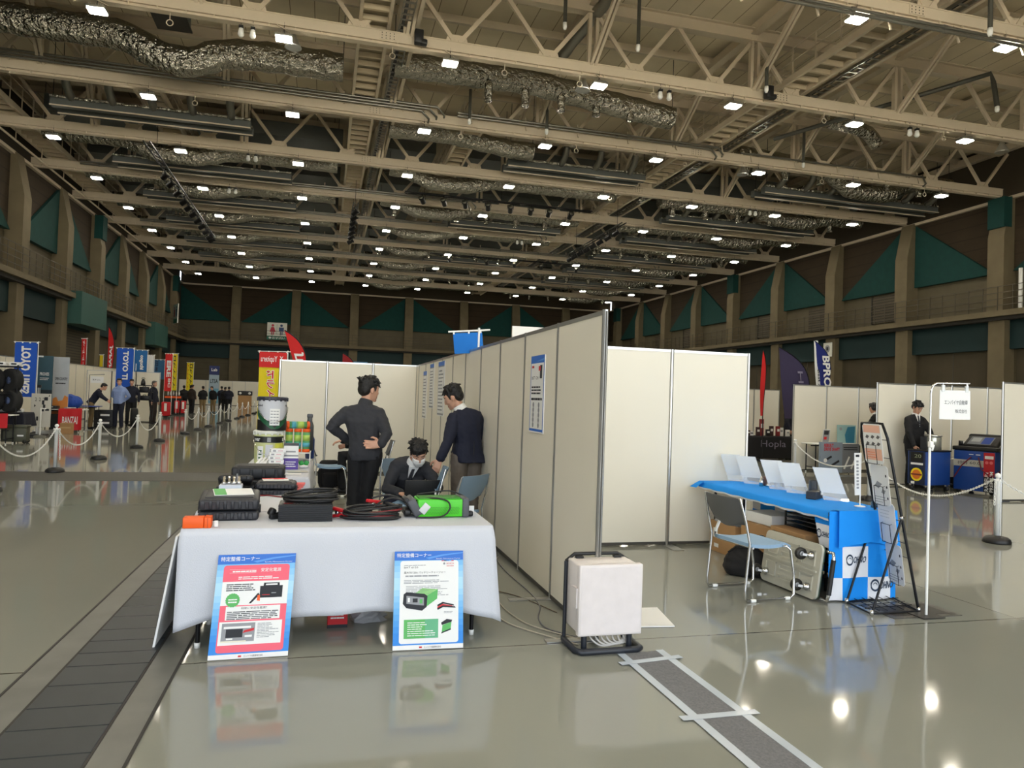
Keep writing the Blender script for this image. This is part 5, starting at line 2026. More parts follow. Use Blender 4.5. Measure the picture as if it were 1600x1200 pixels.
t = thing('cable', 'red cable running along the edge of the flat black case', 'cable', (0, 0, TZ + .008))
mb = MB(); mb.tube([(-.5, 5.98, 0), (-.4, 6.0, .002), (-.3, 5.92, 0), (-.24, 5.86, 0)], .005, MATS['cable_red']); mb.build('cord', t)
t = thing('red_gloves', 'crumpled pale red cloth at the right end of the flat black case', 'cloth', (-.2, 6.32, TZ + .004))
mb = MB()
for k in range(5):
    mb.rbox((-.0 + .008 * k, .02 * k - .05, .01 + .012 * k), (.05, .08, .014), M('pale_red', (226, 120, 116), rough=.8), r=.006, rot=Matrix.Rotation(.4 * k, 3, 'Z'))
mb.build('fold', t)


# ================================================================ LEFT BOOTH SHELF TABLE: buckets, boxes
def pail(label, x, y, z, r, h, main, band, bandz, txt, extra=None):
    t = thing('metal_pail', label, 'pail', (x, y, z), .25, 'stacked metal pails')
    mb = MB()
    mb.lathe([(r * .93, 0), (r * .95, .01), (r, h * .9), (r * 1.0, h)], main, 36)
    mb.build('body', t)
    mb = MB()
    mb.lathe([(r * 1.0, h - .03), (r * 1.05, h - .022), (r * 1.06, h), (r * 1.0, h + .01), (r * .9, h + .004), (r * .1, h + .004)], band[2], 36)
    for k in range(16):
        a = 2 * pi * k / 16
        mb.box((r * 1.04 * cos(a), r * 1.04 * sin(a), h - .02), (.018, .018, .04), band[2], Matrix.Rotation(a, 3, 'Z'))
    mb.build('lid', t)
    mb = MB()

    def arc(a0, a1, z0, z1, mt, o_=.0012, n=24, zf=None):
        rows = [[], []]
        for k in range(n + 1):
            a = a0 + (a1 - a0) * k / n
            lo, hi = (zf(k / n) if zf else (z0, z1))
            rows[0].append(((r + o_) * cos(a), (r + o_) * sin(a), lo)); rows[1].append(((r + o_) * cos(a), (r + o_) * sin(a), hi))
        mb.grid(rows, mt)
    extra(arc, mb, r, h)
    mb.build('label_print', t)
    mb = MB()
    P = [(r * 1.06 * cos(R(-90) + 1.45 * s), r * 1.06 * sin(R(-90) + 1.45 * s), h * .72 - .17 * (1 - s * s)) for s in [k / 10 for k in range(-10, 11)]]
    mb.tube(P, .004, CHROME, n=6)
    mb.build('handle', t)


DG = M('deep_green', (20, 84, 52), rough=.5)
SILV = M('silver_print', (206, 208, 214), rough=.45)
LIME = M('lime_yellow', (214, 216, 84), rough=.5)
BND = M('pail_lid_dark', (52, 54, 66), rough=.4)
BNW = M('pail_lid_pale', (222, 224, 216), rough=.4)


def curved_text(mb, s, a0, a1, z0, z1, r, mt):
    vs_, fs, x0, x1, y0, y1 = text_geo(s, .02)
    out = []
    for v in vs_:
        u = (v.x - x0) / (x1 - x0); q = (v.y - y0) / (y1 - y0)
        a = a0 + (a1 - a0) * u
        out.append((r * cos(a), r * sin(a), z0 + (z1 - z0) * q))
    mb.add(out, fs, mt)


def up_art(arc, mb, r, h):
    A = R(-90)
    arc(A - 1.9, A + 1.9, 0, .12, BLACK, .0008)
    arc(A - 1.9, A + 1.9, 0, 0, DG, .0014, 40, lambda u: (.02 + max(0, .22 * abs(u - .5) * 2 - .03), .03 + .3 * abs(u - .5) * 2))
    arc(A - .35, A + .35, .06, .25, PAPER, .0018)
    for k in range(5):
        for j in range(3):
            arc(A - .3 + .2 * j, A - .14 + .2 * j, .08 + .034 * k, .09 + .034 * k, GREYP, .0024, 4)
    curved_text(mb, 'Fluid', A - 1.5, A - .9, h * .73, h * .79, r + .002, INK)
    curved_text(mb, 'Fluid', A + .85, A + 1.4, h * .73, h * .79, r + .002, INK)


def lo_art(arc, mb, r, h):
    A = R(-90)
    arc(A - 2, A + 2, h * .66, h * .85, BLACK, .001)
    arc(A - .4, A + .1, .05, h * .6, SILV, .0014)
    arc(A + .25, A + 1.3, h * .5, h * .64, LIME, .0014)
    arc(A - 1.0, A - .55, .04, .2, PAPER, .0014)
    for k in range(3):
        arc(A - .9, A - .65, .06 + .04 * k, .075 + .04 * k, DG, .002, 4)
    curved_text(mb, 'over', A - 1.4, A - .8, h * .7, h * .79, r + .002, PAPER)
    arc(A - .3, A - .05, h * .68, h * .82, GREYP, .0016)
    curved_text(mb, '1', A + .9, A + 1.05, h * .7, h * .8, r + .002, PAPER)


pail('lower pail with a black band and lime label on the bucket table', -.60, 8.8, TZ + .002, .162, .365, M('pail_body_lime', (206, 210, 150), rough=.4), (0, 0, BNW), 0, '', lo_art)
pail('upper silver pail with a green shield, stacked on the lime pail', -.575, 8.8, TZ + .38, .160, .375, SILV, (0, 0, BND), 0, '', up_art)


def canister(label, x, y, z, lying=False):
    t = thing('spray_canister', label, 'canister', (x, y, z), .2, 'orange-capped canisters')
    rot = Matrix.Rotation(R(90), 3, 'Y') if lying else None
    o_ = (-.14, 0, .043) if lying else (0, 0, 0)
    mb = MB(); mb.lathe([(.042, .03), (.042, .235)], M('canister_green', (98, 172, 110), rough=.3), 20, o_, rot); mb.build('body', t)
    mb = MB(); mb.lathe([(.0428, .13), (.0428, .2)], M('canister_lime', (176, 208, 96), rough=.3), 20, o_, rot); mb.lathe([(.0426, .06), (.0426, .11)], M('canister_blue', (86, 176, 196), rough=.3), 20, o_, rot); mb.build('wrap', t)
    for z0 in (0, .235):
        mb = MB(); mb.lathe([(.042, z0), (.045, z0 + .004), (.045, z0 + .03), (.04, z0 + .036)], ORANGE, 20, o_, rot); mb.build('cap', t)


t = thing('display_stand', 'low white stand under the orange-capped canisters', 'stand', (-.29, 9.06, TZ + .002))
mb = MB(); mb.rbox((0, 0, .112), (.32, .42, .012), WHITE, r=.003, seg=1); mb.build('shelf_board', t)
for sx in (-1, 1):
    mb = MB(); mb.box((sx * .15, 0, .053), (.012, .4, .106), WHITE); mb.build('side_board', t)
for k, lab in enumerate(['leftmost of three standing orange-capped canisters', 'middle one of three standing orange-capped canisters', 'rightmost of three standing orange-capped canisters']):
    canister(lab, -.385 + .098 * k, 8.95, TZ + .122)
canister('orange-capped canister lying across the three standing ones', -.285, 8.95, TZ + .395, True)
t = thing('spray_bottle', 'dark grey bottle top behind the canisters', 'bottle', (-.16, 9.2, TZ + .122))
mb = MB(); mb.lathe([(.05, 0), (.05, .3), (.03, .36), (.03, .4)], M('bottle_grey', (84, 88, 92), rough=.4), 18); mb.build('body', t)
mb = MB(); mb.rbox((0, 0, .42), (.07, .05, .05), M('bottle_grey'), r=.012); mb.build('nozzle', t)
t = thing('detergent_bottle', 'dark blue bottle on the bucket table beyond the canisters', 'bottle', (-.15, 9.42, TZ + .002))
mb = MB(); mb.lathe([(.05, 0), (.055, .02), (.055, .24), (.03, .3), (.02, .31), (.02, .34)], M('bottle_blue', (28, 54, 116), rough=.3), 18); mb.build('body', t)
mb = MB(); mb.lathe([(.022, .34), (.022, .37)], BLACK, 14); mb.build('cap', t)
for k in range(6):
    t = thing('small_carton', f'flat white carton in the leaning stack on the bucket table, {ORD[k]} from the bottom', 'carton', (-.49 + .008 * (k % 3) + .004 * k, 8.0 + .008 * k, TZ + .002 + .037 * k), .1 + .05 * (k % 2), 'stack of flat white cartons')
    mb = MB(); mb.rbox((0, 0, .018), (.15, .13, .035), PAPER, r=.003, seg=1); mb.build('carton', t)
    mb = MB(); f = frame((-.075, -.0655, 0), (1, 0, 0), (0, 0, 1))
    mb.rect(.02, .01, .05, .026, f, GREYP, .0005); mb.rect(.07, .012, .12, .024, f, M('faint_pink', (222, 190, 192)), .0005); mb.build('print', t)
for k in range(3):
    t = thing('small_carton', f'long white carton leaning by the lime pail, {["nearest", "middle", "farthest"][k]} of three', 'carton', (-.645 + .035 * k, 8.06 + .03 * k, TZ + .002), -.35, 'long white cartons by the lime pail')
    mb = MB(); mb.rbox((0, 0, .058), (.032, .19, .05), PAPER, r=.003, seg=1, rot=Matrix.Rotation(.42, 3, 'X')); mb.build('carton', t)
t = thing('display_box', 'purple and white display box in front of the canisters', 'box', (-.32, 8.1, TZ + .002), .02)
mb = MB(); mb.rbox((0, 0, .07), (.15, .1, .14), M('purple_card', (88, 64, 150), rough=.5), r=.003, seg=1); mb.build('carton', t)
mb = MB(); f = frame((-.075, -.0505, 0), (1, 0, 0), (0, 0, 1)); mb.rect(0, .12, .15, .14, f, PAPER, .0006); mb.lines(.02, .03, .13, .1, 3, f, PAPER, .0007, .4, .2, random.Random(4)); mb.build('print', t)
t = thing('display_box', 'white box with a grey lid stacked on the purple box', 'box', (-.32, 8.1, TZ + .145), .02)
mb = MB(); mb.rbox((0, 0, .055), (.148, .1, .11), PAPER, r=.003, seg=1); mb.build('carton', t)
mb = MB(); mb.rbox((0, 0, .122), (.152, .104, .024), M('lid_grey', (70, 72, 74)), r=.003, seg=1); mb.build('lid', t)
mb = MB(); f = frame((-.074, -.0505, 0), (1, 0, 0), (0, 0, 1)); mb.rect(.02, .04, .12, .055, f, GREYP, .0006); mb.rect(0, .0, .148, .012, f, GREYP, .0006); mb.build('print', t)
t = thing('goggles', 'small green plastic piece on white paper, right of the purple box', 'plastic part', (-.19, 8.25, TZ + .004))
for s in (-1, 1):
    mb = MB(); mb.rbox((s * .028, 0, .05), (.05, .02, .05), M('goggle_green', (52, 168, 74), rough=.3), r=.014, rot=Matrix.Rotation(s * .4, 3, 'Y')); mb.build('lens', t)
mb = MB(); mb.rbox((0, -.01, .014), (.09, .05, .026), PAPER, r=.008); mb.build('base', t)
for k, (x, y, lab) in enumerate([(-.3, 7.6, 'white leaflet at the near edge of the bucket table'), (-.24, 7.8, 'grey leaflet beside the white one on the bucket table'), (-.45, 7.55, 'blank white sheet at the corner of the bucket table')]):
    o = MB().box((0, 0, .002), (.21, .15, .002), [PAPER, M('leaflet_grey', (196, 196, 186)), PAPER][k]).build('leaflet', None, (x, y, TZ + .004 + .003 * k), (0, 0, .2 * k))
    tag(o, lab, 'leaflet', 'leaflets on the bucket table')


# ================================================================ CHAIRS
SEATB = M('seat_blue', (142, 172, 200), rough=.7, var=.06, scale=60)
BACKB = M('back_blue', (128, 152, 172), rough=.6)
BACKG = M('back_grey', (92, 94, 96), rough=.5)


def chair(label, x, y, rz, backmat, seat_z=.44, s=1.0):
    """sled-base stacking chair; local +Y is where the sitter looks"""
    t = thing('stacking_chair', label, 'chair', (x, y, 0), rz, 'stacking chairs')
    hw = .235
    mb = MB()
    rows = []
    for i in range(9):
        v = i / 8
        yy = -.2 + .42 * v
        rows.append([(hw * .95 * (k / 4 - 1) * (1 - .04 * v), yy, seat_z + .02 - .02 * math.sin(v * pi) - (.03 if i == 8 else .0)) for k in range(9)])
    mb.grid(rows, SEATB)
    lo_ = [[(p[0], p[1], p[2] - .028) for p in r] for r in rows]
    mb.grid(lo_[::-1], SEATB)
    edge = [r[0] for r in rows] + list(rows[-1][1:]) + [r[-1] for r in rows[::-1][1:]] + list(rows[0][::-1][1:-1])
    edl = [(p[0], p[1], p[2] - .028) for p in edge]
    mb.grid([edl, edge], SEATB, close=True)
    mb.build('seat', t)
    mb = MB()
    rows, rows2 = [], []
    for i in range(9):
        v = i / 8
        w2 = hw * (.78 + .2 * min(1, v * 1.9)) * (1 - .08 * max(0, v - .8) * 5 * .5)
        z = seat_z + .13 + .25 * v
        yb = -.215 - .1 * v
        if i == 8:
            w2 *= .93
        bow = .035
        rows.append([(w2 * (k / 5 - 1), yb - bow * (1 - (k / 5 - 1) ** 2), z - (.05 * (k / 5 - 1) ** 2 * -1 if i == 0 else 0)) for k in range(11)])
        rows2.append([(p[0], p[1] + .014, p[2]) for p in rows[-1]])
    mb.grid(rows[::-1], backmat)
    mb.grid(rows2, backmat)
    e1 = [r[0] for r in rows] + rows[-1][1:] + [r[-1] for r in rows[::-1][1:]] + rows[0][::-1][1:-1]
    e2 = [(p[0], p[1] + .014, p[2]) for p in e1]
    mb.grid([e1, e2], backmat, close=True)
    mb.build('backrest', t)
    for sx in (-1, 1):
        x_ = sx * (hw + .012)
        mb = MB()
        P = [(sx * hw * .96, -.305, seat_z + .38), (x_, -.26, seat_z + .2), (x_, -.215, seat_z + .02), (x_, -.25, .1), (x_, -.25, .04), (x_, -.23, .014), (x_, .2, .014), (x_, .235, .04), (x_, .23, .2), (x_, .19, seat_z - .04), (x_ * .97, .16, seat_z - .012), (x_ * .8, .14, seat_z - .014)]
        mb.tube(P, .0105, CHROME, n=10)
        mb.build('leg', t)
        for yy in (-.17, .17):
            mb = MB(); mb.rbox((x_, yy, .012), (.028, .05, .024), WHITE, r=.006); mb.build('foot', t)
    mb = MB()
    mb.tube([(-hw, -.17, seat_z - .016), (hw, -.17, seat_z - .016)], .009, CHROME)
    mb.tube([(-hw, .14, seat_z - .014), (hw, .14, seat_z - .014)], .009, CHROME)
    mb.rbox((-hw * .72, -.215, seat_z + .1), (.02, .02, .12), WHITE, r=.005, rot=Matrix.Rotation(.5, 3, 'Y'))
    mb.build('crossbar', t)
    return t


chair('grey-backed chair with a pale blue seat in front of the blue table, right booth', 3.50, 5.37, -pi / 2 + .11, BACKG)
chair('pale blue chair at the right end of the white table, by the long partition', 1.21, 6.95, .75, BACKB)
chair('pale blue chair under the black laptop, its back to the right', .93, 7.47, pi / 2 - .12, BACKB)
chair('chair under the seated man with the mask', .90, 8.12, pi, BACKB)
chair('chrome chair beside the bucket table with a black backpack by it', .12, 11.4, -pi / 2 + .1, BACKG)
chair('chair under the person sitting behind the standing man', .78, 11.75, pi / 2, BACKG)

# laptop on the chair, small blue box
t = thing('laptop', 'open black laptop with its lid to the camera, on the pale blue chair', 'laptop', (.99, 7.48, .462), pi + .05)
mb = MB(); mb.rbox((0, 0, .012), (.36, .25, .02), BLACK, r=.006); mb.build('base', t)
mb = MB()
mb.rbox((0, .135, .125), (.36, .012, .235), BLACK, r=.006, rot=Matrix.Rotation(-.2, 3, 'X'))
mb.build('lid', t)
mb = MB(); mb.box((0, -.01, .0235), (.32, .12, .002), CASE2); mb.build('keyboard', t)
t = thing('small_box', 'small blue printed box lying at the front edge of the laptop chair', 'box', (1.06, 7.27, .462), -.25)
mb = MB(); mb.rbox((0, 0, .0), (.17, .06, .045), M('box_blue', (52, 92, 176), rough=.4), r=.004, seg=1); mb.build('carton', t)
mb = MB(); f = frame((-.085, -.0305, -.022), (1, 0, 0), (0, 0, 1)); mb.rect(.015, .012, .06, .034, f, PAPER, .0006); mb.build('print', t)
t.location.z = .485
# backpack by the far chair
t = thing('backpack', 'black backpack standing on the floor beside the bucket table', 'backpack', (.12, 12.05, 0), .2)
bm_ = MB(); bm_.rbox((0, 0, .24), (.32, .2, .46), BLK, r=.07, seg=3); bm_.build('main_bag', t)
mb = MB(); mb.rbox((0, -.12, .16), (.24, .08, .24), BLK, r=.03); mb.build('pocket', t)
for s in (-1, 1):
    mb = MB(); mb.tube([(s * .13, -.1, .42), (s * .2, -.15, .3), (s * .19, -.14, .12), (s * .13, -.1, .06)], .012, BLK); mb.build('strap', t)

# ================================================================ RIGHT BOOTH: the blue table
OB = M('cloth_bright_blue', (0, 146, 246), rough=.8)
OW = M('cloth_print_white', (236, 238, 244), rough=.8)
LOGO = M('logo_navy', (38, 58, 84), rough=.6)
ftable('folding table under the blue cover, right booth', 4.05, 5.1, 4.6, 7.12, TZ - .004)


def logo(mb, sx, sy, w_, h, S, o=.003):
    """swirl mark and OHNO mapped on a surface S(u, v) -> (point, normal)"""
    def put(pts, fs):
        out = []
        for u, v in pts:
            p, n = S(u, v)
            out.append(p + n * o)
        mb.add(out, fs, LOGO)
    for a0, a1, r0, r1 in ((.3, 3.6, .30, .44), (3.5, 6.9, .30, .44), (.0, 3.0, .14, .2)):
        n = 10
        pts, fs = [], []
        for k in range(n + 1):
            a = a0 + (a1 - a0) * k / n
            tp = math.sin(pi * min(1, k / n + .12)) * .5 + .5
            for r in (r0, r0 + (r1 - r0) * tp):
                pts.append((sx + w_ * .16 + h * r * cos(a), sy + h * .5 + h * r * 1.15 * sin(a)))
        for k in range(n):
            fs.append((2 * k, 2 * k + 1, 2 * k + 3, 2 * k + 2))
        put(pts, fs)
    vs_, fs, x0, x1, y0, y1 = text_geo('OHNO', .025)
    put([(sx + w_ * .34 + (v.x - x0) / (x1 - x0) * w_ * .66 + (v.y - y0) / (y1 - y0) * .012, sy + h * .2 + (v.y - y0) / (y1 - y0) * h * .6) for v in vs_], fs)


t = thing('table_cover', 'blue and white checked table cover with dark OHNO lettering, plain blue on top', 'table cover', (0, 0, 0))
# top with a short scalloped hem on the chair side
mb = MB()
rows = []
Ys = [5.06 + 2.1 * k / 40 for k in range(41)]
for (dx, zz) in ((4.645, .728), (4.5, .728), (4.2, .728), (4.03, .728), (4.005, .715), (3.995, .668)):
    rows.append([(dx + (.012 * noise.noise((yy * 4, zz * 9, 0)) if zz < .72 else 0), yy, zz + (.003 * sin(yy * 22) if zz < .7 else 0)) for yy in Ys])
mb.grid(rows, OB)
rows = [[(4.0 - .002, yy, .668 + .003 * sin(yy * 22)) for yy in Ys], [(4.004, yy, .650 + .005 * sin(yy * 22)) for yy in Ys]]
mb.grid(rows, OW)
# far overhang, flaring
rows = [[(4.005 + .62 * k / 12, 7.16, .728) for k in range(13)], [(3.98 + .64 * k / 12, 7.2, .70) for k in range(13)], [(3.93 + .68 * k / 12 + .0, 7.235, .655 + .01 * sin(k)) for k in range(13)]]
mb.grid(rows, OB)
rows = [[(4.005, 7.06, .728), (4.005, 7.16, .728)], [(3.97, 7.08, .70), (3.98, 7.2, .7)], [(3.93, 7.09, .66), (3.93, 7.235, .655)]]
mb.grid(rows, OB)
mb.build('cover_top', t)
YE = 5.035


def Send(u, v):        # near end skirt: u along +X from 3.99, v height
    q = (TZ - v) / TZ
    p = V((3.99 + u, YE - .018 * q + .012 * q * sin(u * 21 + 1), v))
    return p, V((0, -1, 0))


mb = MB()
nu, nv = 26, 20
W_ = .65
for i in range(nu):
    for j in range(nv):
        u0, u1 = W_ * i / nu, W_ * (i + 1) / nu
        v0, v1 = .012 + .716 * j / nv, .012 + .716 * (j + 1) / nv
        uc, vc = (u0 + u1) / 2, (v0 + v1) / 2
        if vc > .45:
            mt = OB
        else:
            mt = OW if (int((uc + .11) / .24) + int((vc + .02) / .225)) % 2 == 0 else OB
        mb.add([Send(u0, v0)[0], Send(u1, v0)[0], Send(u1, v1)[0], Send(u0, v1)[0]], [(0, 1, 2, 3)], mt, True)
logo(mb, .16, .29, .19, .09, Send)
logo(mb, .40, .075, .22, .1, Send)
mb.build('end_skirt', t)
# plain blue overlay hanging lower over the end


def Sov(u, v):
    q = (.735 - v) / .3
    return V((4.06 + u, YE - .03 - .012 * q + .012 * q * sin(u * 17), v)), V((0, -1, 0))


mb = MB()
rows = []
for j in range(9):
    f = j / 8
    rows.append([Sov(.56 * k / 20 + .03 * f * (k / 20 - .2), .735 - f * (.30 + .05 * (1 - abs(k / 20 - .5) * 2) * -1))[0] for k in range(21)])
mb.grid(rows, OB)
rows2 = [[(p[0], YE + .05, .735) for p in rows[0]], rows[0]]
mb.grid(rows2, OB)
mb.build('overlay', t)
# back skirt (aisle side) and the folded corner flap on the chair side


def Sback(u, v):
    return V((4.655 + .012 * sin(u * 16), 5.05 + u, v)), V((-1, 0, 0))


mb = MB()
for i in range(36):
    for j in range(12):
        u0, u1 = 2.1 * i / 36, 2.1 * (i + 1) / 36
        v0, v1 = .012 + .71 * j / 12, .012 + .71 * (j + 1) / 12
        mt = OW if (int((u0 + u1) / 2 / .24) + int(((v0 + v1) / 2 + .02) / .225)) % 2 == 0 else OB
        mb.add([Sback(u0, v0)[0], Sback(u1, v0)[0], Sback(u1, v1)[0], Sback(u0, v1)[0]], [(0, 1, 2, 3)], mt, True)
mb.build('back_skirt', t)


def Sfl(u, v):       # u runs from far to near
    return V((4.035 - .02 * (.7 - v), 5.28 - u, v)), V((-1, 0, 0))


mb = MB()
for j in range(10):
    v1, v0 = .68 - .26 * j / 10, .68 - .26 * (j + 1) / 10
    a = .012 * j
    mb.add([Sfl(a * .8, v0)[0], Sfl(.22, v0)[0], Sfl(.22, v1)[0], Sfl(a * .7, v1)[0]], [(0, 1, 2, 3)], OB if j < 3 else OW, True)
logo(mb, .05, .485, .15, .075, Sfl)
mb.build('corner_flap', t)

# things under and on the blue table
t = thing('carton', 'large brown carton under the blue table behind the chair', 'carton', (4.3, 6.2, 0), 0, 'cartons under the blue table')
mb = MB(); mb.rbox((0, 0, .21), (.42, .52, .42), CARD, r=.004, seg=1); mb.build('carton', t)
mb = MB(); mb.box((0, 0, .4215), (.42, .05, .002), M('packing_tape', (196, 162, 116), rough=.3)); mb.build('tape', t)
t = thing('carton', 'flat white box lying on the large brown carton', 'box', (4.27, 6.22, .425), .05)
mb = MB(); mb.rbox((0, 0, .05), (.3, .4, .1), PAPER, r=.004, seg=1); mb.build('carton', t)
t = thing('carton', 'brown carton with white labels at the far end under the blue table', 'carton', (4.3, 6.83, 0), 0, 'cartons under the blue table')
mb = MB(); mb.rbox((0, 0, .16), (.4, .5, .32), CARD, r=.004, seg=1); mb.build('carton', t)
mb = MB(); f = frame((-.2015, .2, .05), (0, -1, 0), (0, 0, 1)); mb.rect(.03, .1, .12, .2, f, PAPER, .001); mb.rect(.05, .0, .14, .04, f, PAPER, .001); mb.rect(.055, .12, .08, .18, f, INK, .0015); mb.build('label_print', t)
t = thing('metal_rack', 'black wire rack under the blue table', 'rack', (4.37, 5.62, 0))
for k in range(5):
    mb = MB(); mb.box((.0, 0, .43 + .038 * k), (.34, .58, .008), BLACKM); mb.build('shelf', t)
for sx in (-1, 1):
    for sy in (-1, 1):
        mb = MB(); mb.box((sx * .165, sy * .285, .3), (.014, .014, .6), BLACKM); mb.build('leg', t)
t = thing('carton', 'small open brown carton in front of the black rack under the blue table', 'carton', (4.10, 5.62, 0), 0, 'cartons under the blue table')
mb = MB(); mb.rbox((0, 0, .235), (.16, .5, .47), CARD, r=.004, seg=1); mb.build('carton', t)
mb = MB(); f = frame((-.081, .25, .34), (0, -1, 0), (0, 0, 1)); mb.text('BOX', .04, .08, .1, .1, f, INK, .001) if False else mb.rect(.04, .08, .08, .094, f, INK, .001); mb.build('print', t)
t = thing('drink_bottle', 'clear plastic drink bottle with a green label on the far carton', 'bottle', (4.16, 6.62, .322))
mb = MB(); mb.lathe([(.03, 0), (.034, .01), (.034, .15), (.026, .19), (.013, .215), (.013, .235)], M('clear_plastic', (225, 232, 228), rough=.08, trans=.75), 18); mb.build('body', t)
mb = MB(); mb.lathe([(.0345, .07), (.0345, .12)], M('bottle_label', (120, 172, 120), rough=.5), 18); mb.build('label', t)
mb = MB(); mb.lathe([(.015, .232), (.015, .255)], PAPER, 14); mb.build('cap', t)
t = thing('plastic_bag', 'crumpled grey plastic bag and bits on the far carton under the table', 'bag', (4.2, 6.88, .322))
mb = MB()
rd = random.Random(2)
rows = []
for i in range(7):
    th = pi * .5 * i / 6
    rows.append([(.12 * cos(2 * pi * k / 14) * cos(th) * (1 + rd.uniform(-.2, .2)), .14 * sin(2 * pi * k / 14) * cos(th) * (1 + rd.uniform(-.2, .2)), .16 * sin(th) * (1 + rd.uniform(-.1, .1))) for k in range(14)])
mb.grid(rows, M('grey_film', (170, 172, 176), rough=.25), close=True); mb.build('bag', t)
mb = MB(); mb.rbox((-.08, -.05, .12), (.05, .06, .05), BLACK, r=.012); mb.build('knob', t)
# black shoulder bag on the floor
t = thing('shoulder_bag', 'black soft bag slumped on the floor under the chair in the right booth', 'bag', (3.83, 5.93, 0), -.55)
bmx = bmesh.new()
loft(bmx, [((0, 0, .012), V((.19, 0, 0)), V((0, .12, 0))), ((0, 0, .07), V((.215, 0, 0)), V((0, .135, 0))), ((-.01, 0, .16), V((.19, 0, 0)), V((0, .105, 0))), ((-.03, 0, .23), V((.14, 0, .02)), V((0, .05, 0))), ((-.04, 0, .26), V((.11, 0, .02)), V((0, .02, 0)))])
me = remesh(bmx, .012, 2, .012, 4)
me.materials.append(BLK)
part('bag_body', me, t)
mb = MB(); mb.tube([(-.17, -.02, .2), (-.1, -.03, .265), (.0, -.04, .275), (.1, -.03, .24), (.15, -.02, .16)], .01, BLK); mb.build('strap', t)

# platform trolley on edge against the table
t = thing('platform_trolley', 'grey platform trolley standing on its long edge against the blue table, wheels outward', 'trolley', (3.87, 5.03, 0), 0)
f = frame((.0, .73, .012), (0.03, -1, 0), (.14, .0, .99))      # u toward the camera, v up, w toward -X
TG = M('trolley_grey', (196, 194, 180), rough=.5, var=.08, scale=12)
mb = MB()
P = []
w_, h = .73, .445
for cx, cy, a0 in ((w_ - .05, .05, -90), (w_ - .05, h - .05, 0), (.05, h - .05, 90), (.05, .05, 180)):
    for k in range(6):
        a = R(a0 + k * 18)
        P.append((cx + .05 * cos(a), cy + .05 * sin(a)))
mb.prism(P, .02, f, TG)
mb.build('platform', t)
mb = MB()
mb.prism([(.02 + p[0] * (w_ - .0) / w_ * 0 + p[0] * 1.0 - .02, p[1]) for p in P], -.012, f, M('trolley_rim', (58, 78, 66), rough=.5))
mb.build('rim', t)
mb = MB()
for (x0, y0, x1, y1) in ((.06, .06, .2, .19), (.24, .06, .46, .1), (.24, .14, .46, .19), (.5, .06, .67, .19), (.06, .25, .2, .38), (.24, .25, .46, .3), (.24, .34, .46, .39), (.5, .25, .67, .39)):
    for (a, b, c_, d) in ((x0, y0, x1, y0 + .012), (x0, y1 - .012, x1, y1), (x0, y0, x0 + .012, y1), (x1 - .012, y0, x1, y1)):
        mb.prism([(a, b), (c_, b), (c_, d), (a, d)], .03, f, TG)
mb.prism([(.03, .215), (.7, .215), (.7, .23), (.03, .23)], .034, f, TG)
mb.build('rib', t)
for k, (u, v) in enumerate(((.62, .34), (.62, .085), (.08, .34), (.08, .085))):
    c = f @ V((u, v, .02))
    wn = f.to_3x3() @ V((0, 0, 1)); uu = f.to_3x3() @ V((1, 0, 0)); vv = f.to_3x3() @ V((0, 1, 0))
    mb = MB(); mb.lathe([(.032, 0), (.034, .012), (.02, .03), (.012, .05)], CHROME, 14, c, Matrix((uu, vv, wn)).transposed()); mb.beam(c + wn * .02 - uu * .0, c + wn * .07 - uu * .03, .04, .02, CHROME); o_ = mb.build('caster_fork', t)
    axm = Matrix((vv, wn, uu)).transposed()
    mb = MB(); mb.lathe([(.024, -.014), (.048, -.016), (.05, 0), (.048, .016), (.024, .014)], DARKST, 20, c + wn * .075 - uu * .045, axm); mb.lathe([(.02, -.017), (.02, .017)], GREYP, 12, c + wn * .075 - uu * .045, axm); mb.build('caster_wheel', t)
mb = MB(); mb.tube([f @ V((.73, .02, -.03)), f @ V((.80, .02, -.03)), f @ V((.81, .06, -.03)), f @ V((.81, .36, -.03)), f @ V((.8, .4, -.03)), f @ V((.73, .4, -.03))], .014, CHROME); mb.tube([f @ V((.81, .07, -.03)), f @ V((.81, .35, -.03))], .019, BLACK); mb.build('handle', t)

# acrylic stands with white papers
ACR = M('acrylic', (236, 242, 246), rough=.06, alpha=.28)
for k, (x, y, lab) in enumerate([(4.43, 7.08, 'farthest slanted paper stand on the blue table'), (4.47, 6.84, 'second slanted paper stand from the far end of the blue table'), (4.47, 6.38, 'third slanted paper stand from the far end of the blue table'), (4.47, 6.1, 'fourth slanted paper stand from the far end of the blue table'), (4.5, 5.6, 'nearest slanted paper stand, at the middle of the blue table')]):
    t = thing('paper_stand', lab, 'sign holder', (x, y, .73), 0, 'slanted paper stands on the blue table')
    u = V((.75, -.66, 0))
    top = V((-.055, .095, .285))
    f = frame(-u * .1, u, top)
    mb = MB(); mb.prism([(0, 0), (.21, 0), (.21, .31), (0, .31)], .003, f, ACR); mb.build('acrylic_sheet', t)
    mb = MB(); mb.prism([(.003, .07), (.207, .07), (.207, .307), (.003, .307)], .001, frame(-u * .1 + V((0, 0, .001)) - f.to_3x3() @ V((0, 0, .002)), u, top), PAPER)
    mb.build('paper', t)
    mb = MB(); mb.prism([(0, 0), (.21, 0), (.21, .09), (0, .09)], .003, frame(-u * .1, u, V((.05, .06, .01))), ACR); mb.build('acrylic_foot', t)
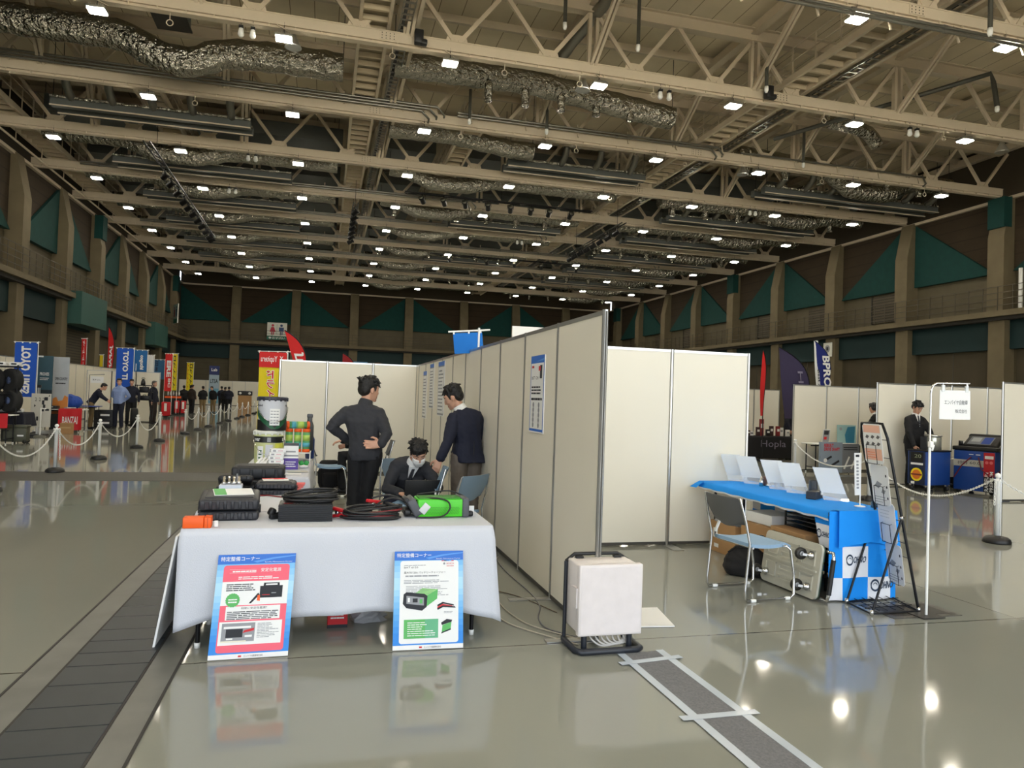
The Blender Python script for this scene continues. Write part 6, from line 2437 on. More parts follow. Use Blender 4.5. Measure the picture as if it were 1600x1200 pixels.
# parts and cups on the blue table
for k, (x, y, r, h, lab) in enumerate([(4.50, 5.92, .036, .15, 'tall dark grey cylinder on the blue table'), (4.58, 6.0, .03, .14, 'second dark grey cylinder behind the tall one')]):
    t = thing('filter_can', lab, 'cylinder', (x, y, .73))
    mb = MB(); mb.lathe([(r * .96, 0), (r, .01), (r, h - .01), (r * .96, h)], M('can_grey', (66, 70, 76), rough=.45), 22); mb.build('body', t)
    mb = MB(); mb.lathe([(r * .8, h), (r * .8, h + .004)], DARKST, 18); mb.build('end_cap', t)
t = thing('card_holder', 'low dark box with a white card in front of the grey cylinder', 'box', (4.40, 5.76, .73), .6)
mb = MB(); mb.rbox((0, 0, .035), (.2, .09, .07), M('dark_box', (52, 54, 58), rough=.5), r=.004, seg=1); mb.build('body', t)
mb = MB(); mb.box((.06, -.047, .045), (.06, .003, .022), PAPER); mb.build('card', t)
t = thing('machined_part', 'shiny machined metal parts between the paper stands', 'metal parts', (4.5, 6.62, .73))
mb = MB()
mb.lathe([(.03, 0), (.03, .02), (.015, .03), (.015, .08), (.026, .085), (.026, .11), (.01, .12)], CHROME, 16)
mb.lathe([(.022, 0), (.022, .06), (.012, .07), (.012, .1)], CHROME, 14, (-.06, .04, 0))
mb.build('shaft', t)
mb = MB(); mb.rbox((.03, .08, .05), (.07, .05, .1), M('part_dark', (110, 84, 78), rough=.35, metal=.6), r=.01); mb.lathe([(.028, 0), (.03, .12)], M('bag_film', (214, 220, 226), rough=.1, trans=.6), 14, (.07, -.05, 0)); mb.build('housing', t)
t = thing('mini_banner', 'little white upright banner on a round foot at the near end of the blue table', 'banner', (4.47, 5.26, .73), .2)
mb = MB(); mb.lathe([(.045, 0), (.045, .006), (.01, .012)], WHITE, 20); mb.build('base', t)
mb = MB(); mb.tube([(0, 0, .01), (0, 0, .46)], .005, WHITE); mb.build('pole', t)
mb = MB(); f = frame((-.075, -.006, .1), (1, 0, 0), (-.05, 0, 1)); mb.prism([(0, 0), (.075, 0), (.075, .36), (0, .36)], .002, f, PAPER)
mb.rect(.015, .325, .06, .345, f, INK, .003)
for k in range(9):
    mb.rect(.022, .055 + .028 * k, .05, .072 + .028 * k, f, GREYP, .003)
mb.build('sheet', t)
t = thing('cable_box', 'clear blue-tinted cups and black bits at the aisle end of the blue table', 'cups', (4.585, 5.2, .73))
for k in range(3):
    mb = MB(); mb.lathe([(.018, 0), (.022, .05), (.02, .05), (.016, .003)], M('blue_tint', (150, 196, 226), rough=.08, trans=.7), 14, (-.03 + .03 * k, .02 * (k % 2), 0)); mb.build('cup', t)

# leaflet rack
t = thing('leaflet_rack', 'tall black wire leaflet rack on an A-frame at the end of the blue table', 'leaflet rack', (4.34, 4.84, 0))
O = V((4.34, 4.84, 0))
B1, B2, T1, T2 = V((4.625, 5.05, .012)) - O, V((4.53, 4.67, .012)) - O, V((4.275, 5.06, 1.44)) - O, V((4.245, 4.74, 1.44)) - O
mb = MB(); mb.tube([B1, T1 * .93 + B1 * .07, T1 + V((0, -.03, .012)), (T1 + T2) / 2 + V((0, 0, .015)), T2 + V((0, .03, .012)), T2 * .93 + B2 * .07, B2], .011, BLACKM, n=10); mb.build('main_frame', t)
S1, S2 = V((4.12, 4.97, .012)) - O, V((4.08, 4.65, .012)) - O
for s, b, tt in ((S1, B1, T1), (S2, B2, T2)):
    j = b.lerp(tt, .5)
    mb = MB(); mb.tube([s, j], .009, BLACKM); mb.build('strut', t)
    mb = MB(); mb.lathe([(.015, -.012), (.015, .012)], CHROME, 12, j, Matrix.Rotation(R(90), 3, 'X')); mb.build('bolt', t)
for q in (B1, B2, S1, S2):
    mb = MB(); mb.lathe([(.014, -.012), (.015, .03)], CHROME, 12, q); mb.build('foot', t)
mb = MB()
mb.tube([S1, S2], .007, BLACKM); mb.tube([B1, B2], .007, BLACKM); mb.tube([S1, B1], .007, BLACKM); mb.tube([S2, B2], .007, BLACKM)
for k in range(1, 6):
    mb.tube([S1.lerp(B1, k / 6) + V((0, 0, .02)), S2.lerp(B2, k / 6) + V((0, 0, .02))], .0035, BLACKM, n=5)
for k in range(1, 4):
    mb.tube([S1.lerp(S2, k / 4) + V((0, 0, .02)), B1.lerp(B2, k / 4) + V((0, 0, .02))], .0035, BLACKM, n=5)
mb.build('base_grid', t)
mb = MB()
for fr_ in (.33, .6):
    mb.tube([T1.lerp(T2, fr_) , B1.lerp(B2, fr_).lerp(T1.lerp(T2, fr_), .28)], .0032, BLACKM, n=5)
for v in (.92, .82, .7, .6, .48, .36, .28):
    mb.tube([B1.lerp(T1, v), B2.lerp(T2, v)], .003, BLACKM, n=5)
mb.build('wire_back', t)
SALM = M('salmon_print', (244, 190, 164), rough=.6)
WIDE = [(.86, 'salmon and white leaflet with six small pictures in the top pocket of the wire rack', 1), (.63, 'white leaflet in the second pocket of the wire rack', 0), (.42, 'plain white leaflet in the third pocket of the wire rack', 2), (.19, 'white leaflet with grey diagrams in the lowest pocket of the wire rack', 0)]
for v, lab, kind in WIDE:
    a, b = B1.lerp(T1, v), B2.lerp(T2, v)
    mid = (a + b) / 2 + O
    axis = ((T1 - B1).normalized() + V((.1, 0, 0))).normalized()
    u = (b - a).normalized()
    w_ = .23
    n_ = u.cross(axis)
    mid = mid - axis * .11
    # wire pocket belongs to the rack
    mb = MB()
    for s in (-1, 1):
        p = mid - O + u * (s * .06)
        nn = V((-.05, 0, 0))
        mb.tube([p + axis * .16 , p + nn + axis * .15, p + nn, p], .0028, BLACKM, n=5)
    p1, p2 = mid - O + u * .06 + V((-.05, 0, 0)), mid - O - u * .06 + V((-.05, 0, 0))
    mb.tube([p1, p2], .0028, BLACKM, n=5); mb.tube([p1 + axis * .15, p2 + axis * .15], .0028, BLACKM, n=5)
    mb.build('pocket', t)
    L = thing('leaflet', lab, 'leaflet', mid + V((-.025, 0, 0)), 0, 'leaflets in the wire rack')
    f = frame(-u * (w_ / 2) * 1.0 + V((0, 0, 0)), u, axis)
    q = 1 if (f.to_3x3() @ V((0, 0, 1))).x < 0 else -1
    mb = MB(); mb.prism([(0, .02), (.02, 0), (w_ - .02, 0), (w_, .02), (w_, .30), (w_ - .02, .32), (.02, .32), (0, .30)], .004 * q, f, PAPER); mb.build('sheet', L)
    mb = MB()
    o_ = .0052 * q
    if kind == 1:
        mb.rect(.01, .25, w_ - .01, .31, f, SALM, o_); mb.rect(.01, .03, w_ - .01, .12, f, SALM, o_)
        for i in range(3):
            for j in range(2):
                mb.poly([(.03 + .068 * i, .155 + .055 * j), (.055 + .068 * i, .145 + .055 * j), (.08 + .068 * i, .165 + .055 * j), (.05 + .068 * i, .178 + .055 * j)], f, M('leaf_dark', (96, 92, 92)), o_ * 1.1)
        mb.lines(.04, .05, .19, .11, 3, f, ORANGE, o_ * 1.2, .2, .4, random.Random(2))
    elif kind == 0:
        for j in range(3):
            mb.disc(w_ - .03, .06 + .09 * j, .009, f, INK, o_, 10, .012)
        mb.poly([(.04, .15), (.09, .13), (.14, .17), (.08, .19)], f, GREYP, o_)
        mb.poly([(.12, .1), (.16, .09), (.18, .12), (.14, .13)], f, GREYP, o_)
        mb.lines(.03, .02, .18, .08, 3, f, GREYP, o_, .25, .4, random.Random(3))
    else:
        mb.lines(.03, .2, .2, .28, 3, f, M('faint_print'), o_, .25, .4, random.Random(5))
    mb.build('print', L)
t = thing('fan', 'small black hand fan shape sticking out behind the leaflet rack', 'fan', (4.62, 5.16, .73))
t.location = (4.60, 5.06, .0)
bpy.data.objects.remove(t)

# sign on a pole
t = thing('sign_pole', 'white pole stand with a bent top arm, right foreground', 'sign stand', (4.505, 4.571, 0))
mb = MB(); mb.tube([(0, 0, .012), (0, 0, 1.30)], .0095, WHITE, n=12); mb.build('lower_pole', t)
mb = MB(); mb.tube([(0, 0, 1.25), (0, 0, 1.70), (.006, 0, 1.735), (.022, 0, 1.765), (.055, 0, 1.782), (.365, 0, 1.79)], .0075, CHROME, n=12); mb.tube([(.345, 0, 1.79), (.345, 0, 1.74)], .005, CHROME); mb.build('upper_pole', t)
mb = MB(); mb.rbox((.004, -.004, 1.31), (.032, .032, .05), WHITE, r=.008); mb.rbox((.022, -.008, 1.285), (.012, .014, .05), WHITE, r=.004, rot=Matrix.Rotation(.3, 3, 'Y')); mb.build('clamp', t)
mb = MB(); mb.box((0, 0, .008), (.2, .16, .005), DARKST); mb.build('base_plate', t)
t = thing('paper_sign', 'white paper sign with two lines of Japanese lettering hung from the pole stand', 'sign', (4.58, 4.563, 1.505))
f = frame((0, 0, 0), (1, 0, .01), (0, 0, 1))
mb = MB(); mb.prism([(0, 0), (.295, 0), (.29, .225), (.002, .225)], -.002, f, PAPER); mb.build('sheet', t)
mb = MB(); mb.text('エンパイヤ自動車', .045, .115, .265, .15, f, INK, .0012); mb.text('株式会社', .148, .05, .262, .08, f, INK, .0012); mb.build('lettering', t)
for s in (.03, .255):
    mb = MB(); mb.box((s, 0, .24), (.025, .012, .05), M('clip_clear', (222, 226, 226), rough=.2)); mb.tube([(s, 0, .25), (s, 0, .284)], .003, CHROME); mb.build('clip', t)

# grey-white equipment box on a tube stand
t = thing('equipment_box', 'scuffed off-white plastic cabinet box on a black tube stand, cables below', 'cabinet', (1.76, 4.2, 0))
CB = M('aged_white_plastic', (226, 219, 216), rough=.55, var=.06, scale=7)
mb = MB(); mb.rbox((.0, .14, .33), (.40, .22, .42), CB, r=.012); mb.box((-.21, .06, .34), (.02, .1, .12), CB); mb.build('cabinet_body', t)
mb = MB(); mb.rbox((.0, .01, .33), (.42, .05, .435), CB, r=.008); mb.box((0, -.0155, .33), (.39, .002, .405), M('door_face', (228, 220, 218), rough=.6, var=.09, scale=14)); mb.build('door', t)
mb = MB()
for s in (-.13, .13):
    mb.box((s, .22, .548), (.05, .03, .012), BLACK)
mb.build('hinge', t)
mb = MB()
TU = M('stand_tube', (38, 42, 50), rough=.35)
mb.tube([(-.21, .25, .0 + .022), (-.215, .23, .022), (-.215, 0.02, .022), (-.19, -.02, .022), (.18, -.02, .022), (.21, .0, .022), (.215, .24, .022), (.2, .26, .022)], .02, TU, n=12)
mb.build('base_frame', t)
for s, yy in ((-1, .02), (1, .02), (-1, .24), (1, .24)):
    mb = MB(); mb.tube([(s * .15, yy + .02, .022), (s * .15, yy + .02, .2)], .018, TU, n=12) if yy < .1 else mb.tube([(s * .212, yy, .022), (s * .212, yy, .52)], .012, TU, n=12); mb.build('leg', t)
mb = MB(); mb.tube([(-.212, .24, .52), (-.15, .26, .56), (.15, .26, .56), (.212, .24, .52)], .012, BLACK); mb.build('carry_handle', t)
for k in range(7):
    P = [(-.1 + .035 * k, .1, .15), (-.11 + .04 * k, .06, .08 - .004 * k), (-.04 + .03 * k, .03 + .01 * k, .03 + .003 * k), (.05 + .02 * k, .05, .035), (.14, .08 + .01 * k, .05 + .006 * k), (.17 - .01 * k, .13, .14)]
    Q = []
    for i in range(len(P) - 1):
        for q in range(4):
            Q.append(V(P[i]).lerp(V(P[i + 1]), q / 4))
    Q.append(V(P[-1]))
    for _ in range(3):
        Q = [Q[0]] + [(Q[i - 1] + Q[i] * 2 + Q[i + 1]) / 4 for i in range(1, len(Q) - 1)] + [Q[-1]]
    o = MB().tube(Q, .0055, M('cable_white', (214, 210, 204), rough=.5), n=7).build('loose_cable', t)
t = thing('white_board', 'white board lying flat on the floor behind the equipment box', 'board', (2.23, 4.83, 0))
mb = MB(); mb.prism([(-.2, -.18), (.19, -.22), (.27, .22), (-.15, .24)], .008, Matrix.Translation((0, 0, .003)), PAPER); mb.build('sheet', t)


def floor_cable(label, pts, mat, r=.005):
    P = [V((a, b, r + .001)) for a, b in pts]
    Q = []
    for i in range(len(P) - 1):
        for k in range(6):
            Q.append(P[i].lerp(P[i + 1], k / 6))
    Q.append(P[-1])
    for _ in range(6):
        Q = [Q[0]] + [(Q[i - 1] + Q[i] * 2 + Q[i + 1]) / 4 for i in range(1, len(Q) - 1)] + [Q[-1]]
    o = MB().tube(Q, r, mat, n=7).build('floor_cable')
    tag(o, label, 'cable', 'cables on the floor by the partition')


CG = M('cable_beige', (176, 168, 150), rough=.5)
floor_cable('beige cable wandering from under the white table to the equipment box', [(1.70, 7.1), (1.45, 6.3), (1.36, 5.7), (1.33, 5.2), (1.4, 4.8), (1.55, 4.6), (1.7, 4.42)], CG)
floor_cable('second beige cable looping wide to the left beside the first', [(1.70, 6.9), (1.42, 6.2), (1.36, 5.5), (1.24, 5.1), (1.27, 4.85), (1.42, 4.62), (1.62, 4.36)], CG)
floor_cable('grey cable hugging the foot of the long partition', [(1.72, 7.4), (1.62, 6.4), (1.66, 5.6), (1.63, 5.2), (1.52, 4.95), (1.5, 4.7), (1.66, 4.5)], M('cable_grey'))
floor_cable('thin dark cable from the table to the partition foot', [(1.1, 5.9), (1.35, 5.75), (1.55, 5.5), (1.7, 5.05)], M('cable_brown', (96, 84, 66), rough=.6), .004)

t = thing('carton', 'small red printed carton on the floor under the front white table', 'carton', (.14, 5.0, 0))
mb = MB(); mb.rbox((0, 0, .06), (.13, .12, .12), RED, r=.003, seg=1); mb.build('carton', t)
mb = MB(); f = frame((-.065, -.0605, 0), (1, 0, 0), (0, 0, 1)); mb.lines(.02, .06, .11, .1, 2, f, PAPER, .0006, .5, .1, random.Random(6)); mb.rect(0, 0, .13, .022, f, INK, .0006); mb.build('print', t)
t = thing('plastic_film', 'crumpled clear film on the floor beside the red carton', 'plastic film', (.34, 5.1, 0))
mb = MB()
rd = random.Random(8)
rows = []
for i in range(7):
    th = pi * .5 * i / 6
    rows.append([(.13 * cos(2 * pi * k / 14) * cos(th) * (1 + rd.uniform(-.25, .2)), .1 * sin(2 * pi * k / 14) * cos(th) * (1 + rd.uniform(-.2, .2)), .002 + .1 * sin(th) * (1 + rd.uniform(-.2, .2))) for k in range(14)])
mb.grid(rows, M('grey_film'), smooth=False, close=True); mb.build('film', t)
# grey mat strip taped to the floor, and its tapes
t = thing('cable_mat', 'grey felt mat strip taped to the floor in the right foreground', 'floor mat', (1.98, 2.7, 0), .012)
FELT = M('grey_felt', (112, 113, 115), rough=.95, var=.45, scale=90)
mb = MB(); mb.box((0, 0, .0035), (.27, 2.95, .004), FELT); mb.build('felt', t)
TP = M('clear_tape', (186, 196, 206), rough=.18)
for s in (-1, 1):
    mb = MB(); mb.box((s * .135, 0, .006), (.05, 2.98, .0012), TP); mb.build('edge_tape', t)
for yy, rz in ((.56, .0), (1.33, .12)):
    mb = MB(); mb.box((0, yy, .0078), (.43, .05, .001), TP, Matrix.Rotation(rz, 3, 'Z')); mb.build('cross_tape', t)


# ================================================================ STANCHIONS AND CHAINS
def stanchion_meshes():
    a = MB(); a.lathe([(.15, 0), (.155, .012), (.145, .05), (.11, .075), (.035, .09)], BLACK, 24)
    b = MB(); b.lathe([(.03, .08), (.03, .74), (.034, .745), (.034, .76), (.016, .77), (.016, .79)], WHITE, 16); b.ball((0, 0, .815), .034, WHITE, 14)
    c = MB()
    for k in range(6):
        a_ = 2 * pi * k / 6
        c.tube([(.03 * cos(a_), .03 * sin(a_), .765), (.05 * cos(a_), .05 * sin(a_), .775), (.05 * cos(a_), .05 * sin(a_), .745)], .005, WHITE, n=5)
    return a.mesh('base'), b.mesh('post'), c.mesh('hook')


SM = stanchion_meshes()


def stanchion(label, x, y, grp):
    t = thing('barrier_post', label, 'barrier post', (x, y, 0), 0, grp)
    part('base', SM[0], t); part('post', SM[1], t); part('hook', SM[2], t)


def chain(label, a, b, sag, links=True, grp=None):
    a, b = V(a), V(b)
    N = 160
    pts = [a.lerp(b, k / N) - V((0, 0, sag * (1 - (2 * k / N - 1) ** 2))) for k in range(N + 1)]
    mb = MB()
    if links:
        d = [0]
        for k in range(N):
            d.append(d[-1] + (pts[k + 1] - pts[k]).length)
        L = .034
        s = 0
        i = 0
        n = 0
        while s < d[-1] - L:
            while d[i + 1] < s:
                i += 1
            p = pts[i].lerp(pts[i + 1], (s - d[i]) / (d[i + 1] - d[i]))
            tg = (pts[i + 1] - pts[i]).normalized()
            sd = tg.cross(V((0, 0, 1))).normalized()
            if n % 2:
                sd = tg.cross(sd)
            ring_ = []
            for q in range(8):
                an = 2 * pi * q / 8
                ring_.append(p + tg * (.024 * cos(an)) + sd * (.0125 * sin(an)))
            mb.tube(ring_, .0042, WHITE, n=5, closed=True)
            s += L
            n += 1
    else:
        mb.tube(pts[::8], .011, WHITE, n=5)
    o = mb.build('plastic_chain')
    tag(o, label, 'chain', grp)


YS = [11.75, 14.3, 16.85, 20.0, 22.6, 26.5, 29.1, 31.6, 35.0, 38.0, 41.5, 44.0, 47.3, 51.2, 54.0]
XS = -4.52
GL, GC = 'white barrier posts along the left aisle', 'white chains along the left aisle'
for k, y in enumerate(YS):
    stanchion(f'white barrier post on a black foot along the left aisle, {ORD[k]} from the camera', XS, y, GL)
for k in range(len(YS) - 1):
    if k == 4:
        continue
    chain(f'white plastic chain sagging between the {ORD[k]} and {ORD[k + 1]} barrier posts of the left aisle', (XS, YS[k] + .05, .755), (XS, YS[k + 1] - .05, .755), .36 if k < 5 else .3, k < 5, GC)
chain('loose white chain end hanging down beside the second barrier post on the left', (XS + .06, 14.26, .75), (XS + .07, 14.30, .18), .0, True, GC)
GR_ = 'white barrier posts on the right'
stanchion('white barrier post on a black foot at the right edge, before the blue machine', 7.99, 7.07, GR_)
stanchion('far white barrier post seen above the blue table', 10.6, 14.6, GR_)
GCR = 'white chains on the right'
chain('white chain sagging from the right barrier post toward the leaflet rack and far post', (7.96, 7.12, .755), (9.2, 10.6, .72), .38, True, GCR)
chain('white chain rising from the leaflet rack to the far barrier post above the blue table', (9.2, 10.6, .72), (10.58, 14.56, .755), .3, True, GCR)
stanchion('white barrier post hidden behind the leaflet rack', 9.2, 10.62, GR_)
chain('white chain leaving the right barrier post beyond the right edge of the view', (8.03, 7.06, .755), (9.6, 6.2, .7), .3, True, GCR)
chain('loose white chain end hanging beside the right barrier post', (7.93, 7.05, .75), (7.93, 7.06, .42), .0, True, GCR)

# ================================================================ BANNERS
def nobori(label, x, y, z0, z1, w_, rz, colour, draw=None, pole_side=1, group='banners on poles', name='pole_banner'):
    """upright cloth banner on a pole with a cross bar; local x across, faces -Y"""
    t = thing(name, label, 'banner', (x, y, 0), rz, group)
    hw = w_ / 2
    mb = MB(); mb.tube([(pole_side * (hw + .02), .02, .02), (pole_side * (hw + .02), .02, z1 + .05)], .012, WHITE); mb.tube([(-hw - .04, .0, z1 + .01), (hw + .08, .0, z1 + .025)], .008, WHITE); mb.build('pole', t)
    mb = MB(); mb.lathe([(.16, 0), (.16, .03), (.05, .06), (.02, .08)], BLACK, 16, (pole_side * (hw + .02), .02, 0)); mb.build('base', t)
    mb = MB()
    rows, rb = [], []
    for i in range(15):
        v = i / 14
        row = [(-hw + w_ * k / 10, .02 * sin(k * .7 + v * 5) * v, z1 - (z1 - z0) * v) for k in range(11)]
        rows.append(row)
        rb.append([(p[0], p[1] + .002, p[2]) for p in row])
    mb.grid(rows, colour); mb.grid(rb[::-1], colour)
    mb.build('cloth', t)
    mb = MB()
    for k in range(4):
        mb.box((-hw + w_ * k / 3, -.004, z1 + .0), (.035, .014, .05), WHITE)
    mb.build('loop', t)
    if draw:
        mb = MB()
        f = frame((-hw, -.024, z0), (1, 0, 0), (0, 0, 1))
        draw(mb, f, w_, z1 - z0)
        mb.build('lettering', t)
    return t


BANB = M('banner_blue', (22, 84, 190), rough=.75)
BANR = M('banner_red', (212, 34, 34), rough=.75)
BANY = M('banner_yellow', (236, 214, 28), rough=.75)
BANC = M('banner_mid_blue', (34, 104, 168), rough=.75)


def vtext(s, mt=PAPER, x0=.3, x1=.74, y0=.06, y1=.93, mirror=True, turn=1):
    def d(mb, f, w_, h):
        mb.text(s, w_ * x0, h * y0, w_ * x1, h * y1, f, mt, .001, .045, mirror=mirror, turn=turn)
    return d


def chars(cs, mt, x0=.3, x1=.72, y0=.05, y1=.95, mirror=True):
    def d(mb, f, w_, h):
        n = len(cs)
        for k, c in enumerate(cs):
            ya = y1 - (y1 - y0) * (k + .9) / n
            yb = y1 - (y1 - y0) * k / n
            if c != ' ':
                mb.text(c, w_ * x0, h * ya, w_ * x1, h * yb, f, mt, .001, .03, mirror=mirror)
    return d


def both(*ds):
    def d(mb, f, w_, h):
        for q in ds:
            q(mb, f, w_, h)
    return d


nobori('blue banner with white TOYO TIRES lettering running down it, nearest at the left', -8.83, 25, 1.12, 2.78, .6, 0, BANB, vtext('TOYO TIRES', turn=1, mirror=True))
nobori('second blue banner with white TOYO TIRES lettering, behind the man in the pale blue shirt', -7.75, 31.8, 1.5, 3.06, .6, .06, BANB, vtext('TOYO TI', turn=3, mirror=False, x0=.38, x1=.72, y0=.2, y1=.93))
nobori('mid blue banner with a small white word, right of the second blue banner', -8.17, 36, 2.1, 3.2, .62, 0, BANC, both(vtext('coguchi', turn=3, mirror=False, x0=.48, x1=.8, y0=.2, y1=.8), vtext('ooooo', turn=3, mirror=False, x0=.25, x1=.33, y0=.15, y1=.45)))
nobori('plain white banner beside the mid blue one', -8.15, 38, 1.6, 3.07, .3, 0, PAPER)
nobori('dull blue banner half hidden behind the red one', -9.0, 44, 2.0, 3.08, .58, 0, M('banner_dull_blue', (48, 100, 140), rough=.8), chars('日本車', M('banner_ink', (24, 52, 84)), .2, .45))
nobori('red banner with large white capital letters down it, left aisle', -8.3, 43, 1.35, 3.4, .36, 0, BANR, both(vtext('ERE', turn=3, mirror=False, x0=.25, x1=.85, y0=.38, y1=.82), vtext('IIC', turn=3, mirror=False, x0=.5, x1=.85, y0=.1, y1=.34)))
nobori('yellow banner with black characters, just right of the red one', -8.38, 45, 1.4, 3.5, .3, 0, BANY, chars('ログイイイ', INK))
nobori('second yellow banner with black characters, farther down the aisle', -9.55, 57, 1.4, 3.42, .45, 0, BANY, both(chars('ログイイイ', INK, .45, .85), chars('イイイイイイ', BANR, .1, .3)))


def yup(mb, f, w_, h):
    mb.rect(0, h * .8, w_, h, f, BANR, .0012)
    mb.text('Yupiteru', w_ * .06, h * .85, w_ * .66, h * .95, f, PAPER, .003, .01, mirror=True)
    mb.text('X', w_ * .74, h * .89, w_ * .88, h * .95, f, PAPER, .003, .01)
    mb.poly([(w_ * .72, 0), (w_, 0), (w_, h * .78), (w_ * .9, h * .5)], f, BANR, .0014)
    for k, c in enumerate('ドライブレコ'):
        x, y = w_ * (.28 + .025 * k), h * (.655 - .125 * k)
        mb.text(c, x - .012, y - .012, x + w_ * .26 + .012, y + h * .105 + .012, f, PAPER, .002, .07, mirror=True)
        mb.text(c, x, y, x + w_ * .26, y + h * .105, f, BANR, .0032, .02, mirror=True)


nobori('red and yellow banner with mirrored Yupiteru lettering behind the bucket table booth', -1.14, 17, .7, 2.42, .58, 0, BANY, yup)


def feather(label, x, y, z0, z1, w_, rz, col, draw=None, edge=None, lean=.0):
    t = thing('feather_flag', label, 'flag', (x, y, 0), rz, 'feather flags')
    n = 18
    L, Rr = [], []
    for k in range(n + 1):
        v = k / n
        z = z0 + (z1 - z0) * v
        xl = lean * v
        xr = xl + w_ * (1 - max(0, (v - .35) / .65) ** 3.4) * (.72 + .28 * min(1, v * 2.2))
        L.append((xl, .03 * sin(v * 4), z)); Rr.append((xr, .03 * sin(v * 4 + 1), z))
    mb = MB()
    rows = [L, [tuple((p[i] + q[i]) / 2 for i in range(3)) for p, q in zip(L, Rr)], Rr]
    mb.grid(rows, col)
    mb.grid([[(p[0], p[1] + .003, p[2]) for p in r] for r in rows][::-1], col)
    mb.build('cloth', t)
    if edge is not None:
        mb = MB()
        mb.grid([[(p[0] - .01, p[1] - .004, p[2]) for p in L], [(p[0] + w_ * .26, p[1] - .004, p[2]) for p in L]], edge)
        mb.build('sleeve', t)
    mb = MB(); mb.tube([(Rr[0][0], .02, .02)] + [(p[0] + .008, p[1], p[2]) for p in Rr] + [L[-1]], .014, BLACKM); mb.build('pole', t)
    mb = MB(); mb.box((Rr[0][0], .0, .02), (.4, .4, .03), BLACKM); mb.build('base', t)
    if draw:
        mb = MB()
        draw(mb, frame((0, -.06, z0), (1, 0, lean * 0), (lean / (z1 - z0), 0, 1)), w_, z1 - z0)
        mb.build('lettering', t)
    return t


PURP = M('banner_purple', (50, 42, 74), rough=.7)
feather('red feather flag with white letters against the left wall', -11.2, 42.5, 2.2, 4.67, .3, 0, BANR, vtext('JAPAN', turn=1, x0=.3, x1=.85, y0=.05, y1=.6))
nobori('narrow red and white banner far left, above the white panels', -12.2, 42, 2.3, 3.95, .22, 0, BANR, chars('ケムムム', PAPER))
nobori('narrow yellow banner far left, above the white panels', -11.9, 44, 2.3, 3.22, .16, 0, BANY)
feather('red feather flag leaning left, over the back wall of the left booth', -.72, 20, 2.0, 3.16, .36, 0, BANR, vtext('JTC', turn=1, x0=.2, x1=.9, y0=.05, y1=.55), lean=-.36)
feather('tip of a red and black flag over the back wall of the left booth', .55, 25, 1.8, 2.9, .42, 0, M('flag_dark_red', (150, 28, 34), rough=.8))
t = thing('wooden_wheel', 'brown round object and blue sign peeping over the back wall of the left booth', 'sign', (1.25, 25.5, 0))
mb = MB(); mb.prism([(-.5, 0), (.15, 0), (.15, 2.66), (-.5, 2.66)], .04, frame((0, 0, 0), (1, 0, 0), (0, 0, 1)), M('sign_pale_blue', (90, 140, 180))); mb.build('sign_board', t)
mb = MB(); mb.lathe([(.36, 0), (.36, .05)], M('wood_brown', (96, 62, 40), rough=.7), 24, (.5, 0, 2.3), Matrix.Rotation(R(90), 3, 'X')); mb.build('disc', t)
mb = MB(); mb.box((.5, .0, 1.0), (.08, .05, 2.0), M('wood_brown')); mb.build('post', t)
feather('large purple feather flag with pale lettering, right background', 13.2, 18.7, 1.25, 3.34, .95, 0, PURP, both(lambda mb, f, w_, h: mb.text('Hopla', w_ * .5, h * .0, w_ * .74, h * .68, f, M('pale_line', (128, 122, 142)), .004, turn=3)), lean=-.27)
t = feather('dark blue flag with a white edge and white looped lettering, right background', 19.1, 25, 2.2, 4.3, .72, 0, M('flag_navy', (26, 40, 120), rough=.7), both(lambda mb, f, w_, h: mb.text('BPRO', w_ * .42, h * .12, w_ * .9, h * .72, f, PAPER, .004, .03, turn=3), lambda mb, f, w_, h: mb.text('Best Auto', w_ * .05, h * -.1, w_ * .2, h * .45, f, INK, .006, .02, turn=3)), edge=PAPER, lean=-.22)
feather('narrow red flag seen edge-on left of the purple flag', 12.12, 18.3, 1.31, 3.19, .26, .55, BANR, None)
nobori('narrow dark red banner with white characters, far right background', 15.6, 26, 1.6, 2.9, .45, 0, M('banner_maroon', (96, 26, 40), rough=.8), chars('つみのい', PAPER, .2, .8, mirror=False))
nobori('small blue-green sign banner beside the dark red one', 16.9, 27, 1.6, 2.5, .45, 0, M('banner_teal', (56, 128, 140), rough=.8), chars('へん', PAPER, .2, .8, mirror=False))
t = thing('wall_sign', 'small red sign high on the right, far behind the white cross panel', 'sign', (31.2, 50.5, 4.2))
mb = MB(); mb.box((0, 0, 0), (.06, 1.1, .5), RED); mb.build('panel', t)

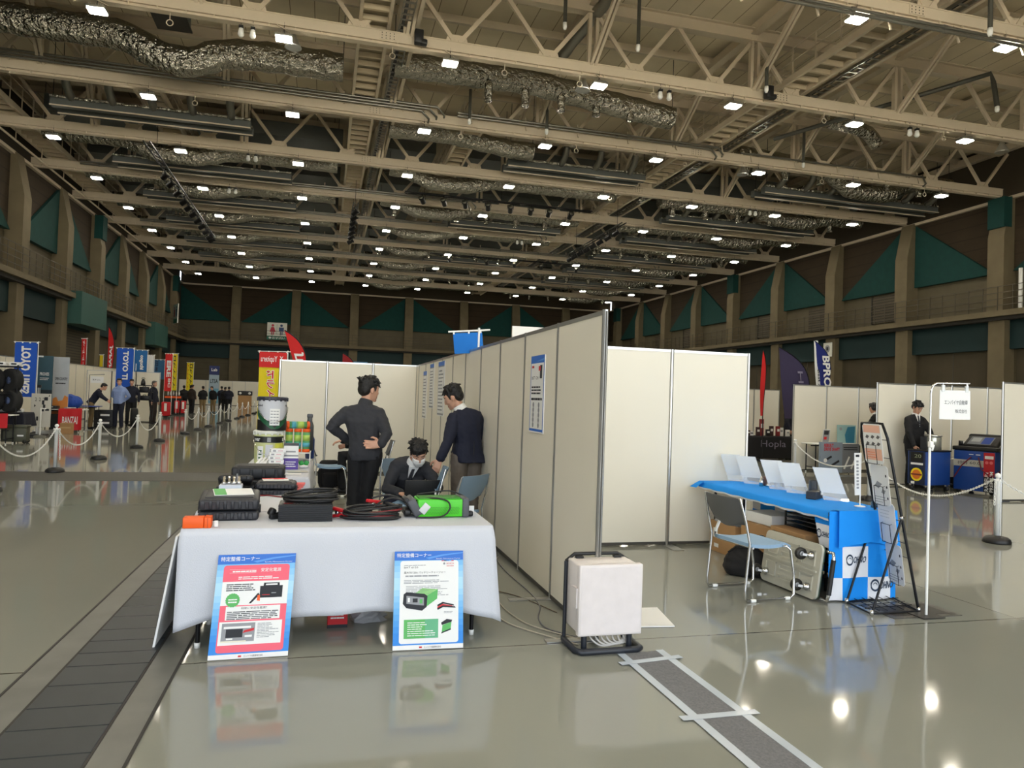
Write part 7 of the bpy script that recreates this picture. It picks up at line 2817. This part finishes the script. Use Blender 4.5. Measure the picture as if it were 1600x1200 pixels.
# restroom sign boards on the far wall and the left wall
def restroom(label, loc, rz):
    t = thing('restroom_sign', label, 'sign', loc, rz, 'restroom signs')
    mb = MB(); mb.rbox((0, 0, 0), (1.95, .08, 1.75), M('sign_cream', (226, 226, 216), rough=.5), r=.02, seg=1); mb.build('board', t)
    mb = MB()
    f = frame((-.975, -.042, -.875), (1, 0, 0), (0, 0, 1))
    DB = M('pict_blue', (40, 70, 120)); DR = M('pict_red', (200, 40, 70))
    for cx, mt, skirt in ((.55, DR, True), (1.4, DB, False)):
        mb.disc(cx, 1.46, .13, f, mt, .003, 14)
        if skirt:
            mb.poly([(cx - .12, 1.28), (cx + .12, 1.28), (cx + .3, .8), (cx - .3, .8)], f, mt, .003)
        else:
            mb.rect(cx - .24, .85, cx + .24, 1.28, f, mt, .003)
        mb.rect(cx - .13, .5, cx - .03, .82, f, mt, .0032); mb.rect(cx + .03, .5, cx + .13, .82, f, mt, .0032)
    mb.rect(.95, .55, .98, 1.6, f, GREYP, .003)
    mb.rect(0, 0, 1.95, .38, f, M('sign_green', (30, 120, 96)), .003)
    mb.text('◆お手洗い', .15, .06, 1.8, .32, f, PAPER, .005, .02)
    mb.build('pictogram', t)


restroom('white restroom sign with red and blue figures and a green strip, on the far wall', (-4.95, YF - .75, 7.7), 0)
t = thing('restroom_sign', 'narrow restroom sign seen edge-on at the far end of the left wall', 'sign', (XL + 1.2, 70.5, 8.2), -1.2)
mb = MB(); mb.box((0, 0, 0), (1.9, .08, 1.7), M('sign_cream')); mb.build('board', t)
mb = MB(); f = frame((-.95, -.042, -.85), (1, 0, 0), (0, 0, 1)); mb.rect(0, 0, 1.9, .38, f, M('sign_green'), .003); mb.disc(.55, 1.4, .13, f, M('pict_red'), .003); mb.rect(.35, .6, .75, 1.25, f, M('pict_red'), .003); mb.disc(1.4, 1.4, .13, f, M('pict_blue'), .003); mb.rect(1.2, .6, 1.6, 1.25, f, M('pict_blue'), .003); mb.build('pictogram', t)
t = thing('wall_clock', 'pale square plate on a pier of the right wall, above the dark blue flag', 'sign', (XR - .7, 39.9, 5.4))
mb = MB(); mb.rbox((0, 0, 0), (.06, .8, .9), M('sign_cream'), r=.01, seg=1); mb.build('plate', t)
mb = MB(); f = frame((-.032, .4, -.45), (0, -1, 0), (0, 0, 1)); mb.disc(.4, .5, .24, f, GREYP, .002); mb.rect(.3, .4, .5, .62, f, INK, .003); mb.build('pictogram', t)

# ================================================================ LEFT BOOTHS
def tyre(label, x, y, z, r, wd, rz, group=None):
    t = thing('tyre', label, 'tyre', (x, y, z), rz, group)
    rot = Matrix.Rotation(R(90), 3, 'Y')
    mb = MB(); mb.lathe([(r * .58, -wd * .4), (r * .8, -wd * .5), (r * .96, -wd * .42), (r, -wd * .2), (r, wd * .2), (r * .96, wd * .42), (r * .8, wd * .5), (r * .58, wd * .4)], M('tyre_rubber', (26, 26, 27), rough=.8), 28, (0, 0, 0), rot); mb.build('tread', t)
    mb = MB()
    mb.lathe([(r * .56, -wd * .3), (r * .2, -wd * .36), (r * .2, wd * .36), (r * .56, wd * .3)], M('rim_dark', (60, 62, 66), rough=.4, metal=.7), 20, (0, 0, 0), rot); mb.build('rim', t)
    mb = MB(); mb.lathe([(r * .3, -wd * .4), (r * .3, wd * .4)], M('rim_blue', (120, 140, 190), rough=.4), 16, (0, 0, 0), rot); mb.build('hub_cap', t)


t = thing('tyre_rack', 'black pipe rack holding tyres at the far left edge', 'rack', (-7.95, 21.2, 0))
for sx in (-.62, .3):
    mb = MB(); mb.tube([(sx, 0, 0), (sx, 0, 2.0)], .02, BLACKM); mb.build('upright', t)
for z in (.75, 1.25, 1.95):
    mb = MB(); mb.tube([(-.62, 0, z), (.3, 0, z)], .018, BLACKM); mb.tube([(-.62, .3, z), (.3, .3, z)], .018, BLACKM); mb.build('bar', t)
for k, z in enumerate((1.58, 1.06)):
    for j in range(2):
        tyre(f'{["upper", "lower"][k]} row tyre on the black rack at the far left, {["left", "right"][j]} one', -8.25 + .42 * j, 21.35, z + .02, .31, .24, 1.0, 'tyres on the rack')
for k in range(3):
    t = thing('cap_display', f'small white box on top of the tyre rack, {ORD[k]} from the left', 'box', (-8.35 + .3 * k, 21.3, 1.975), 0, 'white boxes on the tyre rack')
    mb = MB(); mb.rbox((0, 0, .05), (.22, .2, .1), PAPER, r=.01, seg=1); mb.build('carton', t)
    mb = MB(); mb.box((0, -.101, .05), (.12, .002, .04), INK); mb.build('print', t)
tyre('large tyre standing on the floor between the two standing men at left', -7.05, 30.6, .36, .36, .26, .25)
t = thing('display_poster', 'dark teal roll-up poster left of the pale one, behind the left booth table', 'poster', (-8.7, 26, 0), 0, 'roll-up posters')
mb = MB(); mb.box((.07, 0, 1.5), (.46, .03, 1.86), M('poster_teal_dark', (52, 84, 96), rough=.6, var=.3, scale=2)); mb.build('sheet', t)
mb = MB(); f = frame((-.16, -.017, .6), (1, 0, 0), (0, 0, 1)); mb.text('PROXES', .1, 1.2, .36, 1.3, f, PAPER, .002, .02); mb.lines(.1, 1.06, .36, 1.16, 2, f, PAPER, .002, .4, .2, random.Random(1)); mb.rect(.02, 1.78, .18, 1.83, f, PAPER, .002); mb.rect(0, .05, .46, .75, f, M('poster_night', (26, 40, 46), rough=.6), .001); mb.build('print', t)
mb = MB(); mb.box((.07, 0, .03), (.5, .2, .06), ALU); mb.box((.07, .03, .35), (.03, .02, .6), ALU); mb.build('stand', t)
t = thing('display_poster', 'pale roll-up poster with orange rocks at its foot, left booth', 'poster', (-8.35, 26.6, 0), 0, 'roll-up posters')
mb = MB(); mb.box((0, 0, 1.5), (.46, .03, 1.86), M('poster_sky', (178, 184, 190), rough=.6, var=.12, scale=3)); mb.build('sheet', t)
mb = MB(); f = frame((-.23, -.017, .57), (1, 0, 0), (0, 0, 1)); mb.text('OPEN COUNTRY', .06, 1.1, .42, 1.2, f, INK, .002, .02); mb.lines(.08, .98, .4, 1.06, 1, f, INK, .002, .5, .1, random.Random(2))
mb.poly([(0, .0), (.46, 0), (.46, .55), (.36, .62), (.3, .45), (.18, .42), (.12, .56), (.02, .5)], f, M('poster_rock', (214, 136, 62), rough=.6), .002); mb.rect(0, 0, .46, .2, f, M('poster_rock_dark', (160, 92, 44), rough=.6), .003); mb.build('print', t)
mb = MB(); mb.box((0, 0, .03), (.5, .2, .06), ALU); mb.box((0, .03, .35), (.03, .02, .6), ALU); mb.build('stand', t)

ftable('folding table with a dark blue cover at the far left', -9.6, 22.6, -8.0, 23.4, .70, DNAVY)
o = drape('tablecloth', 'dark blue cover on the far left table', -9.6, 22.6, -8.0, 23.4, .72, lambda u, s: .34, DNAVY, seed=2)
for k, (x, y, s3, mt, lab) in enumerate([(-8.5, 22.9, (.3, .2, .16), GREYP, 'grey instrument on the dark blue table at far left'), (-8.9, 23.0, (.22, .2, .26), M('instrument_green', (40, 120, 70), rough=.5), 'green instrument on the dark blue table at far left'), (-8.18, 22.95, (.16, .14, .1), PAPER, 'white box on the dark blue table at far left')]):
    t = thing('instrument', lab, 'instrument', (x, y, .725))
    mb = MB(); mb.rbox((0, 0, s3[2] / 2), s3, mt, r=.02); mb.build('body', t)
    mb = MB(); mb.box((0, -s3[1] / 2 - .002, s3[2] * .6), (s3[0] * .5, .004, s3[2] * .3), INK); mb.build('display', t)
ftable('folding table behind the red BANZAI cloth, left booth', -8.9, 26.1, -7.55, 26.8, .74)
t = thing('hanging_cloth', 'red cloth with white BANZAI lettering hanging off a table front, left booth', 'cloth', (-7.86, 26.02, 0))
mb = MB()
rows = [[(-.34 + .68 * k / 12 + .0, -.01 - .03 * i / 10 * sin(k * 1.1), .76 - .7 * i / 10 + .03 * k / 12) for k in range(13)] for i in range(11)]
mb.grid(rows, RED); mb.grid([[(-.34 + .68 * k / 12, .3, .762) for k in range(13)], rows[0]], RED); mb.build('cloth', t)
mb = MB(); f = frame((-.34, -.05, .05), (1, 0, .03), (0, 0, 1)); mb.text('BANZAI', .13, .22, .57, .46, f, PAPER, .001, .02); mb.build('lettering', t)
t = thing('hanging_cloth', 'red cloth with a white letter at the far left edge', 'cloth', (-7.75, 20.4, 0))
mb = MB(); mb.grid([[(-.5 + .72 * k / 8, -.01 * sin(k), .78 - .36 * i / 6 - (.03 * (8 - k) / 8)) for k in range(9)] for i in range(7)], RED); mb.build('cloth', t)
mb = MB(); f = frame((-.5, -.02, .42), (1, 0, 0), (0, 0, 1)); mb.text('I', .4, .02, .43, .14, f, PAPER, .001, .04); mb.build('lettering', t)
ftable('small table under the red cloth at the far left edge', -8.5, 20.45, -7.5, 21.0, .74)
t = thing('cooler_box', 'dark olive wheeled cooler box on the floor at the far left edge', 'cooler box', (-7.62, 21.15, 0), .1)
OLV = M('olive_plastic', (72, 74, 58), rough=.55)
mb = MB(); mb.rbox((0, 0, .22), (.56, .34, .36), OLV, r=.02); mb.build('body', t)
mb = MB(); mb.rbox((0, 0, .43), (.6, .38, .07), OLV, r=.02); mb.build('lid', t)
mb = MB(); f = frame((-.28, -.172, .05), (1, 0, 0), (0, 0, 1)); mb.rect(.36, .13, .5, .17, f, PAPER, .001); mb.build('label_print', t)
mb = MB(); mb.tube([(-.1, -.18, .1), (-.24, -.2, .1), (-.24, -.2, .33), (-.1, -.18, .33)], .015, BLACK); mb.build('handle', t)
for s in (-1, 1):
    mb = MB(); mb.lathe([(.05, -.02), (.05, .02)], BLACK, 14, (.24, s * .15, .05), Matrix.Rotation(R(90), 3, 'X')); mb.build('wheel', t)
t = thing('target_board', 'white calibration board with black squares and marks on a pole, left booth', 'board', (-8.02, 24, 0), .05)
mb = MB(); mb.box((0, 0, .76), (.5, .03, .98), M('board_white', (214, 212, 204), rough=.5)); mb.build('board', t)
mb = MB(); f = frame((-.25, -.017, .27), (1, 0, 0), (0, 0, 1))
for (a, b, c_, d) in ((.33, .78, .42, .88), (.27, .66, .33, .78), (.3, .56, .36, .66), (.27, .46, .33, .54), (.36, .48, .46, .54), (.04, .18, .09, .3), (.14, .19, .19, .31), (.09, .06, .13, .18)):
    mb.rect(a, b, c_, d, f, INK, .001)
for k in range(3):
    mb.text('2', .09 + .1 * k, .76, .14 + .1 * k, .86, f, INK, .0015)
mb.poly([(.07, .58), (.12, .62), (.08, .67)], f, INK, .001); mb.poly([(.43, .9), (.47, .9), (.46, .96)], f, INK, .001)
mb.build('print', t)
mb = MB(); mb.box((-.1, .03, .75), (.03, .03, 1.4), ALU); mb.box((-.06, .03, .75), (.02, .03, 1.4), ALU); mb.box((-.08, .03, 1.46), (.1, .06, .08), BLACK); mb.build('pole', t)
mb = MB(); mb.box((-.08, 0, .03), (.5, .4, .06), BLACK); mb.build('base', t)
t = thing('short_post', 'short white post on a round foot before the calibration board', 'post', (-7.94, 23.75, 0))
mb = MB(); mb.tube([(0, 0, .05), (0, 0, .84)], .022, WHITE); mb.build('post', t)
mb = MB(); mb.lathe([(.16, 0), (.15, .03), (.03, .06)], M('foot_grey', (120, 120, 112), rough=.4), 20); mb.build('base', t)
mb = MB(); mb.box((.06, 0, .82), (.14, .04, .03), WHITE); mb.build('arm', t)
ftable('blue-topped table beside the bending man, left booth', -8.4, 27.9, -7.6, 28.5, .82, BLUE)
t = thing('cartons', 'brown carton on the floor behind the calibration board', 'carton', (-7.75, 25.4, 0))
mb = MB(); mb.rbox((0, 0, .17), (.3, .3, .34), CARD, r=.005, seg=1); mb.build('carton', t)
mb = MB(); mb.box((0, -.151, .2), (.3, .002, .05), M('packing_tape')); mb.build('tape', t)
for k, (x, y, s3, lab) in enumerate([(-8.5, 26.4, (.34, .3, .1), 'black machine on the table behind the BANZAI cloth, left one'), (-8.0, 26.45, (.3, .2, .06), 'flat grey part on the table behind the BANZAI cloth')]):
    t = thing('instrument', lab, 'instrument', (x, y, .765 if False else .745))
    mb = MB(); mb.rbox((0, 0, s3[2] / 2), s3, [BLACK, GREYP][k], r=.02); mb.build('body', t)
    mb = MB(); mb.box((0, -s3[1] / 2, s3[2] * .6), (s3[0] * .4, .004, s3[2] * .3), PAPER); mb.build('label_print', t)
t = thing('covered_machine', 'machine under a bright blue cover behind the red cloth, left booth', 'machine', (-8.4, 27.2, 0))
bmx = bmesh.new(); blob(bmx, (0, 0, .95), (.55, .35, .28)); blob(bmx, (-.3, 0, .85), (.3, .3, .22))
me = remesh(bmx, .03, 2, .02, 3); me.materials.append(M('cover_blue', (26, 70, 160), rough=.7)); part('cover', me, t)
mb = MB(); mb.box((0, 0, .4), (.7, .5, .8), BLACK); mb.build('body', t)
t = thing('drawer_cabinet', 'black drawer cabinet with white labels beside the man in the pale blue shirt', 'cabinet', (-7.7, 29.3, 0))
mb = MB(); mb.rbox((0, 0, .33), (.6, .5, .66), BLACK, r=.015); mb.build('body', t)
for k in range(2):
    mb = MB(); mb.box((0, -.255, .2 + .28 * k), (.54, .015, .22), M('drawer_front', (38, 38, 40), rough=.4)); mb.box((.05, -.266, .2 + .28 * k), (.3, .004, .07), PAPER); mb.build('drawer', t)
t = thing('paper_sign', 'white paper sign on a pole stand beside the bending man, left booth', 'sign', (-7.83, 27.7, 0), 0)
mb = MB(); mb.tube([(0, 0, .01), (0, 0, 1.9), (.46, 0, 1.93)], .012, CHROME); mb.box((0, 0, .01), (.24, .2, .02), ALU); mb.build('pole', t)
mb = MB(); mb.box((.24, -.01, 1.74), (.4, .004, .22), PAPER); mb.build('sheet', t)
mb = MB(); f = frame((.04, -.0135, 1.63), (1, 0, 0), (0, 0, 1)); mb.text('東洋ゴム', .06, .08, .3, .14, f, INK, .001); mb.build('lettering', t)
t = thing('shelf_unit', 'black wire shelf with tools against the white cross panel, left booth', 'shelf', (-7.0, 31.8, 0))
for z in (1.02, 1.33, 1.6):
    mb = MB(); mb.box((0, 0, z), (.62, .35, .03), BLACKM); mb.build('shelf_board', t)
for sx in (-1, 1):
    for sy in (-1, 1):
        mb = MB(); mb.box((sx * .3, sy * .165, .82), (.025, .025, 1.62), BLACKM); mb.build('upright', t)
for k, (x, z, s3, lab) in enumerate([(-.05, 1.617, (.16, .16, .26), 'black tapered tool on the top board of the wire shelf'), (.0, 1.347, (.34, .2, .2), 'black machine on the middle board of the wire shelf'), (.02, 1.037, (.4, .22, .16), 'dark toolbox on the low board of the wire shelf')]):
    t = thing('tool', lab, 'tool', (-7.0 + x, 31.8, z))
    mb = MB()
    if k == 0:
        mb.lathe([(.09, 0), (.08, .12), (.04, .24), (.03, .26)], BLACK, 16)
    else:
        mb.rbox((0, 0, s3[2] / 2), s3, BLACK, r=.02)
    mb.build('body', t)
    mb = MB(); mb.tube([(-.06, 0, s3[2] * .98), (-.04, 0, s3[2] + .03), (.04, 0, s3[2] + .03), (.06, 0, s3[2] * .98)], .012, DARKST); mb.build('handle', t)
for k, (x, y, lab) in enumerate([(-8.25, 45.5, 'red curved display piece in the far aisle, left one'), (-7.85, 45.2, 'red curved display piece in the far aisle, right one'), (-7.8, 40.2, 'red crate display beside the grey-haired man')]):
    t = thing('red_display', lab, 'display stand', (x, y, 0), 0, 'red display pieces')
    mb = MB(); mb.rbox((0, 0, .46), (.26 if k < 2 else .42, .25, .72), RED, r=.06); mb.build('shell', t)
    mb = MB(); mb.box((0, -.13, .55), (.12, .01, .4), PAPER); mb.box((0, 0, .05), (.2, .2, .1), BLACK); mb.build('label_print', t)
t = thing('roll_up_banner', 'narrow roll-up banner in dark and pale blue in the far aisle', 'banner', (-9.0, 65, 0))
mb = MB(); mb.box((0, 0, 1.9), (.78, .04, 3.2), M('rollup_pale', (168, 188, 204), rough=.6)); mb.build('sheet', t)
mb = MB(); f = frame((-.39, -.022, .3), (1, 0, 0), (0, 0, 1)); mb.rect(0, 2.45, .78, 3.2, f, M('rollup_navy', (40, 52, 110)), .001); mb.text('LTSA', .1, 1.75, .7, 2.1, f, INK, .002, .02); mb.rect(0, .1, .78, 1.3, f, M('rollup_mid', (110, 168, 196)), .001); mb.rect(.1, .75, .5, 1.05, f, PAPER, .002); mb.text('Lab', .16, 2.75, .62, 3.0, f, PAPER, .003, .02); mb.build('print', t)
mb = MB(); mb.box((0, 0, .1), (.9, .3, .2), ALU); mb.build('stand', t)
t = thing('display_counter', 'white and orange far counter with bottles, left aisle', 'counter', (-8.6, 46.4, 0))
mb = MB(); mb.box((0, 0, .55), (.9, .5, 1.1), BLACK); mb.build('body', t)
mb = MB(); mb.box((0, -.26, 1.0), (.9, .02, .12), ORANGE); mb.build('band', t)
for k in range(5):
    t = thing('bottle', f'small white bottle on the far black counter, {ORD[k]} from the left', 'bottle', (-8.9 + .15 * k, 46.3, 1.1), 0, 'bottles on the far counter')
    mb = MB(); mb.lathe([(.04, 0), (.04, .16), (.015, .2), (.015, .25)], WHITE, 12); mb.build('body', t)
for k in range(6):
    y = 47.5 + 2.6 * k
    ftable(f'far table under a white cloth along the aisle, {ORD[k]} from the camera', -3.9, y, -3.2, y + 1.9, .73)
    drape('tablecloth', f'white cloth to the floor on the far aisle table, {ORD[k]} from the camera', -3.9, y, -3.2, y + 1.9, .75, lambda u, s: .04, CLOTH, amp=.02, flare=.03, seed=k)
for k in range(4):
    t = thing('carton', f'white box on the far aisle tables, {ORD[k]} from the camera', 'box', (-3.6, 48.2 + 2.6 * k, .757), 0, 'white boxes on the far tables')
    mb = MB(); mb.rbox((0, 0, .15), (.6, .9, .3), PAPER, r=.01, seg=1); mb.build('carton', t)
    mb = MB(); mb.box((0, 0, .3005), (.1, .9, .002), GREYP); mb.build('tape', t)
t = thing('projector', 'black twin-lens device with a brown carton before the far white panels', 'projector', (-6.2, 62, 0))
mb = MB(); mb.rbox((0, 0, 1.3), (1.1, .4, .35), BLACK, r=.03); mb.build('body', t)
mb = MB()
for s in (-.35, .35):
    mb.lathe([(.1, 0), (.1, .04)], WHITE, 16, (s, -.2, 1.3), Matrix.Rotation(R(90), 3, 'X'))
mb.build('lens', t)
mb = MB(); mb.box((0, 0, .56), (1.0, .5, 1.12), CARD); mb.build('stand', t)

# ================================================================ RIGHT BACKGROUND BOOTHS
ftable('table under a black cloth, purple flag booth', 12.15, 19.05, 13.95, 19.65, .67)
drape('tablecloth', 'black cloth with thin outlined lettering on the purple flag booth table', 12.15, 19.05, 13.95, 19.65, .69, lambda u, s: .03, BLK, amp=.015, flare=.02, seed=4)
mb = MB(); f = frame((12.35, 18.965, .22), (1, 0, 0), (0, 0, 1))
t = thing('cloth_lettering', 'thin pale outlined lettering across the black cloth', 'lettering', (0, 0, 0))
bpy.data.objects.remove(t)
oc = [o for o in bpy.data.objects if o.get('label', '').startswith('black cloth with thin')][0]
mb = MB(); mb.text('Hopla', .25, .1, 1.1, .36, f, M('pale_line'), .001); mb.build('lettering', oc)
MIX = [M('pack_dark', (58, 34, 36), rough=.5), PAPER, M('pack_red', (140, 40, 44), rough=.5), GREYP, BLACK]
for k in range(9):
    x = 12.3 + .17 * k
    h = [.16, .12, .26, .5, .2, .3, .3, .26, .2][k]
    t = thing('product_pack', f'small pack or card on the black-clothed table, {ORD[k]} from the left', 'pack', (x, 19.2 + .08 * (k % 2), .698), 0, 'packs on the black-clothed table')
    mb = MB(); mb.rbox((0, 0, h / 2), (.13, .06, h), MIX[(0, 1, 0, 2, 4, 0, 2, 1, 1)[k]], r=.006, seg=1); mb.build('carton', t)
    mb = MB(); mb.box((0, -.0315, h * .6), (.08, .002, h * .25), MIX[(1, 4, 1, 1, 1, 1, 1, 3, 3)[k]]); mb.build('print', t)
t = thing('brochure_board', 'grey board with red lettering and car-part pictures standing on the floor behind the blue table', 'display board', (11.88, 15.0, 0))
mb = MB(); mb.box((0, 0, .4), (.62, .06, .74), M('board_bluegrey', (142, 156, 172), rough=.5)); mb.build('board', t)
mb = MB(); f = frame((-.31, -.032, .03), (1, 0, 0), (0, 0, 1)); mb.text('REBUILT', .1, .62, .36, .7, f, RED, .001, .03); mb.text('DRIVE SHAFT', .1, .53, .54, .61, f, RED, .001, .03)
mb.poly([(.08, .3), (.3, .42), (.33, .38), (.12, .26)], f, INK, .001); mb.poly([(.3, .2), (.52, .32), (.54, .27), (.34, .16)], f, INK, .001); mb.rect(.05, .05, .5, .12, f, GREYP, .001); mb.disc(.14, .3, .05, f, PAPER, .002); mb.build('print', t)
t = thing('brochure_board', 'second grey board with pictures right of the one with red lettering', 'display board', (12.5, 15.1, 0))
mb = MB(); mb.box((0, 0, .38), (.5, .06, .7), M('board_grey2', (128, 132, 140), rough=.5)); mb.build('board', t)
mb = MB(); f = frame((-.25, -.032, .03), (1, 0, 0), (0, 0, 1)); mb.poly([(.05, .1), (.2, .4), (.24, .38), (.1, .08)], f, PAPER, .001); mb.poly([(.25, .1), (.4, .4), (.44, .38), (.3, .08)], f, PAPER, .001); mb.rect(.05, .55, .45, .57, f, INK, .001); mb.rect(.05, .6, .45, .62, f, INK, .001); mb.build('print', t)
ftable('table with brochures behind the grey picture boards', 11.5, 15.12, 12.95, 15.6, .72)
t = thing('magazine', 'colourful magazine in a stand on the brochure table', 'magazine', (11.98, 15.3, .725), 0)
f = frame((-.13, 0, .01), (1, 0, 0), (.2, .1, 1)); mb = MB(); mb.prism([(0, 0), (.2, 0), (.2, .34), (0, .34)], .01, f, PAPER); mb.build('pages', t)
mb = MB(); mb.rect(.01, .02, .19, .32, f, GREYP, .012); mb.rect(.03, .2, .16, .3, f, INK, .013); mb.rect(.04, .08, .12, .15, f, RED, .013); mb.build('print', t)
t = thing('picture_panel', 'blue and teal picture panel leaning on the brochure table', 'picture', (12.62, 15.4, .725), 0)
f = frame((-.25, 0, .01), (1, 0, 0), (.1, .15, 1)); mb = MB(); mb.prism([(0, 0), (.55, 0), (.55, .45), (0, .45)], .012, f, M('panel_pale_teal', (150, 186, 186), rough=.6)); mb.build('board', t)
mb = MB(); mb.poly([(.25, 0), (.5, 0), (.52, .42), (.3, .4), (.22, .2)], f, M('panel_teal', (44, 120, 150), rough=.6), .014); mb.disc(.1, .35, .04, f, GREYP, .014); mb.build('print', t)

CBL = M('cabinet_blue', (26, 66, 140), rough=.4)
t = thing('service_cart', 'blue wheeled cabinet with a round yellow sticker before the man in black suit', 'service cart', (11.75, 11.93, 0), -1.43)
mb = MB(); mb.rbox((0, 0, .46), (.42, .68, .66), CBL, r=.015); mb.build('cabinet_body', t)
mb = MB(); mb.rbox((0, -.335, .46), (.36, .03, .64), M('cart_front', (30, 40, 66), rough=.4), r=.006); mb.build('front_panel', t)
mb = MB(); f = frame((-.18, -.352, .13), (1, 0, 0), (0, 0, 1)); mb.rect(.05, .45, .32, .64, f, BLACK, .001); mb.text('20', .13, .53, .28, .6, f, M('lcd', (150, 160, 130)), .002); mb.rect(.05, .39, .32, .43, f, PAPER, .001); mb.disc(.18, .2, .13, f, YEL, .001, 28); mb.disc(.18, .2, .095, f, M('sticker_orange', (224, 120, 40)), .002, 24); mb.rect(.06, .185, .3, .215, f, M('sticker_maroon', (120, 44, 40)), .003); mb.rect(.06, .01, .14, .06, f, PAPER, .001); mb.build('sticker_print', t)
mb = MB(); mb.rbox((0, 0, .805), (.44, .7, .03), BLACK, r=.008); mb.build('top_tray', t)
mb = MB(); mb.lathe([(.15, .82), (.15, 1.06), (.14, 1.08)], M('clear_canister', (196, 198, 186), rough=.15, metal=.6), 24, (0, .1, 0)); mb.build('canister', t)
mb = MB(); mb.lathe([(.16, 1.08), (.165, 1.11), (.15, 1.12)], ALU, 24, (0, .1, 0)); mb.box((0, -.17, .95), (.12, .03, .26), INK); mb.build('canister_lid', t)
for sx in (-1, 1):
    for sy in (-1, 1):
        mb = MB(); mb.lathe([(.05, -.02), (.055, 0), (.05, .02)], BLACK, 14, (sx * .17, sy * .28, .055), Matrix.Rotation(R(90), 3, 'X')); mb.box((sx * .17, sy * .28, .12), (.04, .05, .05), CHROME); mb.build('caster', t)
mb = MB(); mb.box((0, .38, .14), (.4, .1, .03), BLACK); mb.build('side_foot', t)
t = thing('service_machine', 'large blue workshop machine with a black sloping console and a red side stripe', 'workshop machine', (12.62, 11.55, 0), -1.2)
mb = MB(); mb.rbox((0, .05, .45), (.74, .72, .78), CBL, r=.015); mb.build('cabinet_body', t)
mb = MB(); mb.rbox((.0, .05, .88), (.8, .74, .08), BLACK, r=.02); rot = Matrix.Rotation(.5, 3, 'X'); mb.rbox((.0, .1, 1.0), (.6, .42, .12), BLACK, r=.03, rot=rot); mb.rbox((.0, .3, 1.08), (.64, .2, .16), BLACK, r=.04); mb.build('console', t)
mb = MB(); f = frame((-.22, -.1, .955), (1, 0, 0), (0, .878, .479)); mb.rect(0, 0, .42, .3, f, M('console_grey', (110, 116, 124)), .012); mb.rect(.24, .02, .4, .28, f, BLUE, .014); mb.rect(.04, .1, .2, .26, f, M('console_pale', (160, 166, 172)), .014); mb.build('keypad', t)
mb = MB(); f = frame((-.37, -.312, .06), (1, 0, 0), (0, 0, 1)); mb.rect(.54, .0, .73, .76, f, BLACK, .001); mb.rect(.54, .3, .73, .76, f, M('stripe_red', (190, 30, 40)), .002); mb.rect(.56, .64, .71, .7, f, PAPER, .003); mb.disc(.595, .57, .03, f, M('stripe_pink', (230, 120, 120)), .003); mb.disc(.67, .57, .03, f, M('stripe_pink'), .003); mb.text('RACEUN', .56, .02, .63, .38, f, PAPER, .003, .02, turn=1); mb.text('PREMIUM', .65, .01, .71, .4, f, PAPER, .003, .02, turn=1); mb.rect(.0, .47, .54, .6, f, M('strip_grey', (176, 172, 160)), .002); mb.text('(00) 60.0', .08, .5, .48, .57, f, INK, .003); mb.rect(.28, .7, .36, .715, f, PAPER, .002); mb.rect(.4, .7, .48, .715, f, PAPER, .002); mb.build('front_print', t)
mb = MB(); mb.tube([(-.05, -.32, .72), (-.2, -.35, .55), (-.34, -.35, .3)], .012, M('hose_red', (110, 26, 40), rough=.5)); mb.tube([(.08, -.32, .72), (.15, -.36, .5), (.3, -.36, .36), (.42, -.3, .45), (.44, -.1, .55)], .012, M('hose_red')); mb.build('hose', t)
for sx in (-1, 1):
    for sy in (-1, 1):
        mb = MB(); mb.lathe([(.045, -.02), (.05, 0), (.045, .02)], BLACK, 14, (sx * .3, .05 + sy * .3, .05), Matrix.Rotation(R(90), 3, 'X')); mb.build('caster', t)
mb = MB(); mb.lathe([(.04, .92), (.04, 1.02)], BLACK, 12, (-.33, -.1, 0)); mb.lathe([(.035, .92), (.035, 1.0)], WHITE, 12, (-.33, .02, 0)); mb.build('cap', t)
t = thing('white_carton', 'white box on black legs between the two blue machines', 'stand', (12.75, 12.45, 0))
mb = MB(); mb.box((0, 0, .42), (.5, .3, .36), M('stand_white', (206, 206, 200), rough=.5)); mb.build('body', t)
mb = MB()
for s in (-.2, .2):
    mb.box((s, 0, .12), (.03, .25, .24), BLACK)
mb.build('leg', t)
bpy.data.scenes.remove(TS)
